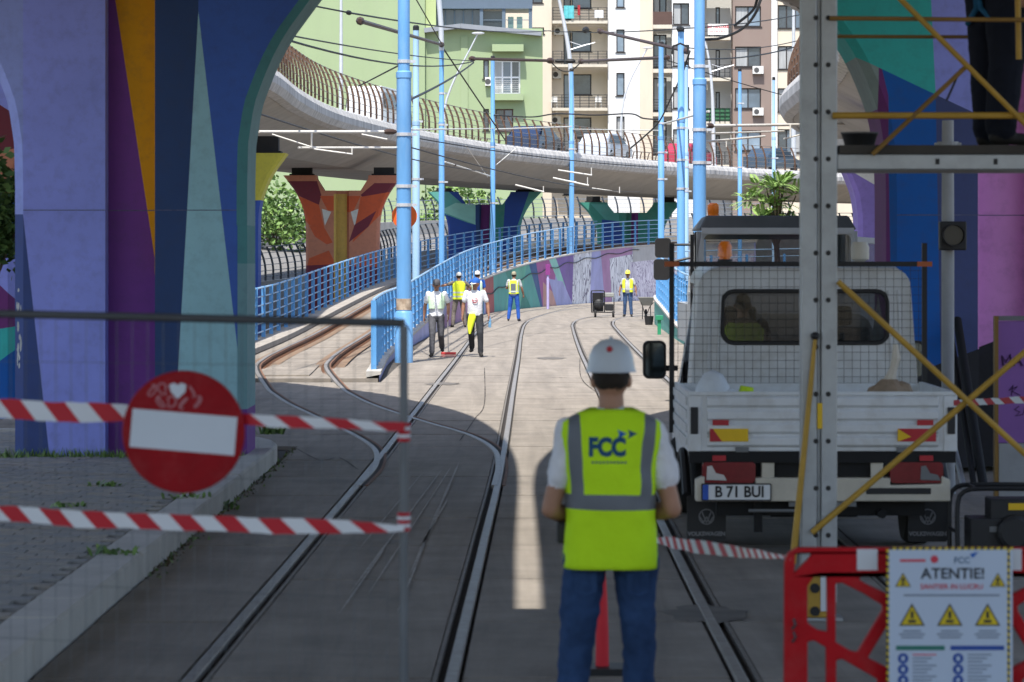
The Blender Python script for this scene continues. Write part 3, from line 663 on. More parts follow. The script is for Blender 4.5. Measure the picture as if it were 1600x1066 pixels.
def lamp(label, pts, Y, z0, r=.075, arm=None):
    P = [at(px, py, Y) for px, py in pts]; base = Vector((P[0].x, Y, z0))
    root = thing('lamp_post', label, 'lamp post', base, 'silver street lamps on the viaduct')
    path = smooth_path([base] + P, .5) if len(P) > 1 else [base, P[0]]
    n = len(path); mb = MB(); mb.tube(path, [r * (1.3 - .75 * i / (n - 1)) for i in range(n)], 10); mb.build('mast', silver, root, smooth=True)
    mb = MB(); mb.lathe([(r * 2, 0), (r * 2, .25), (r * 1.4, .3)], base, 10); mb.build('foot', silver, root)
    if arm:
        a = at(*arm, Y); mb = MB(); mb.tube([a, a + V(.9, 0, .28)], .035, 6); mb.tube([a + V(0, 0, .42), a + V(.65, 0, .2)], .018, 6); mb.tube([a + V(.65, 0, .2), a + V(1.3, 0, .38)], .025, 6); mb.build('bracket_arm', silver, root)
    else:
        e = P[-1]; mb = MB(); mb.ball(e, (.3, .16, .06), 10); mb.build('lamp_head', silver, root, smooth=True)
lamp('straight pale lamp mast in front of the green facade above the white van', [(533, 150), (533, 0), (533, -60)], 130, 7.4, .075)
lamp('leaning silver lamp with a small side stay in front of the green facade', [(695, 168), (712, 120), (733, 80), (747, 52)], 143, 7.4, .05)
lamp('tall curved silver mast in front of the cream balconies', [(893, 200), (893, 150), (890, 90), (881, 35), (868, -25)], 168, 7.4, .13, (891, 78))
lamp('thin silver lamp curving over the white facade beside the narrow windows', [(970, 212), (973, 165), (985, 125), (1012, 75)], 178, 7.4, .06)
lamp('curved silver mast directly behind the thick blue pole, by the facade banner', [(1115, 235), (1113, 150), (1107, 90), (1099, 58)], 186, 7.4, .10, (1112, 112))
lamp('silver mast beside the viaduct rim in front of the cream facade end', [(1240, 220), (1240, 60), (1240, -40)], 196, 7.4, .13)

dk = mat('cable_black', (.018, .018, .018), .6); insul = mat('insulator_brown', (.06, .035, .025), .5, var=.2); whitet = mat('arm_white', (.62, .60, .55), .45, var=.1)
def wire(label, a, b, r=.014, sag=.0, m=None, group=None, clamps=(), mid=None):
    P0, P1 = at(*a), at(*b); n = 14
    pts = [P0.lerp(P1, i / n) + V(0, 0, -sag * 4 * (i / n) * (1 - i / n)) for i in range(n + 1)] if mid is None else smooth_path([P0] + [at(*q) for q in mid] + [P1], .25)
    mb = MB(); mb.tube(pts, r * (1.5 if r < .025 else 1), 6)
    for t, cr in clamps: p = P0.lerp(P1, t); d = (P1 - P0).normalized(); mb.tube([p - d * cr * 2.2, p - d * cr, p + d * cr, p + d * cr * 2.2], [cr * .5, cr, cr, cr * .5], 8)
    return mb.build('overhead_wire', m or dk, smooth=True, label=label, cat='wire', group=group or 'overhead tram wires')
Yp = 68
wire('thin wire from the arch rim to the clamp on the thick ramp-side pole', (380, -12, 60), (545, 20, 66), .012, clamps=((1, .05),))
wire('stout dark insulated rod hanging from the clamp towards the lamp-topped pole', (563, 33, 66.5), (690, 70, 112), .05, m=insul, clamps=((0, .09), (1, .1)))
wire('thin wire running from the clamp past the roof terrace', (545, 20, 66), (860, 48, 150), .014, .2)
wire('upper one of the two wires running from arch rim to the brown rod', (440, 53, 62), (738, 95, 130), .012, .1)
wire('lower one of the two wires running from arch rim to the brown rod', (440, 60, 62), (740, 96, 130), .016, .35)
wire('brown insulated rod held in front of the green balcony window', (738, 92, 130), (860, 95, 137), .07, m=insul, clamps=((0, .11), (1, .13)))
wire('dark jumper crossing in front of the second balcony from above', (860, 95, 137), (908, 96, 137), .03, .45, clamps=((.3, .09), (.65, .1)))
wire('dark rod ending at the top of the short blue pole', (908, 96, 137), (1043, 90, 121), .07, m=insul, clamps=((0, .12), (1, .1)))
wire('long dark rod slanting over the narrow facade windows', (938, 49, 112), (1072, 80, 100), .055, m=insul, clamps=((0, .1), (1, .1)))
wire('wire carrying a dark clamp in front of the cream balconies', (850, 48, 150), (1062, 45, 100), .014, .1, clamps=((.4, .14), (1, .1)))
wire('diagonal stay dropping from the lamp-topped pole to the viaduct rim', (692, 75, 112), (790, 220, 130), .02)
wire('thin stay rising from the thick ramp-side pole to the brown rod', (620, 165, 68), (740, 98, 130), .02, .1)
wire('faint slanting stay left of the thick ramp-side pole', (560, 135, 90), (622, 103, 68), .012)
wire('steep stay in the sky side of the green wall, above the lamp-topped pole', (645, -10, 90), (692, 72, 112), .014)
wire('wire crossing from the blue pole top to beyond the brown facade', (1064, 45, 100), (1275, 18, 130), .014, .1)
wire('upper thin wire sloping up across the brown facade', (1075, 75, 100), (1275, 55, 130), .012, .25)
wire('lower dark wire sloping up across the brown facade', (1075, 92, 100), (1275, 62, 130), .018, .25)
wire('thick black cable looping down to the facade window from above', (1185, -15, 70), (1148, 40, 72), .022, mid=[(1178, 14, 70.5)])
wire('thick black cable looping down behind the thick blue pole from above', (1192, -15, 71), (1096, 62, 74), .022, mid=[(1182, 18, 71), (1160, 45, 72.5), (1125, 60, 74)])
wire('curling black cable hanging from the cluster down to the viaduct railing', (1078, 80, 100), (985, 232, 118), .03, mid=[(1066, 115, 102), (1050, 150, 108), (1030, 190, 112), (1005, 215, 116)])
wire('black loop of cable around the short blue pole', (1050, 85, 99), (1076, 88, 99), .03, mid=[(1052, 72, 99), (1066, 68, 99), (1075, 75, 99)])
wire('thin wire crossing the facade from the cluster to the viaduct rim', (1030, 90, 121), (1310, 170, 128), .012, .1)
wire('long thin line level with the viaduct underside behind the poles', (640, 214, 100), (1040, 262, 121), .012, .15)
wire('black cable swaying across the balconies just above the viaduct railing', (770, 180, 137), (1030, 187, 121), .03, mid=[(830, 183, 135), (870, 178, 132), (930, 180, 128), (985, 178, 124), (1005, 185, 122)])
wire('lower contact wire curving under the viaduct towards the ramp', (640, 230, 68), (1000, 300, 150), .010, .25)
wire('contact wire under the viaduct soffit beside the orange pillar', (405, 178, 60), (760, 268, 137), .012, .2)

def arm(label, a, b, r=.028, sub=(), knobs=()):
    P0, P1 = at(*a), at(*b)
    root = thing('catenary_arm', label, 'catenary arm', P0, 'white tubular wire supports')
    mb = MB(); mb.tube([P0, P1], r, 8); mb.build('tube', whitet, root, smooth=True)
    for p, q in sub:
        mb = MB(); mb.tube([at(*p), at(*q)], r * .6, 6); mb.build('strut', whitet, root, smooth=True)
    for t in knobs:
        p = P0.lerp(P1, t); d = (P1 - P0).normalized()
        mb = MB(); mb.tube([p - d * .16, p - d * .08, p + d * .08, p + d * .16], [r, r * 2, r * 2, r], 8); mb.build('insulator', insul, root, smooth=True)
    return root
arm('long white tube reaching from the thick ramp-side pole to the arch', (622, 206, 68), (405, 206, 66), .03, [((425, 210, 66), (490, 231, 66)), ((487, 207, 66), (487, 231, 66)), ((490, 233, 66), (550, 241, 66)), ((565, 210, 66), (605, 218, 66))], (.06,))
arm('lower white tube on the thick ramp-side pole', (622, 231, 68), (466, 231, 66), .024, [((550, 231, 66), (550, 242, 66))])
arm('white tube between the thick ramp-side pole and the slim lamp-topped pole', (640, 203, 68), (770, 201, 137), .02)
arm('thin white tube running from the wall pole to the next mast', (775, 202, 137), (893, 198, 150), .03)
arm('white bracket arm below the wall pole by the magenta stripe', (765, 275, 137), (695, 253, 120), .03, [((762, 277, 137), (728, 228, 128)), ((775, 258, 137), (806, 232, 140))], (.8,))
arm('white bracket arm hanging under the soffit, upper of the far pair', (872, 266, 140), (925, 274, 140), .035, [((924, 274, 140), (924, 262, 140))])
arm('white bracket arm hanging under the soffit, lower of the far pair', (864, 278, 135), (920, 290, 135), .035, [((918, 290, 135), (918, 277, 135)), ((925, 294, 135), (968, 300, 135)), ((968, 302, 135), (968, 292, 135))])
arm('white bracket arm in front of the teal pillar', (805, 289, 140), (850, 300, 140), .035, [((849, 300, 140), (849, 291, 140))])
arm('long white tube from the thick pole beyond the pickup across the facade', (1102, 197, 73), (1320, 194, 80), .034, [((1235, 195, 77), (1235, 215, 77)), ((1225, 217, 77), (1280, 203, 78))], (.03,))
arm('white tube sloping up from the thick pole, below the longest tube', (1100, 222, 73), (1195, 213, 78), .026, [((1135, 219, 75), (1135, 230, 75))])
arm('white tube crossing in front of the brown facade, right of the thick pole', (1101, 209, 73), (1225, 205, 79), .02)
arm('white tube rising from the short blue pole to the thick one', (1035, 194, 120), (1108, 174, 75), .03, (), (.9,))
arm('dark-ended white tube between the short blue pole and the mast', (895, 202, 157), (1028, 204, 121), .02)
# orange disc on the pole
c = at(632, 338, 68.4)
o_ = thing('disc_sign', 'round orange sign fixed behind the thick pole at the ramp entrance', 'sign', (c.x, 68.4, c.z - .28))
mb = MB(); mb.lathe([(.27, -.008), (.27, .008)], n=28, M=Matrix.Translation((0, 0, .28)) @ Matrix.Rotation(R(90), 4, 'X')); mb.build('disc', mat('sign_orange', (.72, .13, .02), .5, var=.12, scale=5), o_, local=True)
mb = MB(); mb.box(-.12, .12, -.21, -.012, .24, .32); mb.build('bracket', silver, o_, local=True)
# ---------------------------------------------------------------- buildings
plast = lambda n, c: mat('plaster_' + n, c, .9, var=.06, scale=.35, bump=.1, bscale=12, dirt=.16, dirtcol=(.3, .29, .26), stretch=(1, 1, .3))
GRN, CREAM, WHITEP, BROWN, GREYP, GRNY = plast('green', (.32, .405, .235)), plast('cream', (.66, .58, .47)), plast('white', (.74, .74, .74)), plast('brown', (.26, .20, .175)), plast('grey', (.5, .5, .48)), plast('yellow_green', (.42, .50, .24))
frame_d = mat('dark_frame', (.035, .03, .03), .5); frame_w = mat('white_frame', (.75, .76, .78), .45, var=.03); pane_m = mat('window_glass', (.10, .14, .19), .08, var=.35, scale=.6, spec=.9)
slab_m = mat('balcony_slab', (.6, .55, .46), .85, var=.1); iron = mat('balcony_iron', (.02, .022, .026), .55); acw = mat('ac_white', (.70, .70, .68), .45, var=.05)
panes = [pane_m, pane_m, mat('window_glass_sky', (.20, .27, .35), .1, var=.3, scale=.8, spec=.8), mat('curtained_glass', (.36, .37, .38), .2, var=.25, scale=2.5, spec=.7, stretch=(3, 1, .2)), mat('dim_glass', (.05, .065, .085), .08, var=.3, spec=.9)]
fan = mat('ac_grille', (.08, .08, .08), .6)
def facade(parent, rect, Y, holes, m, reveal=.28, name='wall', depth=None):
    x0, x1, z0, z1 = rect
    xs = sorted({x0, x1, *[h[i] for h in holes for i in (0, 1)]}); zs = sorted({z0, z1, *[h[i] for h in holes for i in (2, 3)]})
    mb = MB()
    for a, b in zip(xs, xs[1:]):
        for c, d in zip(zs, zs[1:]):
            mx, mz = (a + b) / 2, (c + d) / 2
            if any(h[0] < mx < h[1] and h[2] < mz < h[3] for h in holes): continue
            mb.add([(a, Y, c), (b, Y, c), (b, Y, d), (a, Y, d)], [(0, 1, 2, 3)])
    for h in holes:
        a, b, c, d = h; e = Y + reveal
        mb.add([(a, Y, c), (b, Y, c), (b, Y, d), (a, Y, d), (a, e, c), (b, e, c), (b, e, d), (a, e, d)], [(0, 1, 5, 4), (1, 2, 6, 5), (2, 3, 7, 6), (3, 0, 4, 7)])
    dp = depth or 6
    mb.add([(x0, Y, z0), (x0, Y, z1), (x0, Y + dp, z1), (x0, Y + dp, z0), (x1, Y, z0), (x1, Y, z1), (x1, Y + dp, z1), (x1, Y + dp, z0)], [(0, 1, 2, 3), (4, 7, 6, 5), (1, 5, 6, 2), (2, 6, 7, 3)])
    return mb.build(name, m, parent)
def window(parent, h, Y, cols=2, fm=None, rows=1, bar=.09, dep=.2, sill=True):
    fm = fm or frame_d; a, b, c, d = h; y = Y + dep - .06
    mb = MB(); mb.box(a, b, y, y + .08, c, c + bar); mb.box(a, b, y, y + .08, d - bar, d); mb.box(a, a + bar, y, y + .08, c + bar, d - bar); mb.box(b - bar, b, y, y + .08, c + bar, d - bar)
    for i in range(1, cols): x = a + (b - a) * i / cols; mb.box(x - bar / 2, x + bar / 2, y, y + .08, c + bar, d - bar)
    for i in range(1, rows): z = c + (d - c) * i / rows; mb.box(a + bar, b - bar, y + .003, y + .077, z - bar / 2, z + bar / 2)
    w = mb.build('window', fm, parent)
    for i in range(cols):
        xa = a + (b - a) * i / cols; xb = a + (b - a) * (i + 1) / cols
        mb = MB(); mb.add([(xa, y + .05, c), (xb, y + .05 + random.uniform(-.01, .01), c), (xb, y + .05, d), (xa, y + .05, d)], [(0, 1, 2, 3)]); mb.build('pane', random.choice(panes), w)
    if sill: mb = MB(); mb.box(a - .08, b + .08, Y - .07, Y + dep - .07, c - .06, c); mb.build('sill', slab_m if fm is frame_w else frame_d, w)
    return w
def balcony(parent, x0, x1, z, Y, out=1.2, h=1.0, posts=7, rails=5, thick=.22, solid=None, side_rail=True):
    mb = MB(); mb.box(x0, x1, Y - out, Y, z - thick, z); b = mb.build('balcony', slab_m, parent)
    if solid is not None:
        mb = MB(); mb.box(x0, x1, Y - out, Y - out + .06, z + .02, z + h); mb.build('front_panel', solid, b)
        if solid is not netting: return b
    mb = MB(); y = Y - out + .06 if solid is None else Y - out - .04
    for i in range(posts): x = x0 + .04 + (x1 - x0 - .08) * i / (posts - 1); mb.box(x - .03, x + .03, y - .025, y + .025, z - .1, z + h)
    for i in range(rails): zz = z + .12 + (h - .12) * i / (rails - 1); mb.box(x0, x1, y - .02, y + .02, zz - .016, zz + .016)
    mb.build('railing', iron, b)
    return b
netting = mat('green_netting', (.05, .16, .08), .9, var=.3, scale=6)
brownp = mat('brown_cladding', (.10, .06, .05), .7, var=.1)
# green building
Yg = 224.0; sg_ = F / Yg
def rg(px0, px1, py0, py1): return ((px0 - CX) / sg_, (px1 - CX) / sg_, H + (HY - py1) / sg_, H + (HY - py0) / sg_)
gb = thing('green_building', 'pale green block with a dark glass roof terrace behind the sweeping viaduct', 'building', ((650 - CX) / sg_, Yg, 0))
r = rg(250, 664, -120, 0); facade(gb, (r[0], r[1], -.1, r[3]), Yg, [], GRN)
h1, h2, h3, h4 = rg(771, 813, 94, 147), rg(755, 764, 93, 123), rg(774, 802, 170, 205), rg(755, 764, 170, 204)
r = rg(664, 848, 44, 405); facade(gb, (r[0] + .003, r[1], -.1, r[3]), Yg + .35, [h1, h2, h3, h4], GRN)
r = rg(664, 681, -120, 44); mb = MB(); mb.box(r[0] + .01, r[1], Yg + .2, Yg + 4, r[2], r[3]); mb.build('wall', GRNY, gb)
r = rg(720, 721, 50, 400); mb = MB(); mb.box(r[0], r[0] + .5, Yg + .28, Yg + .34, 5, r[3] - .3); mb.build('pilaster', GRN, gb)
w = window(gb, h1, Yg + .35, 3, frame_w, 2, .11); window(gb, h2, Yg + .35, 1, frame_d); window(gb, h4, Yg + .35, 1, frame_d); window(gb, h3, Yg + .35, 2, brownp)
mb = MB()
for i in range(7): z = h1[2] + .08 + i * .14; mb.box(h1[0], h1[1], Yg + .22, Yg + .25, z, z + .02)
mb.build('guard_bars', frame_w, gb)
r = rg(769, 818, 70, 81); mb = MB(); mb.box(r[0], r[1], Yg - .55, Yg + .349, r[2], r[3]); mb.build('canopy', GRN, gb)
r = rg(769, 818, 147, 157); mb = MB(); mb.box(r[0], r[1], Yg - .35, Yg + .349, r[2], r[3]); mb.build('ledge', GRN, gb)
flash = mat('roof_flashing', (.30, .32, .35), .4, metal=.3, var=.1)
mb = MB(); pts = [(663, 48), (720, 41), (846, 53)]
for (a, b) in zip(pts, pts[1:]):
    A = Vector(((a[0] - CX) / sg_, Yg + .1, H + (HY - a[1]) / sg_)); B = Vector(((b[0] - CX) / sg_, Yg + .1, H + (HY - b[1]) / sg_)); mb.bar(A, B, .9, .32)
mb.build('parapet_flashing', flash, gb)
darkg = mat('terrace_glass', (.06, .085, .12), .15, var=.3, scale=.4, spec=.8); darkf = mat('terrace_frame', (.11, .15, .20), .45, var=.05)
ph = None
r = rg(681, 752, 2, 45); mb = MB(); mb.box(r[0], r[1], Yg + 1.5, Yg + 6, r[2], r[3]); ph = mb.build('penthouse', darkg, gb)
mb = MB()
for i in range(6): x = r[0] + (r[1] - r[0]) * i / 5; mb.box(x - .05, x + .05, Yg + 1.42, Yg + 1.49, r[2], r[3])
mb.box(r[0], r[1], Yg + 1.40, Yg + 1.49, r[3] - .4, r[3] - .15); mb.build('frame_bars', darkf, ph)
r = rg(678, 832, 0, 12); mb = MB(); mb.box(r[0], r[1], Yg + .9, Yg + 5, r[2], r[3] + .25); mb.build('roof', darkf, gb)
mb = MB(); 
for px in (752, 787, 829): x = (px - CX) / sg_; mb.box(x - .12, x + .12, Yg + 1.0, Yg + 1.25, H + (HY - 45) / sg_, H + (HY - 12) / sg_)
mb.box((752 - CX) / sg_, (829 - CX) / sg_, Yg + 1.08, Yg + 1.14, H + (HY - 30) / sg_, H + (HY - 29) / sg_); mb.build('terrace_post', darkf, gb)
r = rg(753, 790, 14, 44); mb = MB(); mb.box(r[0], r[1], Yg + 2, Yg + 2.1, r[2], r[3]); mb.build('terrace_screen', darkg, gb)
mb = MB(); 
for px in (798, 812): p = Vector(((px - CX) / sg_, Yg + 1.8, H + (HY - 45) / sg_)); mb.box(p.x - .2, p.x + .2, p.y, p.y + .4, p.z, p.z + .45); mb.box(p.x - .2, p.x + .2, p.y + .36, p.y + .4, p.z + .45, p.z + 1.0)
mb.build('terrace_seating', mat('pale_aqua_cloth', (.45, .6, .58), .8), gb)

# apartment block
Ya = 246.0; sa = F / Ya
def ra(px0, px1, py0, py1): return ((px0 - CX) / sa, (px1 - CX) / sa, H + (HY - py1) / sa, H + (HY - py0) / sa)
ab = thing('apartment_building', 'cream, white and brown apartment block with iron balconies', 'building', ((1040 - CX) / sa, Ya, 0))
def sect(px0, px1, m, Y, wins, cols=2, fm=None, top=-130, depth=6):
    hs = [ra(*w) for w in wins]; r = ra(px0, px1, top, 405)
    facade(ab, (r[0], r[1], -.1, r[3]), Y, hs, m, depth=depth)
    for h in hs: window(ab, h, Y, cols, fm)
sect(700, 862, CREAM, Ya, [(818, 848, -38, 5), (830, 850, 43, 53)])
rows4 = [-22, 46, 114, 182, 250]
sect(862.1, 949.9, CREAM, Ya + 1.7, [(881, 893, y, y + 54) for y in rows4] + [(893.6, 925, y, y + 33) for y in rows4], 1, depth=4)
for i, y in enumerate((-31, 37, 105, 173, 241)):
    r = ra(863, 949, y - 4, y); z = r[3]
    b = balcony(ab, r[0], r[1], z, Ya + 1.3, 1.75, 1.0, 7, 5)
sect(950, 1000, WHITEP, Ya, [(963, 976, y, y + 36) for y in (-24, 46, 114, 182, 250)], 1)
sect(1000.1, 1020, CREAM, Ya - .12, [], depth=2)
sect(1020.1, 1049.9, GREYP, Ya + 1.5, [(1022, 1043, y, y + 52) for y in (-16, 52, 120, 188, 256)], 2, depth=4)
for i, y in enumerate((-25, 43, 112, 180, 248)):
    r = ra(1020.2, 1050, y - 4, y); balcony(ab, r[0], r[1], r[3], Ya + 1.1, 1.3, 1.0, 4, 5, .3, brownp if i == 1 else None)
sect(1050, 1099, WHITEP, Ya, [(1051.5, 1077, y, y + 34) for y in (-62, 5, 70, 136, 202, 268)])
sect(1099.1, 1144.9, GREYP, Ya + 1.5, [(1120, 1127, y, y + 48) for y in (-58, 9, 76, 142, 210)], 1, depth=4)
for i, y in enumerate((-3, 62, 126, 194, 262)):
    r = ra(1099.2, 1141, y - 4, y); balcony(ab, r[0], r[1], r[3], Ya + 1.1, 1.5, 1.0, 6, 4, .25, netting if i == 3 else None)
sect(1145, 1204.9, BROWN, Ya - .1, [(1148.5, 1189, y, y + 32) for y in (-56, 10, 73, 138, 204, 270)])
sect(1205, 1214, WHITEP, Ya - .3, [], depth=3)
sect(1214.1, 1380, CREAM, Ya, [(x, x + 41, y, y + 37) for x in (1215.5, 1275, 1330) for y in (-58, 8, 72, 138, 202, 268)], 3, frame_d)
# things hung on the facade
def ac_unit(label, px, py, Y, w=17):
    s = F / Y; x = (px - CX) / s; z = H + (HY - py) / s; k = w / s
    root = thing('ac_unit', label, 'air conditioner', (x, Y, z - .3), 'air conditioners on the facades')
    mb = MB(); mb.box(-k / 2, k / 2, -.38, -.04, 0, .6); mb.build('casing', acw, root, local=True, bevel=.02)
    mb = MB(); mb.lathe([(.2, 0), (.2, .015), (.05, .02)], n=18, M=Matrix.Translation((-k * .14, -.381, .3)) @ Matrix.Rotation(R(90), 4, 'X')); mb.build('fan_grille', fan, root, local=True)
    mb = MB(); mb.box(-k * .4, -k * .32, -.36, .0, -.05, -.001); mb.box(k * .32, k * .4, -.36, .0, -.05, -.001); mb.build('bracket', iron, root, local=True)
for a in (('upper white air conditioner on the brown facade wall', 1184, 110, Ya - .1), ('middle white air conditioner on the brown facade wall', 1184, 175, Ya - .1), ('lowest white air conditioner on the brown facade wall, just above the railing', 1184, 239, Ya - .1),
          ('air conditioner in the topmost visible cream balcony recess', 873, 49, Ya + 1.7, 15), ('air conditioner in the middle cream balcony recess', 870, 117, Ya + 1.7, 14), ('air conditioner low in the cream recess just above the viaduct railing', 869, 188, Ya + 1.7, 14), ('air conditioner beside the white-framed window of the green building', 764, 128, Yg + .35, 12)): ac_unit(*a)
bn = at(1122, 46, Ya - .46); root = thing('banner', 'white banner with red lettering hung on a balcony railing by the thick blue pole', 'banner', (bn.x, bn.y, bn.z - .42))
mb = MB(); mb.box(-.78, .78, 0, .02, 0, .84); mb.build('cloth', mat('banner_white', (.78, .78, .76), .8, var=.05), root, local=True)
redt = mat('banner_red', (.55, .03, .05), .7)
v, f = lettering('DE VANZARE', .27, .008); mb = MB(); mb.add([p + V(0, -.004, .6) for p in v], f); mb.build('lettering', redt, root, local=True)
mb = MB(); [mb.box(-.6 + i * .135, -.6 + i * .135 + (.07 if i % 3 else .1), -.005, -.001, .25, .32) for i in range(9)]; mb.build('small_print', redt, root, local=True)
# laundry on the balcony
for lab, px, py, w, h, c in (('aqua checked blanket drying on the top cream balcony', 889, 19, 16, 20, (.12, .48, .52)), ('red and white towel drying beside the blanket on the top balcony', 904.5, 16, 4, 16, (.5, .06, .07)), ('white cloth drying at the end of the top cream balcony', 936, 22, 14, 12, (.7, .7, .72))):
    Yl = Ya - .55; a = at(px, py, Yl); ww, hh = w / sa, h / sa
    mb = MB(); n = 8
    vs = [(a.x - ww / 2 + ww * i / n, Yl + .04 * math.sin(i * 1.7), a.z - hh / 2 + hh * j) for j in (0, 1) for i in range(n + 1)]
    vs += [(x, y + .02, z) for x, y, z in vs]
    m_ = n + 1; fs = [(i, i + 1, m_ + i + 1, m_ + i) for i in range(n)] + [(2 * m_ + i, 3 * m_ + i, 3 * m_ + i + 1, 2 * m_ + i + 1) for i in range(n)] + [(m_ + i, m_ + i + 1, 3 * m_ + i + 1, 3 * m_ + i) for i in range(n)]
    mb.add(vs, fs); mb.build('laundry', mat('laundry_%d' % px, c, .9, var=.3, scale=4), label=lab, cat='laundry', group='laundry on the balcony')
for lab, px, py in (('white plastic chair at the end of the third balcony', 935, 162), ('pale plastic chair by the railing of the third balcony, near its inner end', 866, 162)):
    Yc = Ya - .1; a = at(px, 173, Yc); root = thing('plastic_chair', lab, 'chair', (a.x, Yc, ra(0, 1, 169, 173)[3]), 'balcony chairs')
    pm_ = mat('white_plastic', (.7, .7, .68), .5)
    mb = MB(); mb.box(-.24, .24, -.22, .22, .42, .46); mb.build('seat', pm_, root, local=True)
    mb = MB(); mb.box(-.24, .24, .2, .24, .461, .88); mb.build('backrest', pm_, root, local=True)
    for sx in (-.21, .21):
        for sy in (-.19, .19): mb = MB(); mb.box(sx - .02, sx + .02, sy - .02, sy + .02, 0, .42); mb.build('leg', pm_, root, local=True)
# ---------------------------------------------------------------- vehicles
whitev = mat('van_white', (.63, .65, .67), .38, var=.10, scale=2, dirt=.5, dirtcol=(.30, .25, .19), dscale=3.2, spec=.5)
creamv = mat('bumper_cream', (.52, .48, .40), .5, var=.12, scale=4, dirt=.4, dirtcol=(.16, .13, .1))
rubber = mat('tyre_rubber', (.02, .02, .02), .85, var=.2); plastic = mat('black_plastic', (.022, .022, .024), .55, var=.15)
under = mat('chassis_black', (.012, .012, .013), .8); redl = mat('lamp_red', (.17, .006, .012), .2, var=.2, scale=20, spec=.6); redr = mat('reflector_red', (.42, .02, .03), .4); yelr = mat('reflector_yellow', (.72, .45, .01), .4)
clearl = mat('lamp_clear', (.55, .52, .5), .2); chrome = mat('mirror_glass', (.55, .6, .62), .04, metal=1.0, var=0); amber = mat('beacon_orange', (.85, .20, .01), .25, var=.1, spec=.6)
cabgl = glass('cab_glass', (.015, .02, .022), .55); seatm = mat('seat_cloth', (.025, .026, .03), .9); gry = mat('mid_grey', (.16, .165, .17), .6, var=.1)
def add_plate(mb, loops, depth, M, mi=0):
    v, f = plate(loops, depth); return mb.add(v, f, mi, M)
def wheel(parent, x, y, z, r, w, rimm=None):
    M = Matrix.Translation((x, y, z)) @ Matrix.Rotation(R(90), 4, 'Y')
    mb = MB(); mb.lathe([(r * .62, -w / 2), (r * .9, -w / 2), (r, -w * .32), (r, w * .32), (r * .9, w / 2), (r * .62, w / 2)], n=28, M=M); t = mb.build('wheel', rubber, parent, local=True, smooth=True)
    mb = MB(); mb.lathe([(r * .2, -w * .42), (r * .6, -w * .47), (r * .62, -w * .3), (r * .62, w * .3), (r * .6, w * .47), (r * .2, w * .42)], n=20, M=M); mb.build('rim', rimm or gry, t, local=True, smooth=True)
    return t
TX, TY = 2.31, 23.8
pk = thing('pickup_truck', 'white crew-cab pickup truck seen from behind with its ribbed tailgate up', 'truck', (TX, TY, 0))
B = lambda: MB()
mb = B(); mb.box(-1.0, 1.0, 0, .035, .77, 1.21)
for i in range(4): z = .80 + i * .098; mb.add([(-.86, 0, z), (.86, 0, z), (.86, -.022, z + .018), (-.86, -.022, z + .018), (.86, -.022, z + .07), (-.86, -.022, z + .07), (.86, 0, z + .088), (-.86, 0, z + .088)], [(0, 1, 2, 3), (3, 2, 4, 5), (5, 4, 6, 7), (0, 3, 5, 7), (1, 6, 4, 2)])
mb.box(-1.0, 1.0, -.014, -.001, 1.185, 1.215); mb.box(-1.0, -.9, -.012, -.001, .77, 1.184); mb.box(.9, 1.0, -.012, -.001, .77, 1.184)
tg = mb.build('tailgate', whitev, pk, local=True, bevel=.006)
for sx in (-1, 1):
    mb = B(); mb.box(sx * .955 - .028, sx * .955 + .028, -.03, -.013, .9, 1.1); mb.build('latch', plastic, tg, local=True, bevel=.005)
    mb = B(); mb.box(min(sx * .70, sx * .82), max(sx * .70, sx * .82), -.03, -.0225, .965, 1.005); mb.build('side_reflector', redr, tg, local=True)
    x0, x1 = sorted((sx * .40, sx * .83)) if False else sorted((sx * .555, sx * .84))
    mb = B(); mb.prism([(x0, .845), (x1, .845), (x1, .94), (x0, .94)], -.031, -.0225, 'y'); mp_ = mb.build('marker_plate', yelr if sx < 0 else redr, tg, local=True)
    tri = [(x0, .845), (x0 + .09, .845), (x0 + .02, .94), (x0, .94)] if sx < 0 else [(x0, .845), (x0 + .1, .88), (x0, .94)]
    mb = B(); mb.prism(tri, -.034, -.0312, 'y'); mb.build('marker_stripe', redr if sx < 0 else yelr, mp_, local=True)
for sx in (-1, 1):
    mb = B(); mb.box(sx * .985 - .015, sx * .985 + .015, .036, 2.0, .77, 1.21)
    for i in range(4): z = .81 + i * .1; mb.box(sx * 1.007 - .006, sx * 1.007 + .006, .1, 1.95, z, z + .06)
    mb.build('bed_side', whitev, pk, local=True)
mb = B(); mb.box(-.97, .97, .04, 2.02, .78, .82); mb.build('bed_floor', gry, pk, local=True)
mb = B(); mb.box(-.98, .98, 1.96, 2.0, .83, 1.2); mb.build('headboard', whitev, pk, local=True)
mb = B(); mb.box(-.99, .99, -.01, .12, .685, .765); mb.build('rear_beam', under, pk, local=True)
for sx in (-1, 1):
    mb = B(); mb.box(min(sx * .72, sx * .82), max(sx * .72, sx * .82), -.02, -.0105, .70, .74); mb.build('beam_reflector', redr, pk, local=True)
    x0, x1 = sorted((sx * .50, sx * .895)); mb = B(); mb.add(*plate([rounded(x0, x1, .535, .69, .03)], .09), 0, Matrix.Translation((0, -.02, 0))); tl = mb.build('tail_light', redl, pk, local=True, bevel=.008)
    cx0 = x0 + .03 if sx < 0 else x1 - .17
    mb = B(); mb.prism([(cx0, .56), (cx0 + .15, .555), (cx0 + .13, .595), (cx0 + .07, .61), (cx0 + .04, .665), (cx0 + .005, .66)], -.028, -.0205, 'y'); mb.build('reversing_lens', clearl if sx < 0 else gry, tl, local=True)
mb = B(); mb.box(-.40, .42, .04, .1, .58, .68, 1); mb.box(-.45, -.36, .0, .1, .57, .69); mb.box(.36, .45, .0, .1, .57, .69); mb.build('cross_member', [creamv, under], pk, local=True)
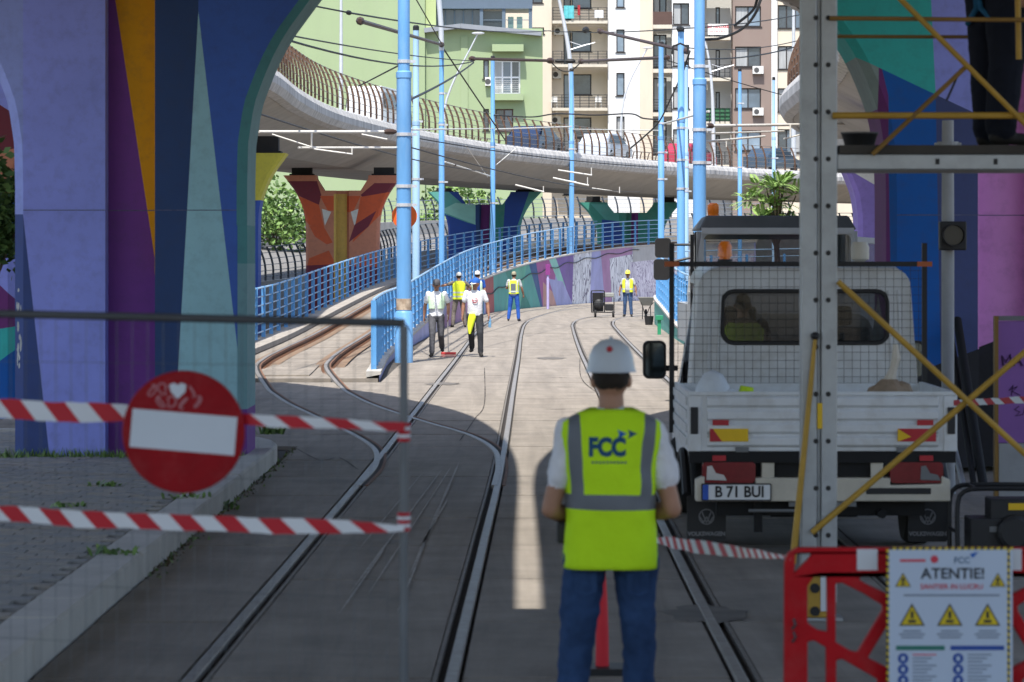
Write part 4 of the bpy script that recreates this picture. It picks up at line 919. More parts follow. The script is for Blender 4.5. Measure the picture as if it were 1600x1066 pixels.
mb = B(); mb.add(*plate([[(-.945, .40), (.945, .40), (.945, .56), (.88, .59), (.88, .53), (.5, .52), (.5, .575), (-.5, .575), (-.5, .52), (-.88, .53), (-.88, .59), (-.945, .56)]], .16), 0, Matrix.Translation((0, -.04, 0)))
bp = mb.build('bumper', creamv, pk, local=True, bevel=.01)
mb = B(); mb.box(.32, .80, -.046, -.0405, .455, .50); mb.build('bumper_slot', plastic, bp, local=True)
mb = B(); mb.add(*plate([rounded(-.905, -.385, .405, .535, .01)], .012), 0, Matrix.Translation((0, -.055, 0))); npl = mb.build('number_plate', plastic, pk, local=True)
mb = B(); mb.box(-.895, -.395, -.058, -.0555, .415, .525); mb.build('plate_face', mat('plate_white', (.66, .67, .68), .4, var=.02), npl, local=True)
mb = B(); mb.box(-.895, -.852, -.0605, -.0585, .415, .525); mb.build('euro_band', mat('euro_blue', (.02, .08, .42), .4), npl, local=True)
v, f = lettering('B 71 BUI', .115, .003); mb = B(); mb.add([Vector((p.x * .88 - .622, p.y - .0605, p.z + .47)) for p in v], f); mb.build('lettering', plastic, npl, local=True)
mb = B(); mb.box(-.85, .85, .1, 5.0, .42, .56); mb.box(-.78, .78, .15, .25, .28, .41); mb.box(-.35, .3, .4, 1.1, .25, .42); mb.tube([(.45, .05, .3), (.45, .9, .3), (.3, 1.8, .32)], .035, 8); mb.tube([(-.8, 1.0, .32), (.8, 1.0, .32)], .07, 10); mb.box(-.5, -.44, .1, .16, .16, .4); mb.build('chassis', under, pk, local=True)
mb = B(); mb.tube([(-.55, .0, .33), (-.1, -.01, .33)], .012, 6); mb.box(-.25, .25, -.01, .03, .36, .395); mb.build('tow_bracket', gry, pk, local=True)
for sx in (-1, 1):
    wheel(pk, sx * .82, 1.0, .33, .33, .22); wheel(pk, sx * .82, 4.0, .33, .33, .22)
    x0, x1 = sorted((sx * .69, sx * .985)); mb = B(); mb.add(*plate([rounded(x0, x1, .06, .41, .02)], .02), 0, Matrix.Translation((0, .42, 0))); fl_ = mb.build('mudflap', plastic, pk, local=True)
    c = ((x0 + x1) / 2, .418, .25); ring = [[(c[0] + .06 * math.cos(R(a)), c[2] + .06 * math.sin(R(a))) for a in range(0, 360, 20)], [(c[0] + .052 * math.cos(R(a)), c[2] + .052 * math.sin(R(a))) for a in range(0, 360, 20)]]
    mb = B(); mb.add(*plate(ring, .002), 0, Matrix.Translation((0, .4175, 0)))
    for st, yy in ((((-.034, .034), (0, -.045), (.034, .034)), 0), (((-.05, .0), (-.024, -.045), (0, .0), (.024, -.045), (.05, .0)), 0)):
        for p, q in zip(st, st[1:]): mb.bar((c[0] + p[0], .4182, c[2] + p[1]), (c[0] + q[0], .4182, c[2] + q[1]), .009, .002, up=Vector((0, 1, 0)))
    v, f = lettering('VOLKSWAGEN', .042, .002); mb.add([Vector((p.x + c[0], p.y + .418, p.z + .12)) for p in v], f)
    mb.build('emblem', mat('flap_print', (.20, .20, .21), .6), fl_, local=True)
    mb = B(); mb.tube([(sx * .985, y_, .41 + .30 * math.sin(math.pi * (y_ - .45) / 1.1)) for y_ in [.45 + i * .1 for i in range(12)]], .035, 8); mb.build('wheel_arch', plastic, pk, local=True, smooth=True)
# crew cab, hollow, so that light comes through its windows
Mc = Matrix.Translation((.06, 2.12, 0))
def cab_outline(w0, w1, z0, z1, r=.16):
    return [(-w0, z0), (w0, z0), (w0, z0 + .35), (w0 - .02, z0 + .45)] + [(w1 - r + r * math.cos(R(a)), z1 - r + r * math.sin(R(a))) for a in range(0, 91, 15)] + [(-w1 + r + r * math.cos(R(a)), z1 - r + r * math.sin(R(a))) for a in range(90, 181, 15)] + [(-w0 + .02, z0 + .45), (-w0, z0 + .35)]
ol = cab_outline(.95, .86, .55, 2.13); rw_ = rounded(-.655, .665, 1.53, 1.93, .09)
mb = B(); add_plate(mb, [ol, rw_], .05, Mc); cab = mb.build('cab_rear_wall', whitev, pk, local=True, bevel=.012)
for rx in (-.78, -.70, .70, .78): mb = B(); mb.tube([(rx + .06, 2.115, .9), (rx + .06, 2.115, 1.45), (rx * .97 + .06, 2.115, 1.95)], .012, 6); mb.build('pressed_rib', whitev, cab, local=True, smooth=True)
mb = B(); mb.tube([(x + .06, 2.118, z) for x, z in rounded(-.665, .675, 1.52, 1.94, .095) + [rounded(-.665, .675, 1.52, 1.94, .095)[0]]], .018, 6); mb.build('window_seal', plastic, cab, local=True, smooth=True)
mb = B(); add_plate(mb, [rw_], .008, Matrix.Translation((.06, 2.145, 0))); mb.build('rear_window', cabgl, cab, local=True)
rings = [(2.17, ol), (2.6, cab_outline(.955, .87, .55, 2.16)), (3.4, cab_outline(.955, .86, .55, 2.16)), (3.9, cab_outline(.955, .80, .55, 2.05)), (4.35, cab_outline(.95, .80, .55, 1.72)), (4.55, cab_outline(.95, .86, .55, 1.32)), (5.1, cab_outline(.9, .82, .5, 1.05))]
mb = B(); n = len(ol); vs = []; fs = []
for y_, o_l in rings: vs += [(x + .06, y_, z) for x, z in o_l]
wl = {4, 5, 6, 7, 8, 9, 10, 11, 12, 13, 14, 15, 16, 17}
for i in range(len(rings) - 1):
    for j in range(n):
        side_win = j in (3, n - 3) and i in (1, 2)
        if side_win: continue
        if i in (3,) and 4 <= j <= 16: continue
        fs.append((i * n + j, i * n + (j + 1) % n, (i + 1) * n + (j + 1) % n, (i + 1) * n + j))
mb.add(vs, fs); mb.build('cab_shell', whitev, pk, local=True, smooth=True)
mb = B(); mb.box(-.7, .8, 2.5, 2.65, .9, 1.45); mb.box(-.62, -.1, 3.5, 3.65, .9, 1.62); mb.box(.2, .75, 3.5, 3.65, .9, 1.62); mb.box(-.5, -.22, 3.53, 3.62, 1.63, 1.8); mb.box(.35, .6, 3.53, 3.62, 1.63, 1.8); mb.build('seats', seatm, pk, local=True, bevel=.04)
mb = B(); mb.box(-.8, .9, 4.2, 4.5, 1.05, 1.3); mb.build('dashboard', plastic, pk, local=True, bevel=.03)
# load guard: black frame with a wire grid behind the cab
mb = B(); mb.box(-1.04, -1.0, 2.02, 2.06, .8, 2.33); mb.box(1.0, 1.04, 2.02, 2.06, .8, 2.33); mb.box(-.999, .999, 2.025, 2.055, 2.14, 2.18); mb.box(-.999, .999, 2.025, 2.055, 1.15, 1.2)
rk = mb.build('load_guard', black, pk, local=True)
mb = B()
for i in range(30): x = -.97 + i * .067; mb.box(x - .0015, x + .0015, 2.036, 2.042, 1.2, 2.14)
for i in range(14): z = 1.25 + i * .066; mb.box(-.999, .999, 2.043, 2.049, z - .0015, z + .0015)
mb.build('wire_grid', black, rk, local=True)
for sx in (-1, 1): mb = B(); mb.box(sx * 1.02 - .06, sx * 1.02 + .06, 2.018, 2.0195, 2.14, 2.18); mb.build('end_reflector', mat('dull_orange', (.4, .1, .03), .5), rk, local=True)
mb = B(); mb.lathe([(.05, 2.13), (.05, 2.2), (.045, 2.22), (.058, 2.22), (.055, 2.31), (.035, 2.345), (0.001, 2.35)], (-.56, 2.5, 0), 16, 0); bc = mb.build('beacon', amber, pk, local=True, smooth=True)
mb = B(); mb.lathe([(.06, 2.13), (.06, 2.2)], (-.56, 2.5, 0), 14); mb.build('beacon_base', plastic, bc, local=True)
mb = B(); mb.lathe([(.04, 2.13), (.04, 2.18), (.075, 2.2), (.075, 2.3), (.06, 2.34)], (.55, 2.5, 0), 14); mb.build('work_lamp', mat('lamp_ivory', (.5, .46, .38), .4), pk, local=True, smooth=True)
for sx, w in ((-1, .2), (1, .17)):
    mb = B(); add_plate(mb, [rounded(-w / 2, w / 2, 0, .33, .05)], .12, Matrix.Translation((.06 + sx * 1.13, 4.0, 1.16))); mr_ = mb.build('wing_mirror', plastic, pk, local=True, bevel=.02)
    mb = B(); add_plate(mb, [rounded(-w / 2 + .02, w / 2 - .02, .02, .31, .04)], .004, Matrix.Translation((.06 + sx * 1.13, 3.994, 1.16))); mb.build('mirror_glass', mat('mirror_face', (.10, .13, .14), .06, metal=.9, var=.3, scale=8), mr_, local=True)
    mb = B(); mb.tube([(.06 + sx * .93, 4.08, 1.25), (.06 + sx * 1.1, 4.06, 1.25)], .025, 8); mb.build('mirror_arm', plastic, mr_, local=True)
for x in (-.6, 0, .6): mb = B(); mb.box(x - .05, x + .05, -.018, .0, .765, .80); mb.build('hinge', gry, tg, local=True)
# load peeping over the tailgate
mb = B(); mb.ball((TX - .80, TY + .25, 1.10), (.15, .14, .27), 12); mb.ball((TX - .70, TY + .24, 1.06), (.12, .12, .19), 10)
mb.box(TX - .8, TX - .6, TY + .2, TY + .35, .815, .95)
mb.build('rubbish_bag', mat('bag_white', (.62, .66, .70), .5, bump=.6, bscale=14), smooth=True, label='pale plastic bag peeping over the tailgate of the pickup', cat='bag')
mb = B(); mb.tube([(TX - .6, TY + .3, .82), (TX - .57, TY + .3, 1.05), (TX - .54, TY + .3, 1.24)], [.09, .08, .05], 8); mb.build('vest_bundle', mat('vest_yellow', (.52, .72, .02), .7), label='yellow-green cloth bundle beside the pale bag in the pickup bed', cat='cloth')
sk = thing('sack', 'brown paper sack with a twisted top on the pickup bed', 'sack', (TX + .52, TY + .2, .82)); paperm = mat('sack_brown', (.26, .19, .13), .85, var=.3, scale=8, bump=.6, bscale=12)
mb = B(); mb.lathe([(.10, 0), (.16, .06), (.17, .25), (.15, .4), (.06, .48)], n=10); mb.ball((.09, -.02, .38), (.09, .08, .09), 8); mb.ball((-.1, 0, .36), (.08, .08, .08), 8); mb.build('sack_body', paperm, sk, local=True)
mb = B(); mb.tube([(0, 0, .46), (.03, 0, .55), (.05, -.01, .64), (.045, 0, .74)], [.05, .03, .035, .02], 7); mb.build('twisted_top', mat('cloth_ivory', (.55, .5, .42), .8), sk, local=True)

# second truck beyond the pickup
T2 = thing('flatbed_truck', 'taller grey truck cab with a dark roof and open door beyond the pickup', 'truck', (3.9, 47.0, 0)); grv = mat('truck_grey', (.36, .38, .40), .45, var=.1, scale=2, dirt=.2)
o2 = [(-1.2, .9), (1.2, .9), (1.22, 1.7), (1.16, 2.35), (1.1, 2.62), (-1.1, 2.62), (-1.16, 2.35), (-1.22, 1.7)]; w2 = rounded(-1.08, 1.08, 1.75, 2.56, .08)
mb = B(); add_plate(mb, [o2, w2], .06, Matrix.Translation((0, 0, 0))); cb = mb.build('cab_wall', grv, T2, local=True, bevel=.02)
mb = B(); add_plate(mb, [w2], .01, Matrix.Translation((0, .03, 0))); mb.build('rear_glass', glass('truck_glass', (.02, .03, .03), .5), cb, local=True)
mb = B(); add_plate(mb, [o2, rounded(-1.05, 1.05, 1.7, 2.5, .08)], .06, Matrix.Translation((0, 1.9, 0))); mb.build('front_wall', grv, cb, local=True)
for sx in (-1, 1):
    mb = B(); P = [(sx * 1.21, .06, 1.7), (sx * 1.21, 1.9, 1.7), (sx * 1.21, 1.9, .9), (sx * 1.21, .06, .9)]; mb.add(P + [(sx * 1.17, y, z) for x, y, z in P], [(0, 1, 2, 3), (7, 6, 5, 4), (0, 4, 5, 1)]); mb.box(sx * 1.15 - .03, sx * 1.15 + .03, .062, .2, 1.7, 2.61); mb.box(sx * 1.15 - .03, sx * 1.15 + .03, 1.76, 1.899, 1.7, 2.61); mb.build('side_panel', grv, T2, local=True)
mb = B(); mb.add([(-1.16, -.05, 2.63), (1.16, -.05, 2.63), (1.16, 2.0, 2.63), (-1.16, 2.0, 2.63), (-1.05, .05, 2.84), (1.05, .05, 2.84), (1.0, 1.9, 2.84), (-1.0, 1.9, 2.84)], [(0, 3, 2, 1), (4, 5, 6, 7), (0, 1, 5, 4), (1, 2, 6, 5), (2, 3, 7, 6), (3, 0, 4, 7)]); mb.build('roof', mat('roof_charcoal', (.06, .065, .07), .6, var=.15), T2, local=True, bevel=.03)
mb = B(); mb.box(-1.12, 1.12, -.06, -.002, 2.57, 2.66); mb.build('roof_trim', grv, T2, local=True)
mb = B(); mb.lathe([(.08, 2.84), (.08, 2.88), (.085, 2.89), (.085, 3.0), (.05, 3.03)], (-.92, .4, 0), 14); mb.build('beacon', amber, T2, local=True, smooth=True)
mb = B(); mb.box(-.9, -.2, .5, .7, 1.2, 2.0); mb.box(.2, .9, .5, .7, 1.2, 2.0); mb.box(-1.0, 1.0, 1.5, 1.88, 1.2, 1.7); mb.build('seats', seatm, T2, local=True, bevel=.04)
for k, (z0, z1, xo) in enumerate(((2.22, 2.52, -1.6), (1.88, 2.2, -1.62))):
    mb = B(); add_plate(mb, [rounded(-.12, .12, 0, z1 - z0, .05)], .14, Matrix.Translation((xo, 1.7, z0))); m_ = mb.build('mirror', plastic, T2, local=True, bevel=.02)
    mb = B(); mb.tube([(-1.18, 1.8, z1 - .1 + k * .12), (xo, 1.78, z1 - .1 + k * .02)], .022, 6); mb.build('mirror_arm', plastic, m_, local=True)
mb = B(); fr = [(0, 0), (.95, 0), (.95, .75), (.72, 1.55), (0, 1.6)]; mb.add(*plate([fr, [(.1, .8), (.85, .8), (.66, 1.46), (.1, 1.5)]], .05), 0, Matrix.Translation((1.2, 1.5, .95)) @ Matrix.Rotation(R(12), 4, 'Z')); dr_ = mb.build('open_door', mat('door_white', (.55, .57, .6), .4, var=.06), T2, local=True, bevel=.01)
mb = B(); mb.add(*plate([[(.1, .8), (.85, .8), (.66, 1.46), (.1, 1.5)]], .008), 0, Matrix.Translation((1.2, 1.52, .95)) @ Matrix.Rotation(R(12), 4, 'Z')); mb.build('door_glass', glass('door_glass', (.2, .25, .28), .35), dr_, local=True)
mb = B(); mb.box(-1.05, 1.05, .1, 5.5, .55, .88); mb.build('chassis', under, T2, local=True)
mb = B(); mb.box(-1.18, 1.18, 2.3, 5.6, .9, 1.5); mb.build('flatbed', grv, T2, local=True)
for sx in (-1, 1): wheel(T2, sx * 1.0, .8, .45, .45, .26); wheel(T2, sx * 1.0, 4.4, .45, .45, .26)
mb = B(); mb.box(-1.28, -1.23, -.06, .04, 1.1, 2.56); mb.build('grab_rail', plastic, T2, local=True)

# parked cars on the viaduct
def car(label, px, off, body, L=4.3, h=1.5, van=False, Y=None):
    # placed on the deck a few metres in from the rim, nose along the road
    i = min(range(len(IN_L)), key=lambda k: abs(px_of(IN_L[k] - side(IN_L, k) * off) - px) if IN_L[k].y > 105 else 1e9)
    p = IN_L[i] - side(IN_L, i) * off + V(0, 0, .70); d = IN_L[i + 1] - IN_L[i - 1]
    root = thing('parked_van' if van else 'parked_car', label, 'van' if van else 'car', p, 'cars parked on the viaduct', math.atan2(d.y, d.x) - math.pi / 2)
    m = mat('car_' + body[0], body[1], .25, var=.04, spec=.7)
    if van: prof = [(-L / 2, .35), (L / 2, .35), (L / 2, .95), (L / 2 - .5, 1.15), (L / 2 - 1.2, h - .1), (L / 2 - 1.5, h), (-L / 2 + .1, h), (-L / 2, h - .2)]; gl = [(-L / 2 + .25, 1.2), (L / 2 - .85, 1.2), (L / 2 - 1.35, h - .25), (-L / 2 + .25, h - .25)]
    else: prof = [(-L / 2, .3), (L / 2, .3), (L / 2, .75), (L / 2 - .9, .95), (L / 2 - 1.7, h - .05), (L / 2 - 2.2, h), (-L / 2 + .9, h - .03), (-L / 2 + .3, 1.0), (-L / 2, .95)]; gl = [(-L / 2 + .5, .98), (L / 2 - 1.1, .98), (L / 2 - 1.78, h - .12), (-L / 2 + 1.0, h - .11)]
    mb = MB(); n = len(prof); vs = []
    for x, ins in ((-.86, .14), (-.74, 0), (.74, 0), (.86, .14)):
        for y, z in prof: vs.append((x if z < 1.0 else x * (.98 if abs(x) < .8 else .84), y * (1 - ins * .12), z - (ins * .3 if z > 1.0 else 0)))
    fs = [tuple(range(n)), tuple(range(4 * n - 1, 3 * n - 1, -1))] + [(k * n + j, k * n + (j + 1) % n, (k + 1) * n + (j + 1) % n, (k + 1) * n + j) for k in range(3) for j in range(n)]
    mb.add(vs, fs); mb.build('body', m, root, local=True, bevel=.05)
    for sx in (-1, 1):
        mb = MB(); mb.add([(sx * (.87 if z < 1.25 else .775) - (0 if True else 0), y, z) for y, z in gl], [(0, 1, 2, 3)]); o = mb.build('side_window', mat('car_glass', (.012, .015, .018), .1, var=0, spec=.4), root, local=True)
        so = o.modifiers.new('solid', 'SOLIDIFY'); so.thickness = .02; so.offset = 0
    for sx in (-1, 1):
        for y in (-L * .3, L * .3): wheel(root, sx * .76, y, .31, .31, .2)
    return root
car('white van parked on the viaduct in front of the green wall', 590, 3.4, ('white', (.66, .67, .68)), 5.2, 2.1, True)
car('dark blue car on the viaduct in front of the green building', 836, 3.0, ('darkblue', (.015, .03, .075)))
car('silver car on the viaduct in front of the white facade', 945, 2.6, ('silver', (.50, .54, .60)))
car('red car on the viaduct between the blue poles', 1078, 3.2, ('red', (.35, .03, .06)))
car('blue-grey car on the viaduct near the leafy tree', 1208, 2.6, ('bluegrey', (.04, .065, .10)))
# ---------------------------------------------------------------- trees, shrubs, weeds
leafm = [mat('leaf_%s' % n, c, .6, var=.25, scale=1.5) for n, c in (('mid', (.14, .24, .06)), ('light', (.23, .35, .10)), ('dark', (.06, .12, .03)))]
bark = mat('bark', (.12, .09, .065), .9, var=.3, scale=6, bump=.5)
def leafy(name, label, c, rad, n, size, trunk_z, cat='tree', mats=None, group=None, trunk=.12):
    c = Vector(c); root = thing(name, label, cat, (c.x, c.y, trunk_z), group); rnd = random.Random(int(c.x * 100 + c.y))
    mb = MB(); top = c - Vector((c.x, c.y, trunk_z)); 
    mb.tube([(0, 0, 0), (.05, 0, top.z * .5), (0, .05, top.z)], [trunk, trunk * .7, trunk * .35], 8)
    for k in range(6):
        a = rnd.random() * 6.28; e = Vector((math.cos(a) * rad[0] * .7, math.sin(a) * rad[1] * .7, top.z + rnd.uniform(-.3, .6) * rad[2])); mb.tube([(0, 0, top.z * .6), e * .5 + Vector((0, 0, top.z * .3)), e], [trunk * .4, trunk * .25, .01], 6)
    mb.build('trunk', bark, root, local=True)
    clumps = []
    for k in range(26):
        d = Vector((rnd.gauss(0, 1), rnd.gauss(0, 1), rnd.gauss(0, 1))).normalized() * rnd.uniform(.35, .95); clumps.append((Vector((d.x * rad[0], d.y * rad[1], d.z * rad[2])), rnd.uniform(.2, .42)))
    mb = MB()
    for k in range(n):
        cc, cr = rnd.choice(clumps); d = Vector((rnd.gauss(0, 1), rnd.gauss(0, 1), rnd.gauss(0, 1))) * .55 * cr
        p = top + cc + Vector((d.x * rad[0], d.y * rad[1], d.z * rad[2])); u = Vector((rnd.gauss(0, 1), rnd.gauss(0, 1), rnd.gauss(0, .6))).normalized(); w = u.cross(Vector((rnd.gauss(0, 1), rnd.gauss(0, 1), rnd.gauss(0, 1)))).normalized(); s = size * rnd.uniform(.6, 1.3)
        mb.add([p, p + u * s * .5 + w * s * .28, p + u * s, p + u * s * .5 - w * s * .28], [(0, 1, 2, 3)], rnd.choice((0, 0, 1, 2)))
    me = bpy.data.meshes.new('crown'); me.from_pydata(mb.v, [], mb.f)
    for m in mats or leafm: me.materials.append(m)
    me.polygons.foreach_set('material_index', mb.m)
    link_mesh('crown', me, root)
leafy('roadside_tree', 'bushy green tree beside the green building, seen past the olive pillar', at(436, 350, 160), (2.0, 1.5, 1.9), 1900, .30, 1.2)
leafy('roadside_tree', 'light green tree under the viaduct between the painted pillars', at(722, 308, 200), (2.3, 1.5, 1.3), 1200, .33, 3.0)
leafy('shrub', 'small green bush at the street barrier right of the orange pillar', at(668, 355, 196), (1.6, 1.0, .9), 900, .3, 2.9, 'shrub')
leafy('roadside_tree', 'dark leafy branches overhanging at the outer edge of the lavender pillar', at(-22, 345, 39), (.62, .5, .85), 2600, .13, .15, mats=[leafm[2], leafm[0], leafm[2]], trunk=.06)
# tree of heaven: long feathery leaves
c = at(1213, 305, 66); th = thing('tree_of_heaven', 'tree with long feathery leaves behind the second truck and the scaffold post', 'tree', (c.x, c.y, 0)); rnd = random.Random(5)
mb = MB(); mb.tube([(0, 0, 0), (.05, 0, 1.6), (-.05, 0, c.z)], [.1, .07, .04], 8)
tips = []
for k in range(26):
    a = k * 2.4; r_ = rnd.uniform(.05, .62); e = Vector((math.cos(a) * r_, math.sin(a) * r_ * .8, c.z + rnd.uniform(-.8, .25))); mb.tube([(0, 0, c.z - 1.1), Vector((e.x * .5, e.y * .5, c.z - .45)), e], [.03, .02, .012], 5); tips.append(e)
mb.build('trunk', bark, th, local=True)
mb = MB()
for e in tips:
    for k in range(9):
        a = rnd.random() * 6.28; el = rnd.uniform(-.1, 1.35); L_ = rnd.uniform(.3, .6); d = Vector((math.cos(a) * math.cos(el), math.sin(a) * math.cos(el), math.sin(el))); sd = d.cross(Vector((0, 0, 1))).normalized(); mi = rnd.choice((0, 1, 1, 0)); prev = e
        for j in range(13):
            t = (j + 1) / 13; p = e + d * L_ * t + Vector((0, 0, -.35 * L_ * t * t)); q = (p - prev).normalized(); up = sd.cross(q)
            if j > 1:
                for s_ in (-1, 1):
                    ln = .145 * (1 - .55 * t) * min(1, j / 3); o_ = sd * s_ * ln + q * ln * .35 - up * ln * .15; w_ = q * .018
                    mb.add([p, p + o_ * .5 + w_, p + o_, p + o_ * .5 - w_], [(0, 1, 2, 3)], mi)
            prev = p
me = bpy.data.meshes.new('crown'); me.from_pydata(mb.v, [], mb.f); [me.materials.append(m) for m in (leafm[0], leafm[1], leafm[2])]; me.polygons.foreach_set('material_index', mb.m); link_mesh('crown', me, th)
# weeds along the kerb and between the pavers
weeds = []
rnd = random.Random(11)
wl = [(170, 760, 'between the pavers in front of the lavender pillar', .06, 40), (110, 792, 'nearest the lower barrier tape on the pavement', .05, 26), (175, 868, 'below the lower barrier tape near the kerb', .08, 34), (345, 795, 'growing from the gutter beyond the no-entry disc', .08, 40), (290, 780, 'at the kerb edge right under the no-entry disc', .07, 30), (425, 678, 'on the rounded kerb corner', .14, 60)]
for px, py, where, h, n in wl:
    p = gr(px, py, .17); root_z = .172 if px != 345 else 0.0
    if px == 345: p = gr(px, py, 0.0); 
    mb = MB()
    for k in range(n):
        a = rnd.random() * 6.28; b_ = Vector((rnd.gauss(0, .07), rnd.gauss(0, .07), 0)); t_ = b_ + Vector((math.cos(a) * h * .8, math.sin(a) * h * .8, h * rnd.uniform(.3, 1))); w_ = Vector((-math.sin(a), math.cos(a), 0)) * .012; mdl = b_.lerp(t_, .5) + Vector((0, 0, h * .2))
        mb.add([b_ - w_, b_ + w_, mdl + w_ * 1.2, t_, mdl - w_ * 1.2], [(0, 1, 2, 3, 4)], k % 3)
    for v in mb.v: v += Vector((p.x, p.y, root_z - .003))
    mb.build('weed_tuft', leafm, label='green weed tuft ' + where, cat='weed', group='weeds on the pavement')
mb = MB()
for k in range(900):
    x = rnd.uniform(-5.5, -2.75); y = 32.95 - abs(rnd.gauss(0, .12)); a = rnd.random() * 6.28; h = rnd.uniform(.02, .11); b_ = Vector((x, y, .165)); t_ = b_ + Vector((math.cos(a) * h * .7, math.sin(a) * h * .7, h)); w_ = Vector((-math.sin(a), math.cos(a), 0)) * .01
    mb.add([b_ - w_, b_ + w_, t_], [(0, 1, 2)], k % 3)
mb.build('grass', leafm, local=True, kind='stuff', label='sparse grass growing along the foot of the lavender pillar', cat='grass')
mb = MB()
for k in range(700):
    u = rnd.random(); x = -2.55 + abs(rnd.gauss(0, .05)); y = 22 + 15 * u; a = rnd.random() * 6.28; h = rnd.uniform(.01, .06) * (1 if rnd.random() < .4 else .4); b_ = Vector((x, y, -.002)); t_ = b_ + Vector((math.cos(a) * h, math.sin(a) * h, h * .8)); w_ = Vector((-math.sin(a), math.cos(a), 0)) * .012
    mb.add([b_ - w_, b_ + w_, t_], [(0, 1, 2)], k % 3 if k % 2 else 3)
mb.build('gutter_litter', leafm + [mat('dry_leaf', (.12, .085, .05), .9, var=.3)], local=True, kind='stuff', label='dry leaves and weeds lying along the gutter of the kerb', cat='litter')
# ---------------------------------------------------------------- people
import numpy as np
skin = mat('skin', (.36, .19, .12), .55, var=.12, scale=12); skin_d = mat('tanned_skin', (.27, .135, .085), .55, var=.12, scale=12)
cloth = lambda n, c, v=.14: mat('cloth_' + n, c, .88, var=v, scale=9, bump=.25, bscale=60, spec=.15)
TEE, JEANS, GREYT, BLACKT = cloth('white_tee', (.66, .67, .70)), cloth('jeans', (.025, .055, .13), .35), cloth('grey_work', (.085, .085, .095), .3), cloth('black_work', (.035, .037, .042), .3)
NAVYT, BLUED, OLIVE, SHOE, HAIR = cloth('navy_work', (.012, .015, .025)), cloth('work_blue', (.03, .10, .40), .2), cloth('olive_grey', (.16, .14, .12), .3), mat('boot_black', (.02, .018, .016), .7, var=.2), mat('hair_dark', (.02, .014, .01), .8, var=.3, scale=40)
HIVIS = mat('hivis_lime', (.52, .82, .02), .75, var=.07, scale=5, bump=.2, bscale=30, spec=.1); HIVY = mat('hivis_yellow', (.72, .82, .05), .75, var=.07, scale=5, spec=.1)
REFL = mat('reflective_grey', (.13, .145, .165), .5, var=.08); REFLP = mat('reflective_pale', (.5, .55, .5), .5, var=.08); LOGO = mat('logo_petrol', (.01, .07, .16), .7); LOGOB = mat('logo_blue', (.01, .10, .42), .7)
def ell_ring(c, rx, ry, n=20): return [(c[0] + rx * math.cos(2 * math.pi * i / n), c[1] + ry * math.sin(2 * math.pi * i / n), c[2]) for i in range(n)]
def loft_rings(rings, cap=True):
    n = len(rings[0]); vs = [p for r in rings for p in r]; fs = [(i * n + j, i * n + (j + 1) % n, (i + 1) * n + (j + 1) % n, (i + 1) * n + j) for i in range(len(rings) - 1) for j in range(n)]
    if cap: fs += [tuple(range(n))[::-1], tuple((len(rings) - 1) * n + j for j in range(n))]
    return vs, fs
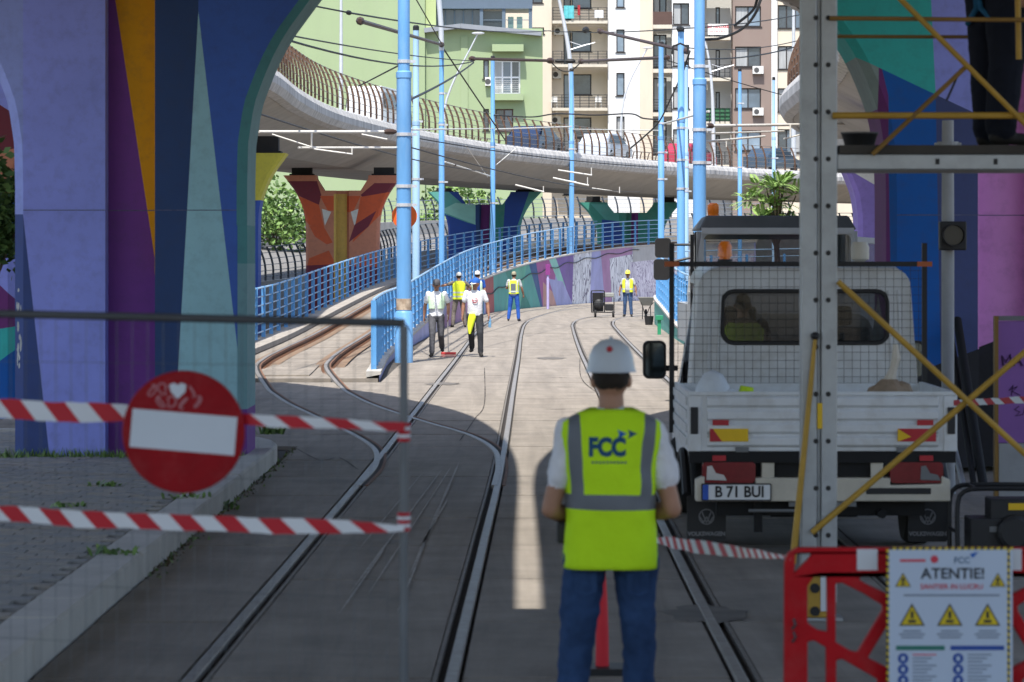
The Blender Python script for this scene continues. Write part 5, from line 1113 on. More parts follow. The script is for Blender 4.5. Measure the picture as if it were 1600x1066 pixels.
class Body:
    def __init__(s): s.mb = MB(); s.p = []
    def cap(s, a, b, r0, r1, tag_):
        a, b = Vector(a), Vector(b); d = (b - a).normalized()
        pts = [a - d * r0 * .98, a - d * r0 * .8, a - d * r0 * .45, a, a.lerp(b, .5), b, b + d * r1 * .45, b + d * r1 * .8, b + d * r1 * .98]
        s.mb.tube(pts, [r0 * .15, r0 * .6, r0 * .89, r0, (r0 + r1) / 2, r1, r1 * .89, r1 * .6, r1 * .15], 14); s.p.append(('c', a, b, r0, r1, tag_)); return s
    def ell(s, c, r, tag_): s.mb.ball(c, r, 16); s.p.append(('e', Vector(c), r, tag_)); return s
    def loft(s, secs, tag_):
        s.mb.add(*loft_rings([ell_ring((c[0], c[1], z), rx, ry) for (c, z, rx, ry) in secs])); s.p.append(('l', secs, tag_)); return s
    def mesh(s, name, mats, tags, voxel, smooth=4, fold=.006, fold_tags=('shirt', 'trousers', 'sleeve'), seed=0):
        me = bpy.data.meshes.new('tmp'); me.from_pydata(s.mb.v, [], s.mb.f); o = bpy.data.objects.new('tmp', me); COL.objects.link(o)
        r = o.modifiers.new('r', 'REMESH'); r.mode = 'VOXEL'; r.voxel_size = voxel; r.use_smooth_shade = True
        sm = o.modifiers.new('s', 'SMOOTH'); sm.iterations = smooth; sm.factor = .5
        dg = bpy.context.evaluated_depsgraph_get(); out = bpy.data.meshes.new_from_object(o.evaluated_get(dg)); bpy.data.objects.remove(o); out.name = name
        nv = len(out.vertices); co = np.empty(nv * 3); out.vertices.foreach_get('co', co); co = co.reshape(-1, 3)
        best = np.full(nv, 1e9); ti = np.zeros(nv, int)
        for q in s.p:
            if q[0] == 'c':
                a = np.array(q[1]); b = np.array(q[2]); ab = b - a; t = np.clip(((co - a) @ ab) / (ab @ ab), 0, 1); dd = np.linalg.norm(co - a - t[:, None] * ab, axis=1) - (q[3] + (q[4] - q[3]) * t)
            elif q[0] == 'e':
                rr = np.array(q[2]); dd = (np.linalg.norm((co - np.array(q[1])) / rr, axis=1) - 1) * rr.min()
            else:
                zs = np.array([x[1] for x in q[1]]); z = co[:, 2]
                cx = np.interp(z, zs, [x[0][0] for x in q[1]]); cy = np.interp(z, zs, [x[0][1] for x in q[1]]); rx = np.interp(z, zs, [x[2] for x in q[1]]); ry = np.interp(z, zs, [x[3] for x in q[1]])
                dd = (np.sqrt(((co[:, 0] - cx) / rx) ** 2 + ((co[:, 1] - cy) / ry) ** 2) - 1) * np.minimum(rx, ry); dd = dd + np.maximum(0, zs[0] - z) + np.maximum(0, z - zs[-1])
            tg_ = q[-1]; k = tags.index(tg_); better = dd < best; best = np.where(better, dd, best); ti = np.where(better, k, ti)
        for m in mats: out.materials.append(m)
        npoly = len(out.polygons); first = np.empty(npoly, int); out.polygons.foreach_get('loop_start', first); lv = np.empty(len(out.loops), int); out.loops.foreach_get('vertex_index', lv)
        out.polygons.foreach_set('material_index', ti[lv[first]].astype(np.int32)); out.polygons.foreach_set('use_smooth', [True] * npoly)
        fk = [tags.index(t) for t in fold_tags if t in tags]
        if fold:
            out.update(); nr = np.empty(nv * 3); out.vertices.foreach_get('normal', nr); nr = nr.reshape(-1, 3)
            for i in np.nonzero(np.isin(ti, fk))[0]:
                p = co[i]; h = noise.noise(Vector((p[0] * 9 + seed, p[1] * 9, p[2] * 6.5 + seed))) + .6 * noise.noise(Vector((p[0] * 20, p[1] * 20 + seed, p[2] * 26)))
                co[i] += nr[i] * fold * h
            out.vertices.foreach_set('co', co.ravel())
        out.update(); return out
TAGS = ['skin', 'shirt', 'sleeve', 'trousers', 'shoe', 'hair', 'eye']
def hand(B_, wr, d, inward, curl=.5, k=1.0):
    wr = Vector(wr); d = Vector(d).normalized(); n = Vector(inward); n = (n - d * n.dot(d)).normalized(); s_ = d.cross(n)     # n: palm normal, s_: across the palm
    pc = wr + d * .05 * k
    for o in (-.022, 0, .022): B_.cap(wr + s_ * o * .7 * k, wr + d * .085 * k + s_ * o * k, .017 * k, .016 * k, 'skin')
    for j, (o, L_) in enumerate(((-.032, .058), (-.011, .072), (.011, .068), (.031, .052))):
        b = wr + d * .088 * k + s_ * o * k; m_ = b + (d * math.cos(curl * .6) + n * math.sin(curl * .6)) * L_ * .5 * k; e = m_ + (d * math.cos(curl * 1.7) + n * math.sin(curl * 1.7)) * L_ * .5 * k
        B_.cap(b, m_, .0098 * k, .0092 * k, 'skin'); B_.cap(m_, e, .0092 * k, .008 * k, 'skin')
    b = wr + d * .03 * k - s_ * .03 * k; m_ = b + (d * .7 - s_ * .6 + n * .3).normalized() * .04 * k; B_.cap(b, m_, .012 * k, .011 * k, 'skin'); B_.cap(m_, m_ + (d * .9 + n * .4).normalized() * .032 * k, .011 * k, .009 * k, 'skin')
STAND = dict(hipL=(-.095, 0, .92), hipR=(.095, 0, .92), kneeL=(-.11, .02, .5), kneeR=(.11, .02, .5), ankL=(-.12, -.02, .09), ankR=(.12, -.02, .09), shL=(-.185, -.01, 1.44), shR=(.185, -.01, 1.44), elL=(-.25, -.03, 1.16), elR=(.25, -.03, 1.16), wrL=(-.26, .04, .92), wrR=(.26, .04, .92), toeL=(-.03, .15), toeR=(.03, .15))
def person(label, loc, rz, J=None, mats=None, k=1.0, bulk=1.0, group='workers in high-visibility clothing', voxel=.0095, head=(0, 0), sleeve=.62, seed=0, curl=(.5, .5), baggy=.012, legs=True, fold=.006):
    j = dict(STAND); j.update(J or {}); V_ = {q: Vector(v) for q, v in j.items() if len(v) == 3}
    m = dict(skin=skin, shirt=TEE, sleeve=TEE, trousers=JEANS, shoe=SHOE, hair=HAIR, eye=HAIR); m.update(mats or {})
    B_ = Body()
    B_.loft([((0, 0), .84, .13, .09), ((0, 0), .90, .165, .115), ((0, 0), .97, .165, .115)], 'trousers')
    B_.loft([((0, 0), .94, .168, .12), ((0, .012 * (bulk - 1) * 10), 1.05, .16 * bulk, .115 * bulk), ((0, .01), 1.18, .165 * (bulk * .5 + .5), .118 * bulk), ((0, 0), 1.3, .178, .12), ((0, -.01), 1.4, .175, .105), ((0, -.012), 1.46, .12, .08), ((0, -.01), 1.5, .075, .065)], 'shirt')
    hx, hy = head; hc = Vector((hx * .03, .02 + .0 * hy, 1.635))
    B_.cap((0, -.012, 1.46), (0, .005, 1.56), .058, .055, 'skin')
    rotm = Matrix.Rotation(hx, 3, 'Z')
    def hp(x, y, z): return hc + rotm @ Vector((x, y, z))
    B_.ell(hp(0, -.005, .015), (.077, .095, .105), 'skin'); B_.ell(hp(0, .03, -.06), (.055, .06, .058), 'skin'); B_.cap(hp(0, .09, .0), hp(0, .108, -.022), .010, .014, 'skin')
    B_.ell(hp(-.079, -.005, -.005), (.013, .02, .032), 'skin'); B_.ell(hp(.079, -.005, -.005), (.013, .02, .032), 'skin')
    B_.ell(hp(-.031, .082, .008), (.013, .012, .008), 'eye'); B_.ell(hp(.031, .082, .008), (.013, .012, .008), 'eye'); B_.ell(hp(0, .082, -.058), (.022, .01, .006), 'eye')
    B_.ell(hp(0, -.028, .03), (.081, .08, .1), 'hair')
    for S, inw, cu in (('L', 1, curl[0]), ('R', -1, curl[1])):
        sh, el, wr = V_['sh' + S], V_['el' + S], V_['wr' + S]; md = sh.lerp(el, sleeve)
        B_.cap(sh, md, .066, .062, 'sleeve'); B_.cap(sh.lerp(el, .3), el, .044, .041, 'skin'); B_.cap(el, el.lerp(wr, .35), .041, .042, 'skin'); B_.cap(el.lerp(wr, .35), wr, .042, .027, 'skin')
        hand(B_, wr, wr - el, Vector((inw, .25, 0)), cu)
        if legs:
            hip, kn, an = V_['hip' + S], V_['knee' + S], V_['ank' + S]; tx, ty = j['toe' + S]
            B_.cap(hip, kn, .085 + baggy, .062 + baggy, 'trousers'); B_.cap(kn, an + Vector((0, 0, .03)), .060 + baggy, .05 + baggy, 'trousers')
            B_.cap(an + Vector((0, -.04, -.04)), an + Vector((tx, ty, -.05)), .042, .036, 'shoe'); B_.cap(an + Vector((0, -.01, .02)), an + Vector((tx * .5, ty * .4, -.035)), .042, .04, 'shoe')
    me = B_.mesh('body', [m[t] for t in TAGS], TAGS, voxel, seed=seed, fold=fold)
    root = thing('person', label, 'person', loc, group, rz); root.scale = (k, k, k)
    link_mesh('body', me, root)
    root['hc'] = list(hc); root['hx'] = hx
    return root
def hcm(p): return Matrix.Translation(Vector(p['hc'])) @ Matrix.Rotation(p['hx'], 4, 'Z')
def helmet(p, m, dot=None):
    M = hcm(p); mb = MB(); pr = [(.128, .0), (.122, .012), (.118, .03), (.11, .07), (.09, .11), (.05, .137), (.001, .145)]
    mb.lathe(pr, (0, 0, 0), 24, 0, M @ Matrix.Translation((0, -.005, .035)) @ Matrix.Diagonal((.86, 1.08, 1, 1))); h = mb.build('helmet', m, p, local=True, smooth=True)
    mb = MB(); mb.prism([(.085 * math.cos(R(a)), .11 + .075 * math.sin(R(a))) for a in range(0, 181, 20)], .03, .042, 'z', 0, M); mb.build('peak', m, h, local=True)
    mb = MB(); mb.tube([*[M @ Vector((0, -.005 + .118 * math.cos(R(a)), .04 + .142 * math.sin(R(a)))) for a in range(20, 161, 10)]], .008, 6); mb.build('ridge', m, h, local=True, smooth=True)
    if dot: mb = MB(); mb.ball(M @ Vector((-.01, -.108, .135)), (.014, .012, .014), 10); mb.build('sticker', dot, h, local=True)
def capp(p, m, visor=True, m2=None):
    M = hcm(p); mb = MB(); mb.lathe([(.1, 0), (.101, .03), (.092, .07), (.07, .1), (.03, .118), (.001, .12)], (0, 0, 0), 20, 0, M @ Matrix.Translation((0, -.01, .03)) @ Matrix.Diagonal((.88, 1.02, 1, 1))); h = mb.build('cap', m, p, local=True, smooth=True)
    if visor: mb = MB(); mb.prism([(.075 * math.cos(R(a)), .075 + .095 * math.sin(R(a))) for a in range(0, 181, 18)], .032, .042, 'z', 0, M @ Matrix.Rotation(R(-12), 4, 'X')); mb.build('visor', m2 or m, h, local=True)
def vest(p, m, rings, regions=(), stripe=None, vneck=None, fold=.006, seed=0, name='vest'):
    n = 56; RR = []
    zs = [r[1] for r in rings]; N = 34
    for i in range(N + 1):
        z = zs[0] + (zs[-1] - zs[0]) * i / N; rx = np.interp(z, zs, [r[2] for r in rings]); ry = np.interp(z, zs, [r[3] for r in rings]); cy = np.interp(z, zs, [r[0] for r in rings])
        rg_ = []
        for a in range(n):
            t = 2 * math.pi * a / n; ct, st = math.cos(t), math.sin(t); e = .72
            rg_.append((math.copysign(abs(ct) ** e, ct) * rx, cy + math.copysign(abs(st) ** e, st) * ry, z))
        RR.append(rg_)
    v, f = loft_rings(RR, cap=False)
    if vneck: f = [q for q in f if not (sum(v[i][1] for i in q) / 4 > .02 and abs(sum(v[i][0] for i in q) / 4) < vneck(sum(v[i][2] for i in q) / 4))]
    me = bpy.data.meshes.new(name); me.from_pydata(v, [], f); paint(me, [(pl_, mm) for pl_, mm in regions], m)
    for vv in me.vertices:
        q = vv.co; h = noise.noise(Vector((q.x * 7 + seed, q.y * 7, q.z * 5))) + .5 * noise.noise(Vector((q.x * 16, q.y * 16 + seed, q.z * 12))); d = Vector((q.x, q.y, 0)).normalized(); vv.co = q + d * fold * h * min(1, (1.5 - q.z) * 6)
    me.polygons.foreach_set('use_smooth', [True] * len(me.polygons)); o = link_mesh(name, me, p); so = o.modifiers.new('solid', 'SOLIDIFY'); so.thickness = .008; so.offset = 1
    return o
def on_cloth(o, v, f, name, m, p, y=-1):          # lay flat shapes on a garment
    bv = BVHTree.FromPolygons([vv.co for vv in o.data.vertices], [tuple(q.vertices) for q in o.data.polygons])
    out = []
    for q in v:
        hit = bv.ray_cast(Vector((q.x, 1.0 * y, q.z)), Vector((0, -y, 0))); yy = hit[0].y if hit[0] is not None else .13 * y
        out.append(Vector((q.x, yy + y * (.0105 + (.0 if abs(q.y) < 1e-9 else 0)) , q.z)))
    mb = MB(); mb.add(out, f); return mb.build(name, m, o, local=True)

# worker in the foreground, seen from behind
s_m = 355.0; Ym = F / s_m
fg = person('worker in a white helmet and lime vest standing with their back to us', ((955 - CX) / s_m, Ym, 0), 0, dict(elL=(-.262, -.03, 1.08), elR=(.262, -.03, 1.08), wrL=(-.15, .22, 1.02), wrR=(.14, .23, 1.04), ankL=(-.18, -.02, .09), ankR=(.115, -.02, .09), shL=(-.178, -.01, 1.415), shR=(.178, -.01, 1.415), hipL=(-.105, 0, .90), hipR=(.105, 0, .90), kneeL=(-.155, .02, .5), kneeR=(.115, .02, .5)), dict(shirt=TEE), k=1.02, voxel=.008, sleeve=.58, seed=3, baggy=.014, fold=.013)
helmet(fg, mat('helmet_white', (.50, .54, .57), .35, var=.06, scale=6), redr)
def fz(py): return (H - (py - HY) / s_m) / 1.02
def fx(px): return (px - 955) / s_m / 1.02
vr = [(0, fz(886), .200, .150), (0, 1.0, .192, .145), (0, 1.15, .190, .142), (0, 1.3, .205, .142), (-.005, 1.4, .213, .13), (-.01, 1.45, .207, .115), (-.012, 1.485, .15, .095), (-.012, 1.51, .092, .08)]
regs = [([(fx(889), fz(648)), (fx(906), fz(648)), (fx(914), fz(780)), (fx(893), fz(780))], REFL), ([(fx(1005), fz(648)), (fx(1023), fz(648)), (fx(1014), fz(780)), (fx(996), fz(780))], REFL), ([(-.5, fz(768)), (.5, fz(772)), (.5, fz(796)), (-.5, fz(791))], REFL)]
fv = vest(fg, HIVIS, vr, regs, seed=4, fold=.014)
v, f = lettering('FCC', .105, .006); on_cloth(fv, [Vector((q.x * .80 + fx(947), 0, q.z + fz(697))) for q in v], f, 'lettering', LOGO, fg)
for n_, (px, c_) in enumerate(((963, LOGOB), (979, LOGO))):
    t = [(fx(px), fz(669)), (fx(px + 15), fz(675)), (fx(px), fz(683)), (fx(px + 3), fz(676))]; on_cloth(fv, [Vector((a, 0, b)) for a, b in t], [(0, 1, 2, 3)], 'logo_arrow', c_, fg)
mb = MB(); [mb.box(fx(923) + i * .0155, fx(923) + i * .0155 + .010, 0, .001, fz(721), fz(718)) for i in range(10)]; on_cloth(fv, mb.v, mb.f, 'small_print', LOGO, fg)
body_o = [c for c in fg.children if c.name.startswith('body')][0]
for sx in (-1, 1):
    v, f = plate([[(sx * .112 - .048, .81), (sx * .112 + .048, .81), (sx * .112 + .048, .73), (sx * .112, .71), (sx * .112 - .048, .73)]], .001); on_cloth(body_o, [Vector((p.x, 0, p.z)) for p in v], f, 'back_pocket', cloth('jeans_pocket', (.03, .065, .15), .4), fg)
mb = MB(); mb.box(-.235, -.185, .0, .09, .93, 1.02); mb.build('belt_pouch', plastic, fg, local=True, bevel=.01)

# the two workers walking towards us
yv = 72.0
w1 = person('walker with a dark cap carrying a broom, white t-shirt and grey trousers', ((682 - CX) * yv / F, yv, 0), R(180), dict(kneeR=(.09, .17, .53), ankR=(.10, .20, .09), kneeL=(-.10, .03, .50), ankL=(-.12, -.27, .19), toeL=(-.02, .12), elL=(-.27, -.08, 1.18), wrL=(-.27, .02, .94), elR=(.26, -.03, 1.17), wrR=(.28, .0, .92)), dict(skin=skin_d, trousers=GREYT), k=.985, seed=7)
capp(w1, GREYT, True, BLACKT)
pale = mat('harness_pale_green', (.55, .72, .52), .7, var=.1)
vest(w1, pale, [(0, 1.1, .172, .135), (.0, 1.2, .176, .136), (0, 1.3, .184, .135), (-.005, 1.4, .182, .12), (-.01, 1.46, .135, .095)], vneck=lambda z: .03 + max(0, z - 1.12) * .26, name='harness_vest', seed=2)
w2 = person('walker in a blue cap and white t-shirt holding a blue bottle', ((742 - CX) * yv / F, yv + .1, 0), R(180), dict(kneeL=(-.12, .17, .53), ankL=(-.13, .18, .09), kneeR=(.08, .03, .50), ankR=(.07, -.26, .18), elL=(-.29, -.02, 1.17), wrL=(-.31, .06, .94), elR=(.26, -.04, 1.17), wrR=(.28, .02, .93)), dict(skin=skin_d, trousers=BLACKT), k=1.0, bulk=1.06, head=(-.55, 0), seed=12)
capp(w2, cloth('cap_blue', (.03, .12, .42)), True, cloth('cap_white', (.6, .6, .6)))
mb = MB(); 
for a in range(0, 360, 15):
    if 40 < a < 80: continue
    p0 = Vector((.0 + .055 * math.cos(R(a)), .150, 1.27 + .055 * math.sin(R(a)))); p1 = Vector((.055 * math.cos(R(a + 15)), .150, 1.27 + .055 * math.sin(R(a + 15)))); mb.bar(p0, p1, .014, .012, up=Vector((0, 1, 0)))
mb.box(-.02, .05, .145, .155, 1.265, 1.277); mb.build('shirt_print', redr, w2, local=True)
mb = MB(); n = 10
hv = [(.075 + .085 * math.cos(t) * 1.0, .11 + .035 * math.sin(t), 0) for t in [i * 2 * math.pi / n for i in range(n)]]
rr_ = [[(x + dx, y, z) for x, y, _ in [(.06 + (q[0] - .075) * s_ + .0, .115 + (q[1] - .11) * 1.2, 0) for q in hv]] for z, s_, dx in ((.97, .75, 0), (.90, 1.0, .0), (.80, .95, .02), (.70, .8, .04), (.60, .55, .05), (.52, .3, .055))]
v, f = loft_rings(rr_); mb.add(v, f); mb.build('hanging_vest', HIVY, w2, local=True, smooth=True)
# broom and bottle held by the walkers
def wpt(p, q): return p.matrix_basis @ Vector(q)
bpy.context.view_layer.update()
bw = wpt(w1, (-.255, .05, .84)); br = thing('broom', 'broom with a pale handle and red head trailing beside the capped walker', 'broom', (bw.x + .02, bw.y - .02, 0.0))
mb = MB(); mb.tube([(0, 0, .06), (-.02, .02, .95)], .013, 8); mb.build('handle', mat('broom_handle', (.55, .5, .45), .6), br, local=True)
mb = MB(); mb.box(-.17, .17, -.03, .03, .06, .11); hb = mb.build('broom_head', mat('broom_red', (.55, .05, .05), .5), br, local=True, bevel=.01)
mb = MB(); [mb.add([(x - .008, y - .01, .06), (x + .008, y - .01, .06), (x + .008, y + .01, .06), (x - .008, y + .01, .06), (x * 1.1 - .004, y * 1.3, 0.0), (x * 1.1 + .004, y * 1.3, 0.0)], [(0, 1, 2, 3), (0, 4, 5, 1), (3, 2, 5, 4)]) for x in [i * .02 - .15 for i in range(16)] for y in (-.015, .015)]; mb.build('bristles', mat('bristle_pink', (.6, .18, .16), .8), hb, local=True)
bw = wpt(w2, (-.335, .085, .84)); bo = thing('water_bottle', 'blue plastic water bottle held by the walker in the blue cap', 'bottle', (bw.x, bw.y, bw.z - .18))
mb = MB(); mb.lathe([(.030, 0), (.034, .01), (.034, .12), (.031, .13), (.034, .14), (.034, .18), (.013, .22), (.013, .235)], n=16); mb.build('bottle_body', glass('bottle_blue', (.15, .45, .75), .55), bo, local=True, smooth=True)
mb = MB(); mb.lathe([(.015, .236), (.015, .255)], n=12); mb.build('bottle_cap', BLUED, bo, local=True)

# workers further off
Y3 = 103.0
p3 = person('worker in a yellow vest seen from behind, arm stretched to the blue railing', ((717 - CX) * Y3 / F, Y3, 0), R(8), dict(elL=(-.43, .04, 1.36), wrL=(-.66, .10, 1.33), elR=(.38, .02, 1.3), wrR=(.42, .2, 1.22), ankL=(-.2, -.02, .09), ankR=(.2, -.02, .09), kneeL=(-.16, .02, .5), kneeR=(.16, .02, .5)), dict(shirt=OLIVE, sleeve=OLIVE, trousers=OLIVE), k=1.0, bulk=1.1, voxel=.012, seed=21)
capp(p3, cloth('cap_grey', (.45, .45, .43)), False)
VR = [(0, .9, .192, .15), (0, 1.05, .188, .145), (0, 1.2, .19, .142), (0, 1.3, .202, .14), (-.005, 1.4, .206, .125), (-.01, 1.46, .15, .098), (-.012, 1.49, .1, .085)]
vest(p3, HIVY, VR, [([(-.5, 1.10), (.5, 1.10), (.5, 1.15), (-.5, 1.15)], REFLP), ([(-.5, .97), (.5, .97), (.5, 1.02), (-.5, 1.02)], REFLP)], seed=5)
p4 = person('worker in a white hat and blue top standing close beside the yellow vest', ((746 - CX) * 105 / F, 105.0, 0), R(-15), dict(elL=(-.36, .10, 1.24), wrL=(-.42, .3, 1.2)), dict(shirt=BLUED, sleeve=BLUED, trousers=JEANS), k=1.02, voxel=.012, seed=22)
capp(p4, cloth('hat_white', (.7, .7, .7)), False)
vest(p4, pale, [(0, 1.0, .18, .138), (0, 1.2, .184, .138), (0, 1.3, .19, .135), (-.005, 1.4, .19, .12), (-.01, 1.46, .14, .095)], [([(-.12, .9), (.12, .9), (.12, 1.5), (-.12, 1.5)], BLUED), ([(-.5, 1.05), (.5, 1.05), (.5, 1.1), (-.5, 1.1)], HIVY)], seed=6)
Y5 = 113.4
p5 = person('worker in bright blue trousers seen from behind in front of the mural wall', ((803 - CX) * Y5 / F, Y5, 0), R(-10), dict(ankL=(-.19, -.02, .09), ankR=(.17, -.02, .09), kneeL=(-.15, .02, .5), kneeR=(.14, .02, .5), elL=(-.27, .04, 1.18), wrL=(-.24, .2, 1.2), elR=(.29, 0, 1.17), wrR=(.33, .08, .95)), dict(trousers=BLUED, skin=skin_d, sleeve=cloth('pale_grey', (.5, .5, .5)), shirt=cloth('pale_grey', (.5, .5, .5))), k=.99, voxel=.012, seed=23)
capp(p5, cloth('hat_camo', (.30, .28, .2)), True)
vest(p5, HIVY, [(0, .98, .18, .138), (0, 1.1, .178, .135), (0, 1.2, .182, .136), (0, 1.3, .188, .134), (-.005, 1.4, .186, .12), (-.01, 1.46, .135, .095)], [([(-.09, 1.0), (.09, 1.0), (.09, 1.35), (-.09, 1.35)], REFL), ([(-.5, 1.04), (.5, 1.04), (.5, 1.09), (-.5, 1.09)], REFLP), ([(-.16, 1.1), (-.12, 1.1), (-.12, 1.46), (-.16, 1.46)], REFLP), ([(.12, 1.1), (.16, 1.1), (.16, 1.46), (.12, 1.46)], REFLP)], seed=8)
Y6 = 122.0
p6 = person('worker in a yellow helmet and open vest facing us beside the wheeled machine', ((981 - CX) * Y6 / F, Y6, 0), R(172), dict(elL=(-.29, -.03, 1.16), wrL=(-.33, .04, .93), elR=(.29, -.03, 1.16), wrR=(.32, .05, .93), ankR=(.13, -.04, .09), ankL=(-.14, .03, .09)), dict(shirt=cloth('grey_tee', (.42, .43, .45)), sleeve=cloth('grey_tee', (.42, .43, .45)), trousers=cloth('denim', (.05, .09, .18), .3), skin=skin_d), k=.985, bulk=1.18, voxel=.012, seed=24)
helmet(p6, mat('helmet_yellow', (.80, .68, .10), .4, var=.05))
vest(p6, HIVY, [(0.02, .95, .2, .16), (0.02, 1.1, .2, .165), (0.01, 1.2, .2, .16), (0, 1.3, .205, .145), (-.005, 1.4, .206, .128), (-.01, 1.46, .15, .1)], [([(-.5, 1.05), (.5, 1.05), (.5, 1.1), (-.5, 1.1)], REFLP)], vneck=lambda z: .085, seed=9)
# worker up on the scaffold
Ys = 20.0; ps = person('worker in dark trousers and harness standing up on the scaffold platform', ((1556 - CX) * Ys / F, Ys, 2.90), R(-60), dict(ankL=(-.2, .1, .09), ankR=(.17, -.1, .09), kneeL=(-.15, .06, .5), kneeR=(.14, -.03, .5), wrL=(-.3, .3, 1.2), elL=(-.28, .1, 1.2)), dict(trousers=NAVYT, shirt=cloth('dark_tee', (.03, .03, .035)), sleeve=cloth('dark_tee', (.03, .03, .035))), k=1.05, voxel=.010, seed=31, baggy=.045)
helmet(ps, MATS['helmet_white']); vest(ps, HIVIS, [(0, .98, .195, .15), (0, 1.2, .195, .148), (0, 1.3, .204, .144), (-.005, 1.4, .21, .13), (-.01, 1.46, .15, .1)], [([(-.5, 1.1), (.5, 1.1), (.5, 1.16), (-.5, 1.16)], REFL)], seed=3)
strapm = cloth('harness_blue', (.02, .10, .20))
mb = MB()
for sx in (-1, 1): mb.tube([(sx * .20, .0, .80), (sx * .12, -.115, .74), (sx * .02, -.13, .82), (0, -.15, .96)], .018, 8); mb.tube([(sx * .20, .0, .80), (sx * .12, .12, .76), (sx * .03, .13, .85), (0, .16, .98)], .018, 8)
mb.tube([(.205 * math.cos(R(a)), .155 * math.sin(R(a)), .97) for a in range(0, 361, 20)], .022, 8); mb.build('harness', strapm, ps, local=True, smooth=True)
# person sitting in the pickup
dv = person('person in a lime vest sitting inside the crew cab of the pickup', (TX - .36, TY + 3.22, .42), 0, dict(hipL=(-.095, 0, .62), hipR=(.095, 0, .62), kneeL=(-.12, .30, .62), kneeR=(.12, .30, .62), ankL=(-.12, .32, .25), ankR=(.12, .32, .25), elL=(-.25, .05, 1.16), elR=(.25, .05, 1.16), wrL=(-.16, .25, 1.1), wrR=(.16, .25, 1.1)), dict(trousers=NAVYT, shirt=NAVYT, sleeve=NAVYT), k=.85, voxel=.013, seed=41)
vest(dv, HIVIS, [(0, .9, .19, .15), (0, 1.2, .19, .145), (0, 1.3, .2, .14), (-.005, 1.4, .206, .125), (-.01, 1.46, .15, .098)], seed=2)
# ---------------------------------------------------------------- fence, no-entry disc, tapes
zinc = mat('fence_zinc', (.12, .135, .15), .45, metal=.5, var=.15, scale=6); dzinc = mat('fence_dark', (.055, .06, .065), .55, var=.2)
tred = mat('tape_red', (.42, .006, .018), .5, var=.1); twht = mat('tape_white', (.60, .63, .66), .5, var=.06)
A_, B_f = Vector((-2.1, 11.68, 0)), Vector((-.372, 11.0, 0)); dF = (B_f - A_).normalized(); Lf = (B_f - A_).length; nF = Vector((dF.y, -dF.x, 0)); nF = nF if nF.y < 0 else -nF
fe = thing('mesh_fence', 'temporary wire mesh fence panel carrying the no-entry disc', 'fence', A_)
mb = MB(); mb.tube([A_ + V(0, 0, 2.006), B_f + V(0, 0, 1.98)], .015, 10); mb.build('top_bar', dzinc, fe, smooth=True)
for p, nm in ((A_, 0), (B_f, 1)): mb = MB(); mb.tube([p + V(0, 0, .02), p + V(0, 0, 1.97)], .015, 10); mb.build('post', zinc, fe, smooth=True)
mb = MB(); mb.tube([A_ + V(0, 0, .22), B_f + V(0, 0, .22)], .015, 8); mb.build('bottom_bar', zinc, fe, smooth=True)
mb = MB()
for i in range(1, 30): p = A_ + dF * (Lf * i / 30); mb.tube([p + V(0, 0, .23), p + V(0, 0, 1.98)], .0009, 4, cap=False)
for i in range(1, 9): mb.tube([A_ + V(0, 0, .23 + i * .2), B_f + V(0, 0, .23 + i * .2)], .0009, 4, cap=False)
mb.build('wire_mesh', zinc, fe)
for p in (A_, B_f): mb = MB(); mb.box(p.x - .12, p.x + .12, p.y - .32, p.y + .32, 0.003, .13); mb.build('foot_block', conc, fe, bevel=.02)
def on_fence(px, up=.03):
    lo, hi = 0.0, 1.0
    for _ in range(40):
        m_ = (lo + hi) / 2; p = A_ + dF * Lf * m_ + nF * up
        if CX + F * p.x / p.y < px: lo = m_
        else: hi = m_
    return A_ + dF * Lf * lo + nF * up
pc = on_fence(287, .14); sc_ = F / pc.y; zc = H - (675 - HY) / sc_; rad = 96 / sc_
ne = thing('no_entry_sign', 'round red no-entry disc with a white bar tied to the mesh fence', 'sign', (pc.x, pc.y, zc)); sr = mat('sign_red', (.25, .004, .009), .5, var=.14, scale=9, dirt=.2, dirtcol=(.35, .1, .1), dscale=12, spec=.12); sw = mat('sign_white', (.52, .58, .64), .45, var=.05)
rot = Matrix.Rotation(R(4.8), 4, 'Y')
mb = MB(); mb.lathe([(rad * .985, -.006), (rad, 0), (rad * .985, .006)], n=56, M=rot @ Matrix.Rotation(R(90), 4, 'X')); dsk = mb.build('disc', sr, ne, local=True, smooth=True)
mb = MB(); hw, hh = 82 / sc_, 30 / sc_; mb.box(-hw, hw, -.0095, -.0062, -hh, hh, 0, rot); mb.build('white_bar', sw, dsk, local=True)
scr = mat('scratch_pink', (.45, .2, .22), .7); rnd = random.Random(3)
mb = MB(); mb.prism([(.0 + x, .145 + z) for x, z in ((-.03, .02), (-.012, .026), (0, .018), (.012, .026), (.03, .02), (.026, -.005), (0, -.03), (-.024, -.005))], -.009, -.0062, 'y', 0, Matrix.Translation((-.02, 0, .0))); mb.build('sticker_remnant', sw, dsk, local=True)
for k, (x, z, w_) in enumerate(((-.11, .145, .03), (-.075, .15, .03), (.03, .14, .02), (-.08, .105, .03), (-.04, .105, .03), (.0, .1, .03), (.05, .105, .025))):
    pts = [(x + w_ * .5 * math.sin(t * 2.1 + k), -.0072, z + .02 * math.cos(t * 1.7 + k * 2)) for t in [i * .45 for i in range(9)]]
    mb = MB(); mb.tube(pts, .0032, 4); mb.build('scrawl', scr, dsk, local=True)
mb = MB(); mb.box(-.03, .03, .006, .13, -.012, .012); mb.build('clamp', zinc, ne, local=True)

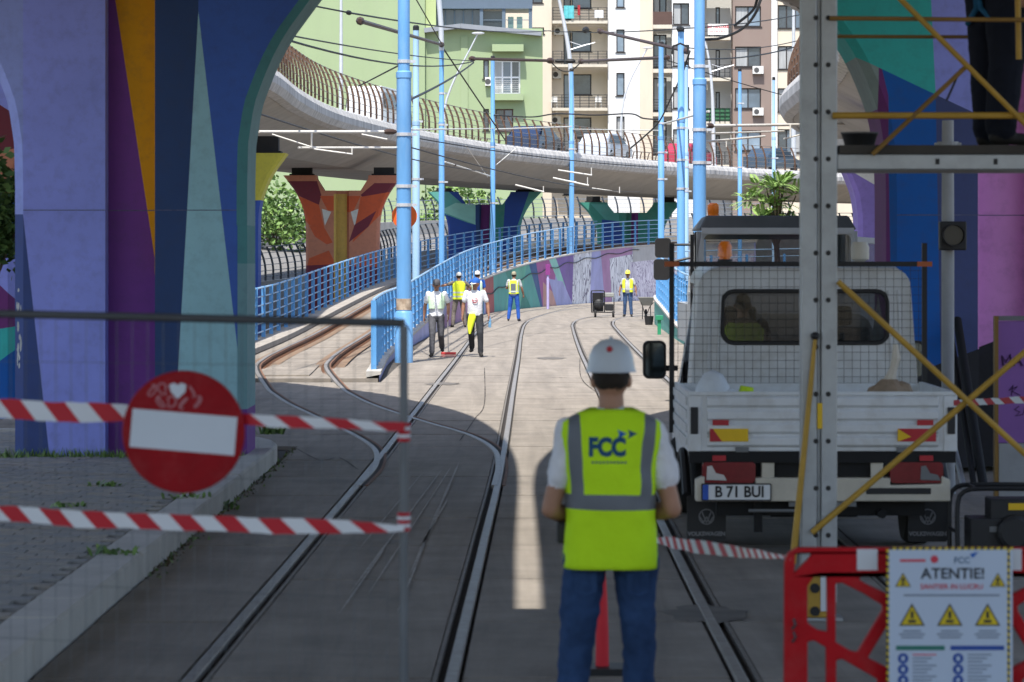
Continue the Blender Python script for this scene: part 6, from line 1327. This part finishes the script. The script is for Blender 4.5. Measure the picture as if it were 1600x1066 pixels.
def tape(label, pts, n, slant=.6, twist=0.0, group='red and white barrier tapes'):   # pts: (px, py, Y, width in px)
    P = [(at(px, py, Y), w * Y / F) for px, py, Y, w in pts]
    dd = [0]
    for (a, _), (b, _) in zip(P, P[1:]): dd.append(dd[-1] + (b - a).length)
    def ev(t):
        d = t * dd[-1]
        for i in range(len(P) - 1):
            if d <= dd[i + 1] or i == len(P) - 2:
                u = (d - dd[i]) / (dd[i + 1] - dd[i]); return P[i][0].lerp(P[i + 1][0], u), P[i][1] + (P[i + 1][1] - P[i][1]) * u
    mb = MB(); sub = 6
    for k in range(n):
        for j in range(sub):
            t0, t1 = (k + j / sub) / n, (k + (j + 1) / sub) / n; q = []
            for t, e in ((t0, -1), (t1, -1), (t1, 1), (t0, 1)):
                tt = min(1, max(0, t + e * slant * .5 / n)) if 0 < t < 1 else t
                c, w = ev(tt); a = twist * tt; q.append(c + V(0, math.sin(a) * w / 2 * e, math.cos(a) * w / 2 * e) + V(0, .012 * math.sin(tt * 17), .006 * noise.noise(Vector((tt * 9, len(pts), e * .8))) + .003 * noise.noise(Vector((tt * 30, 3, e * 2)))))
            mb.add(q, [(0, 1, 2, 3)], k % 2)
    o = mb.build('barrier_tape', [tred, twht], label=label, cat='tape', group=group); so = o.modifiers.new('solid', 'SOLIDIFY'); so.thickness = .0015
    return o
def fy(px): return on_fence(px, .03).y
tape('upper red and white tape stretched across the fence behind the no-entry disc', [(-60, 634, fy(-60), 31), (60, 643, fy(60), 31), (190, 645, fy(190), 28), (390, 655, fy(390), 18), (480, 661, fy(480), 17), (632, 667, fy(632), 13)], 19, -.7)
tape('lower red and white tape stretched across the fence below the no-entry disc', [(-60, 799, fy(-60), 24), (150, 812, fy(150), 25), (350, 819, fy(350), 25), (520, 824, fy(520), 22), (585, 824, fy(585), 16), (632, 826, fy(632), 7)], 20, -.7)
for lab, py in (('tape end knotted round the fence post at the upper tape', 690), ('tape end knotted round the fence post at the lower tape', 830)):
    p = on_fence(631, 0.0); z = H - (py - HY) * p.y / F; mb = MB()
    for k in range(5): mb.lathe([(.021, k * .013), (.024, k * .013 + .006), (.021, k * .013 + .012)], (p.x, p.y, z), 10, k % 2)
    mb.build('tape_knot', [tred, twht], label=lab, cat='tape', group='red and white barrier tapes')
tape('twisted tape running from the helmeted worker to the red barrier', [(1020, 843, 15.2, 9), (1080, 853, 14.6, 22), (1150, 862, 14.2, 22), (1235, 872, 13.35, 12)], 34, -.8, 1.2)
tape('thin tape beyond the pickup leading off past the purple board', [(1490, 630, 23.4, 9), (1560, 627, 22.5, 10), (1660, 621, 21.5, 13)], 12, -.6, .3)

# ---------------------------------------------------------------- scaffold
alu = mat('aluminium', (.34, .36, .38), .42, metal=.55, var=.16, scale=3, dirt=.35, dirtcol=(.12, .12, .12), dscale=5); yelp = mat('scaffold_yellow', (.42, .25, .035), .5, var=.2, scale=5); ochr = mat('scaffold_ochre', (.23, .13, .03), .6, var=.2)
Yc = 19.5; ss = F / Yc
X_ = lambda px: (px - CX) / ss
Z_ = lambda py: H - (py - HY) / ss
sf = thing('scaffold_tower', 'aluminium scaffold tower with yellow braces in front of the pickup', 'scaffold', (X_(1280), Yc, 0))
def mast(x, y=Yc, holes=True):
    mb = MB(); mb.box(x - .11, x - .012, y, y + .12, .10, 4.6); mb.box(x + .012, x + .11, y, y + .12, .10, 4.6); mb.box(x - .0119, x + .0119, y + .02, y + .1, .10, 4.6)
    m_ = mb.build('mast', alu, sf, bevel=.008)
    if holes:
        h = MB(); h.lathe([(.016, -.002), (.016, .001)], n=14, M=Matrix.Rotation(R(90), 4, 'X')); me = h.mesh('hole', black)
        for i in range(15):
            z = Z_(28 + 73.5 * i)
            for dx in ((-.02, .055) if i % 2 else (-.02, .055)):
                if z > .2: link_mesh('hole', me, m_, Vector((x + dx, y - .001, z)) - Vector(sf.location))
    return m_
mast(X_(1280)); mast(3.62, holes=False); mast(3.62, 20.36, False)
mb = MB(); mb.box(X_(1308.5), 3.51, Yc + .01, Yc + .08, Z_(265), Z_(241)); bm_ = mb.build('beam', alu, sf, bevel=.006)
for px in (1465, 1556): mb = MB(); mb.box(X_(px) - .012, X_(px) + .012, Yc + .004, Yc + .0095, Z_(257), Z_(248)); mb.build('beam_bolt', black, bm_)
mb = MB(); mb.box(X_(1308), 3.5, Yc + .81, Yc + .86, Z_(265), Z_(241)); mb.build('beam', alu, sf)
for k in range(3): mb = MB(); mb.box(X_(1312), 3.5, Yc + .0 + k * .3, Yc + .29 + k * .3, Z_(240.5), 2.895); mb.build('plank', mat('plank_dark', (.05, .045, .04), .8, var=.3), sf)
def stube(a, b, r, m, nm='brace', dy=-.03):
    mb = MB(); mb.tube([(X_(a[0]), Yc + dy, Z_(a[1])), (X_(b[0]), Yc + dy, Z_(b[1]))], r, 10); return mb.build(nm, m, sf, smooth=True)
stube((1300, 181), (1740, 181), .021, yelp, 'guard_rail'); stube((1296, 29), (1740, 33), .014, ochr, 'guard_rail', -.02); stube((1300, 41), (1580, 42), .012, ochr, 'guard_rail', .9)
stube((1385, -20), (1740, 335), .017, yelp, 'brace', -.06); stube((1362, 242), (1508, 105), .015, ochr, 'brace', -.04); stube((1308, 440), (1740, 838), .019, yelp, 'brace', -.05); stube((1268, 832), (1740, 432), .019, yelp, 'brace', -.02); stube((1592, -20), (1594, 92), .018, yelp, 'brace', .05); stube((1508, 105), (1486, 155), .007, black, 'brace', .2)
mb = MB(); mb.tube([(X_(1273), Yc - .03, Z_(528)), (X_(1266), Yc - .035, Z_(600)), (X_(1252), Yc - .03, Z_(740)), (X_(1238), Yc - .02, Z_(880))], [.012, .016, .019, .022], 8); mb.build('strap', yelp, sf, smooth=True)
mb = MB(); mb.ball((X_(1273), Yc - .03, Z_(525)), .026, 10); mb.build('knob', black, sf, smooth=True)
mb = MB(); mb.box(X_(1261), X_(1296), Yc - .05, Yc - .002, .02, .30); ft = mb.build('foot_bracket', yelp, sf, bevel=.008)
for z in (.06, .2): mb = MB(); mb.lathe([(.03, 0), (.03, .012)], n=12, M=Matrix.Translation((X_(1272), Yc - .051, z)) @ Matrix.Rotation(R(90), 4, 'X')); mb.build('foot_bolt', black, ft)
mb = MB(); mb.box(X_(1281), X_(1293), Yc - .056, Yc - .0505, .06, .29); mb.build('foot_label', twht, ft)
mb = MB(); mb.box(X_(1280) - .14, X_(1280) + .14, Yc - .06, Yc + .18, .001, .019); mb.box(X_(1280) - .1, X_(1280) + .1, Yc, Yc + .12, .0191, .1); mb.build('base_plate', alu, sf)
mb = MB(); mb.box(X_(1277), X_(1285), Yc - .004, Yc - .001, Z_(670), Z_(630)); mb.build('caution_label', yelr, sf)
for x, y in ((3.62, Yc), (3.62, 20.36)): mb = MB(); mb.box(x - .14, x + .14, y - .06, y + .18, .001, .1); mb.build('base_plate', alu, sf)
c = at(1343, 236, 19.95); tb = thing('tool_tub', 'dark shallow tub standing on the scaffold planks beside the post', 'tub', (c.x, 19.95, 2.895))
mb = MB(); mb.lathe([(.07, 0), (.09, .005), (.115, .085), (.12, .09), (.108, .088), (.085, .012)], n=18); mb.build('tub_body', plastic, tb, local=True, smooth=True)
mb = MB(); mb.tube([(.115 * math.cos(R(a)), 0.115 * math.sin(R(a)), .09) for a in range(0, 361, 24)], .006, 6); mb.build('rim', gry, tb, local=True)

# ---------------------------------------------------------------- red plastic barrier with its notice
Yb = 13.33; sb = F / Yb; redb = mat('barrier_red', (.42, .004, .010), .5, var=.18, scale=4, spec=.15, dirt=.35, dirtcol=(.30, .10, .09), dscale=5)
QX = lambda px: (px - CX) / sb
QZ = lambda py: H - (py - HY) / sb
ba = thing('plastic_barrier', 'red plastic work barrier carrying the warning notice', 'barrier', (QX(1480), Yb, 0))
q = lambda l: [(QX(a), QZ(b)) for a, b in l]
mir = lambda l: [(2 * 1485 - a, b) for a, b in l][::-1]
outer = [(1225, 1215), (1226, 880), (1232, 864), (1246, 856), (1724, 856), (1738, 864), (1744, 880), (1745, 1215)]
hl = [[(1243, 866), (1269, 865), (1262, 875), (1241, 896)], [(1262, 916), (1272, 902), (1282, 897), (1292, 900), (1293, 988), (1278, 985), (1262, 974)], [(1306, 912), (1316, 911), (1350, 928), (1380, 947), (1379, 955), (1340, 1020), (1330, 1018), (1306, 1004)], [(1342, 905), (1352, 898), (1390, 897), (1390, 930), (1352, 912)], [(1262, 1003), (1272, 1001), (1291, 1012), (1292, 1195), (1262, 1195)], [(1307, 1032), (1316, 1030), (1372, 1062), (1372, 1195), (1307, 1195)], [(1356, 1028), (1398, 960), (1420, 950), (1420, 1060)]]
loops = [q(outer)] + [q(h) for h in hl] + [q(mir(h)) for h in hl] + [q([(1440, 930), (1530, 930), (1530, 1040), (1440, 1040)]), q([(1400, 1080), (1570, 1080), (1570, 1190), (1400, 1190)])]
mb = MB(); mb.add(*plate(loops, .05), 0, Matrix.Translation((0, Yb, 0))); mb.build('panel', redb, ba, bevel=.006)
for px0, px1 in ((1339, 1371), (1579, 1596)): mb = MB(); mb.box(QX(px0), QX(px1), Yb - .004, Yb - .001, QZ(891), QZ(858)); mb.build('reflective_patch', twht, ba)
for px in (1300, 1670): mb = MB(); mb.box(QX(px) - .06, QX(px) + .06, Yb - .3, Yb + .34, .003, .05); mb.box(QX(px) - .05, QX(px) + .05, Yb - .04, Yb + .09, .051, .12); mb.build('foot', black, ba, bevel=.01)
for py in (975, 995): mb = MB(); mb.tube([(QX(1240), Yb - .01, QZ(py) + .02), (QX(1242), Yb - .03, QZ(py)), (QX(1238), Yb - .01, QZ(py) - .02)], .006, 6); mb.build('latch_hook', dzinc, ba)
Yn = 13.24; sn = F / Yn; NX = lambda px: (px - CX) / sn; NZ = lambda py: H - (py - HY) / sn
nt = thing('warning_notice', 'white warning notice board with yellow triangles tied to the red barrier', 'sign', (NX(1485), Yn, NZ(1130))); npw = mat('notice_white', (.46, .54, .66), .45, var=.03); tgr = mat('print_black', (.015, .018, .025), .6); tri_y = mat('print_yellow', (.62, .46, .01), .5); pb_ = mat('print_blue', (.012, .06, .30), .5); pg_ = mat('print_green', (.02, .16, .12), .5); pr_ = mat('print_red', (.55, .04, .07), .5); pgr = mat('print_grey', (.16, .19, .25), .6)
mb = MB(); mb.box(NX(1389), NX(1582), Yn, Yn + .006, NZ(1130), NZ(859)); bd = mb.build('board', npw, nt)
mb = MB(); w_ = 4 / sn
def hz(a, b, n):
    a, b = Vector(a), Vector(b)
    for k in range(n):
        p, q_ = a.lerp(b, k / n), a.lerp(b, (k + 1) / n); d = (b - a).normalized(); o = Vector((-d.z, 0, d.x)) * w_
        mb.add([p, q_, q_ + o + d * .004, p + o + d * .004], [(0, 1, 2, 3)], k % 2)
yb_ = Yn - .0012
hz((NX(1389), yb_, NZ(1130)), (NX(1389), yb_, NZ(859)), 54); hz((NX(1578), yb_, NZ(1130)), (NX(1578), yb_, NZ(859)), 54); hz((NX(1389), yb_ - .0004, NZ(859)), (NX(1582), yb_ - .0004, NZ(859)), 38)
mb.build('hazard_border', [tgr, tri_y], bd)
def nprint(txt, px, py, size, m, bold=0.0, sx=1.0):
    v, f = lettering(txt, size, bold * .35, depth=.0008); mb = MB(); mb.add([Vector((p.x * sx + NX(px), Yn - .0015 + p.y, NZ(py) + p.z)) for p in v], f); mb.build('print', m, bd)
def nbox(a, b, c, d, m, nm='print'): mb = MB(); mb.box(NX(a), NX(b), Yn - .0022, Yn - .0008, NZ(d), NZ(c)); mb.build(nm, m, bd)
nprint('ATENTIE!', 1489, 897, .062, tgr, .0035, 1.02); nprint('SANTIER IN LUCRU', 1487, 917, .030, pr_, .0012)
nbox(1406, 1446, 874, 878, pr_); mb = MB(); mb.lathe([(.016, 0), (.016, .001)], n=20, M=Matrix.Translation((NX(1460), Yn - .001, NZ(874))) @ Matrix.Rotation(R(90), 4, 'X')); mb.build('print', pr_, bd)
nprint('FCC', 1503, 876, .036, LOGO, .001); mb = MB(); mb.prism([(NX(1515), NZ(866)), (NX(1529), NZ(862)), (NX(1520), NZ(872))], Yn - .0022, Yn - .0008, 'y'); mb.build('print', LOGOB, bd)
nbox(1412, 1562, 929, 931.5, pgr)
def tri(px, py, w): 
    mb = MB(); h = w * .88; P = [(NX(px - w / 2), NZ(py)), (NX(px + w / 2), NZ(py)), (NX(px), NZ(py - h))]; mb.prism(P, Yn - .0018, Yn - .0008, 'y'); t = mb.build('warning_triangle', tgr, bd)
    c = Vector((NX(px), 0, NZ(py - h / 3))); P2 = [((a - c.x) * .82 + c.x, (b - c.z) * .82 + c.z) for a, b in P]; mb = MB(); mb.prism(P2, Yn - .0026, Yn - .0019, 'y'); mb.build('print', tri_y, t)
    mb = MB(); mb.box(c.x - .006, c.x + .006, Yn - .0034, Yn - .0027, c.z + .0, c.z + w / sn * .28); mb.box(c.x - w / sn * .15, c.x + w / sn * .15, Yn - .0034, Yn - .0027, c.z - w / sn * .17, c.z - w / sn * .06); mb.build('print', tgr, t)
tri(1411, 917, 25); tri(1559, 917, 25)
for px in (1425, 1484, 1543):
    tri(px, 978, 40)
    for k in range(3): nbox(px - (14, 20, 17)[k], px + (14, 20, 17)[k], 985 + k * 5, 987.2 + k * 5, pgr)
nbox(1400, 1476, 1009, 1016, pg_); nbox(1485, 1569, 1009, 1016, pb_)
for row in range(5):
    py = 1029 + row * 17
    for px in (1411, 1497):
        mb = MB(); mb.lathe([(.022, 0), (.022, .0012)], n=20, M=Matrix.Translation((NX(px), Yn - .0008, NZ(py))) @ Matrix.Rotation(R(90), 4, 'X')); pic = mb.build('pictogram', pb_, bd)
        mb = MB(); mb.box(NX(px) - .007, NX(px) + .007, Yn - .003, Yn - .0022, NZ(py) - .009, NZ(py) + .009); mb.build('print', npw, pic)
        for k in range(3): nbox(px + 15, px + (52, 45, 38)[k], py - 7 + k * 5.5, py - 5 + k * 5.5, pr_ if (k == 0 and row == 0 and px < 1450) else pgr)

# ---------------------------------------------------------------- signal pole, boards, generator at the side
Yq = 30.0; sq = F / Yq; xq = (1481 - CX) / sq
sg2 = thing('signal_pole', 'grey signal pole with a black square signal head beside the turquoise pillar', 'signal', (xq, Yq, 0)); gp_ = mat('pole_grey', (.30, .31, .32), .5, var=.1, dirt=.3)
mb = MB(); mb.lathe([(.075, 0), (.06, .5), (.06, 2.3), (.055, 3.5)], n=16); mb.build('pole', gp_, sg2, local=True, smooth=True)
mb = MB(); mb.lathe([(.1, 3.18), (.1, 3.3)], n=14); mb.box(-.12, .12, -.05, .05, 3.17, 3.29); mb.build('collar', gp_, sg2, local=True)
zq = H - (368 - HY) / sq; mb = MB(); mb.box(-.1, .15, -.2, -.065, zq - .14, zq + .13); sh_ = mb.build('signal_head', plastic, sg2, local=True, bevel=.015)
mb = MB(); mb.lathe([(.105, 0), (.105, .07), (.095, .07), (.095, .01)], n=24, M=Matrix.Translation((.025, -.2, zq)) @ Matrix.Rotation(R(90), 4, 'X')); mb.build('hood', black, sh_, local=True)
mb = MB(); mb.lathe([(.09, 0), (.09, .006)], n=24, M=Matrix.Translation((.025, -.206, zq)) @ Matrix.Rotation(R(90), 4, 'X')); mb.build('lens', mat('dark_lens', (.03, .03, .03), .2), sh_, local=True)
Yd = 28.5; sd_ = F / Yd; DX = lambda px: (px - CX) / sd_; DZ = lambda py: H - (py - HY) / sd_
pb2 = thing('purple_board', 'purple graffiti-covered board with an ochre edge standing by the pink pillar face', 'board', (DX(1610), Yd, 0)); purb = mat('board_purple', (.25, .11, .36), .7, var=.12, scale=2)
mb = MB(); mb.box(DX(1560), DX(1690), Yd, Yd + .06, DZ(692), DZ(502)); mb.build('panel', purb, pb2); mb = MB(); mb.box(DX(1554), DX(1560) - .002, Yd - .02, Yd + .08, .003, DZ(494)); mb.build('edge_post', ochr, pb2)
mb = MB(); mb.box(DX(1560) + .002, DX(1690), Yd - .01, Yd + .07, DZ(501), DZ(494)); mb.build('top_trim', gry, pb2); mb = MB(); mb.box(DX(1561), DX(1690), Yd + .005, Yd + .055, .003, DZ(693)); mb.build('plinth', gp_, pb2)
mb = MB()
for st in ([(1568, 572), (1566, 556), (1572, 566), (1578, 554), (1580, 572)], [(1584, 572), (1590, 556), (1597, 572)], [(1586, 566), (1595, 565)], [(1600, 555), (1612, 556), (1602, 572), (1614, 571)]):
    mb.tube([(DX(a), Yd - .004, DZ(b)) for a, b in st], .011, 5)
for st in ([(1580, 618), (1583, 602), (1576, 610), (1590, 604), (1582, 612), (1594, 618)], [(1592, 635), (1585, 640), (1594, 644), (1586, 650), (1598, 648), (1602, 636)]): mb.tube([(DX(a), Yd - .004, DZ(b)) for a, b in st], .005, 5)
mb.build('graffiti', mat('tag_dark', (.06, .02, .09), .7), pb2)
for lab, a, b in (('thick black pipe leaning at the foot of the right-hand pillar, closest to the board', (1537, 735), (1548, 500)), ('black pipe leaning at the foot of the right-hand pillar, in the middle', (1522, 735), (1538, 525)), ('thin grey pipe leaning low against the black base of the pillar', (1506, 730), (1527, 640))):
    Yl = 30.6; s_ = F / Yl; p0 = Vector(((a[0] - CX) / s_, Yl, .02)); p1 = Vector(((b[0] - CX) / s_, 32.9, H - (b[1] - HY) / (F / 32.9))); mb = MB(); mb.tube([p0, p1], .045 if 'thick' in lab else .03, 10); mb.build('leaning_pipe', gp_ if 'grey' in lab else under, smooth=True, label=lab, cat='pipe', group='pipes leaning on the pillar')
Yg2 = 23.4; sg3 = F / Yg2; gx = (1492 - CX) / sg3
ge = thing('generator', 'portable engine in a black tubular frame beside the pickup', 'generator', (gx + .32, Yg2, 0))
for y in (0, .42):
    mb = MB(); mb.tube(smooth_path([Vector(p) for p in ((-.30, y, .02), (-.30, y, .40), (-.26, y, .49), (-.16, y, .52), (.4, y, .52))], .05), .018, 8); mb.tube([(-.30, y, .03), (.4, y, .03)], .018, 8); mb.build('frame_tube', black, ge, local=True, smooth=True)
mb = MB(); mb.tube([(-.3, 0, .2), (-.3, .42, .2)], .014, 8); mb.tube([(-.16, 0, .52), (-.16, .42, .52)], .014, 8); mb.tube([(-.3, 0, .03), (-.3, .42, .03)], .014, 8); mb.build('cross_tube', black, ge, local=True)
mb = MB(); mb.box(-.2, .05, .05, .38, .06, .3); mb.box(-.05, .4, .06, .36, .28, .44); mb.box(.06, .4, .08, .34, .06, .28); mb.lathe([(.13, 0), (.13, .06), (.1, .08)], n=20, M=Matrix.Translation((.12, .06, .2)) @ Matrix.Rotation(R(90), 4, 'X')); mb.build('engine_block', plastic, ge, local=True, bevel=.012)
mb = MB(); mb.box(.08, .22, .052, .0595, .36, .41); mb.build('yellow_label', yelr, ge, local=True); mb = MB(); mb.box(-.06, .0, .04, .0495, .2, .24); mb.build('data_plate', gry, ge, local=True)

# ---------------------------------------------------------------- small things down the track
Yk = 122.0; ck = gr(942, 496); cp_ = thing('wheeled_compressor', 'black wheeled machine in a tubular frame beside the yellow-helmeted worker', 'machine', (ck.x, ck.y, 0))
mb = MB(); mb.tube(smooth_path([Vector(p) for p in ((-.42, 0, .2), (-.44, 0, .9), (-.38, 0, 1.0), (.0, 0, 1.0), (.06, 0, .9), (.06, 0, .2))], .08), .022, 8); mb.tube([(-.44, .0, .2), (.45, 0, .18)], .022, 8); mb.tube([(.42, 0, .18), (.42, 0, .75)], .018, 8); mb.build('frame', black, cp_, local=True, smooth=True)
mb = MB(); mb.box(-.38, .02, .05, .5, .22, .75); mb.ball((-.15, .0, .5), (.2, .12, .2), 14); mb.box(.1, .4, .05, .45, .25, .5); mb.build('engine', plastic, cp_, local=True, bevel=.02)
mb = MB(); mb.box(.0, .43, .0, .4, .76, .93); mb.build('tank', mat('tank_grey', (.25, .26, .24), .5), cp_, local=True, bevel=.03); mb = MB(); mb.box(-.4, .03, -.01, .02, .6, .93); mb.build('radiator_screen', under, cp_, local=True)
for x, r_ in ((-.28, .14), (.4, .11)): wheel(cp_, x, .0, r_, r_, .07); wheel(cp_, x, .45, r_, r_, .07)
cw = gr(1010, 499); wb = thing('wheelbarrow', 'grey wheelbarrow tipped on its stand by the green wall', 'wheelbarrow', (cw.x, cw.y, 0))
v, f = loft_rings([[(-.16, -.2, .5), (.16, -.2, .5), (.16, .2, .5), (-.16, .2, .5)], [(-.3, -.32, .8), (.3, -.32, .8), (.3, .32, .8), (-.3, .32, .8)]]); f = f[:-1]; mb = MB(); mb.add(v, f); o = mb.build('tray', mat('tray_grey', (.22, .22, .2), .6, var=.2), wb, local=True); so = o.modifiers.new('solid', 'SOLIDIFY'); so.thickness = .02
wheel(wb, 0, .45, .18, .18, .08)
for sx in (-.14, .14): mb = MB(); mb.tube([(sx * .3, .45, .2), (sx, .1, .48), (sx * 1.6, -.7, .62)], .016, 6); mb.tube([(sx, -.1, .49), (sx * 1.1, -.2, .01)], .016, 6); mb.build('handle', black, wb, local=True)
cbk = gr(1014, 508); bk = thing('bucket', 'black bucket standing on the ground in front of the wheelbarrow', 'bucket', (cbk.x, cbk.y, 0)); mb = MB(); mb.lathe([(.12, 0), (.16, .3), (.165, .3), (.15, .29), (.11, .02)], n=16); mb.build('pail', plastic, bk, local=True, smooth=True); mb = MB(); mb.tube([(.16 * math.cos(R(a)), -.02, .3 + .16 * math.sin(R(a)) * .3) for a in range(0, 181, 20)], .005, 5); mb.build('handle', zinc, bk, local=True)
cgn = gr(1030, 523); gn = thing('green_post', 'small green box on a post at the green wall', 'post', (min(cgn.x, 4.3), cgn.y, 0)); grp = mat('post_green', (.03, .26, .13), .5, var=.1); mb = MB(); mb.box(-.05, .05, -.05, .05, 0, .42); mb.build('post', grp, gn, local=True); mb = MB(); mb.box(-.11, .11, -.1, .1, .421, .56); mb.build('box', grp, gn, local=True, bevel=.01)
cpp = gr(856, 483); pp = thing('hydrant_post', 'slim lilac pipe with a magenta box standing before the mural wall', 'post', (cpp.x, cpp.y, 0)); mb = MB(); mb.lathe([(.06, 0), (.06, 1.35), (.05, 1.36), (.05, 1.5)], n=12); mb.build('pipe', mat('lilac', (.42, .36, .62), .6), pp, local=True, smooth=True); mb = MB(); mb.box(-.1, .1, -.08, .08, 1.5, 1.98); mb.build('box', mat('magenta_box', (.22, .04, .2), .6), pp, local=True)
cdl = gr(941, 1052); dl_ = thing('marker_cone', 'narrow red traffic cone on a black base just beyond the helmeted worker', 'cone', (cdl.x, cdl.y, 0)); mb = MB(); mb.lathe([(.036, .04), (.034, .2), (.028, .4), (.02, .52), (.018, .54)], n=20); mb.build('cone_body', mat('cone_red', (.62, .015, .03), .45, var=.08), dl_, local=True, smooth=True); mb = MB(); mb.prism(rounded(-.14, .14, -.14, .14, .04), .003, .039, 'z'); mb.build('base', black, dl_, local=True)
mb = MB(); pts = []
for i in range(0, 60):
    d = u_px(757) + (u_px(1000) - u_px(757)) * i / 59; p, h = at_len(WALL, d); s_ = Vector((h.y, -h.x, 0)).normalized(); pts.append(p + s_ * .05 + V(0, 0, -.62 + .06 * math.sin(i * .9) + .5 * i / 59))
mb.tube(pts, .022, 6); mb.build('wall_cable', dk, smooth=True, label='black cable slung along the mural wall', cat='cable')

# ---------------------------------------------------------------- wear on the road: scuffs, cracks and slot marks
rnd = random.Random(17)
def streak_mark(name, pts, w, m, z=.0065):
    P = [gr(a, b) for a, b in pts]; path = smooth_path([Vector((p.x, p.y, z)) for p in P], .12) if len(P) > 2 else [Vector((P[0].x, P[0].y, z)).lerp(Vector((P[1].x, P[1].y, z)), i / 20) for i in range(21)]
    mb = MB(); n = len(path); vs = []
    for i, p in enumerate(path):
        s_ = side(path, i); k = w * (.35 + .9 * abs(noise.noise(Vector((p.x * 7, p.y * 3.1, w * 50))))) * min(1, i / 3 + .1, (n - 1 - i) / 3 + .1); vs += [p - s_ * k, p + s_ * k]
    mb.add(vs, [(2 * i, 2 * i + 1, 2 * i + 3, 2 * i + 2) for i in range(n - 1)]); mb.build(name, m, road, local=True)
scuff = mat('scuff_dust', (.36, .335, .30), .95, var=.3, scale=6); crack = mat('crack_tar', (.05, .043, .037), .95, var=.3)
for a, b, w in (((545, 930), (690, 735), .016), ((575, 930), (705, 730), .012), ((640, 900), (718, 722), .022), ((560, 860), (660, 740), .010), ((655, 860), (700, 780), .014), ((530, 960), (600, 860), .012), ((620, 960), (668, 840), .010)): streak_mark('scuff', [a, b], w, scuff)
for pts in ([(757, 575), (757, 630), (742, 655), (718, 690)], [(906, 560), (908, 590), (930, 612), (985, 650), (1000, 690)], [(460, 700), (500, 720), (530, 716), (560, 735)]): streak_mark('crack', pts, .012, crack)
for px, py in ((858, 514), (876, 556), (862, 520), (872, 590), (868, 640), (930, 580), (885, 605)): streak_mark('slot_mark', [(px - 18, py), (px + 18, py + .4)], .045, crack)
for px, py, r_ in ((950, 700, .25), (860, 560, .35), (690, 600, .3), (1100, 960, .25)):
    c = gr(px, py); mb = MB(); n = 22; mb.add([(c.x + r_ * math.cos(2 * math.pi * i / n) * (.7 + .5 * rnd.random()), c.y + 2.2 * r_ * math.sin(2 * math.pi * i / n) * (.7 + .5 * rnd.random()), .0045) for i in range(n)], [tuple(range(n))]); mb.build('oil_stain', mat('oil_stain', (.13, .115, .10), .7, var=.35, scale=5), road, local=True)
# peeling paint on the rounded edge of the lavender pillar
chip = mat('peeled_plaster', (.5, .5, .48), .9, var=.2)
for k in range(16):
    z = rnd.uniform(.9, 1.75); t = rnd.uniform(.15, .85); h = rnd.uniform(.02, .09); w = rnd.uniform(.006, .02); c = Vector((-1.2 + .1 * t, .1 - .1 * t, z)); d = Vector((.7071, -.7071, 0)); n_ = Vector((-.7071, -.7071, 0)) * .002
    mb = MB(); mb.add([c + d * w * x + Vector((0, 0, h * y)) + n_ for x, y in ((-.6, -1), (.5, -.7), (1, .1), (.4, 1), (-.5, .8), (-1, 0))], [(0, 1, 2, 3, 4, 5)]); mb.build('peeled_paint', chip, pl, local=True)
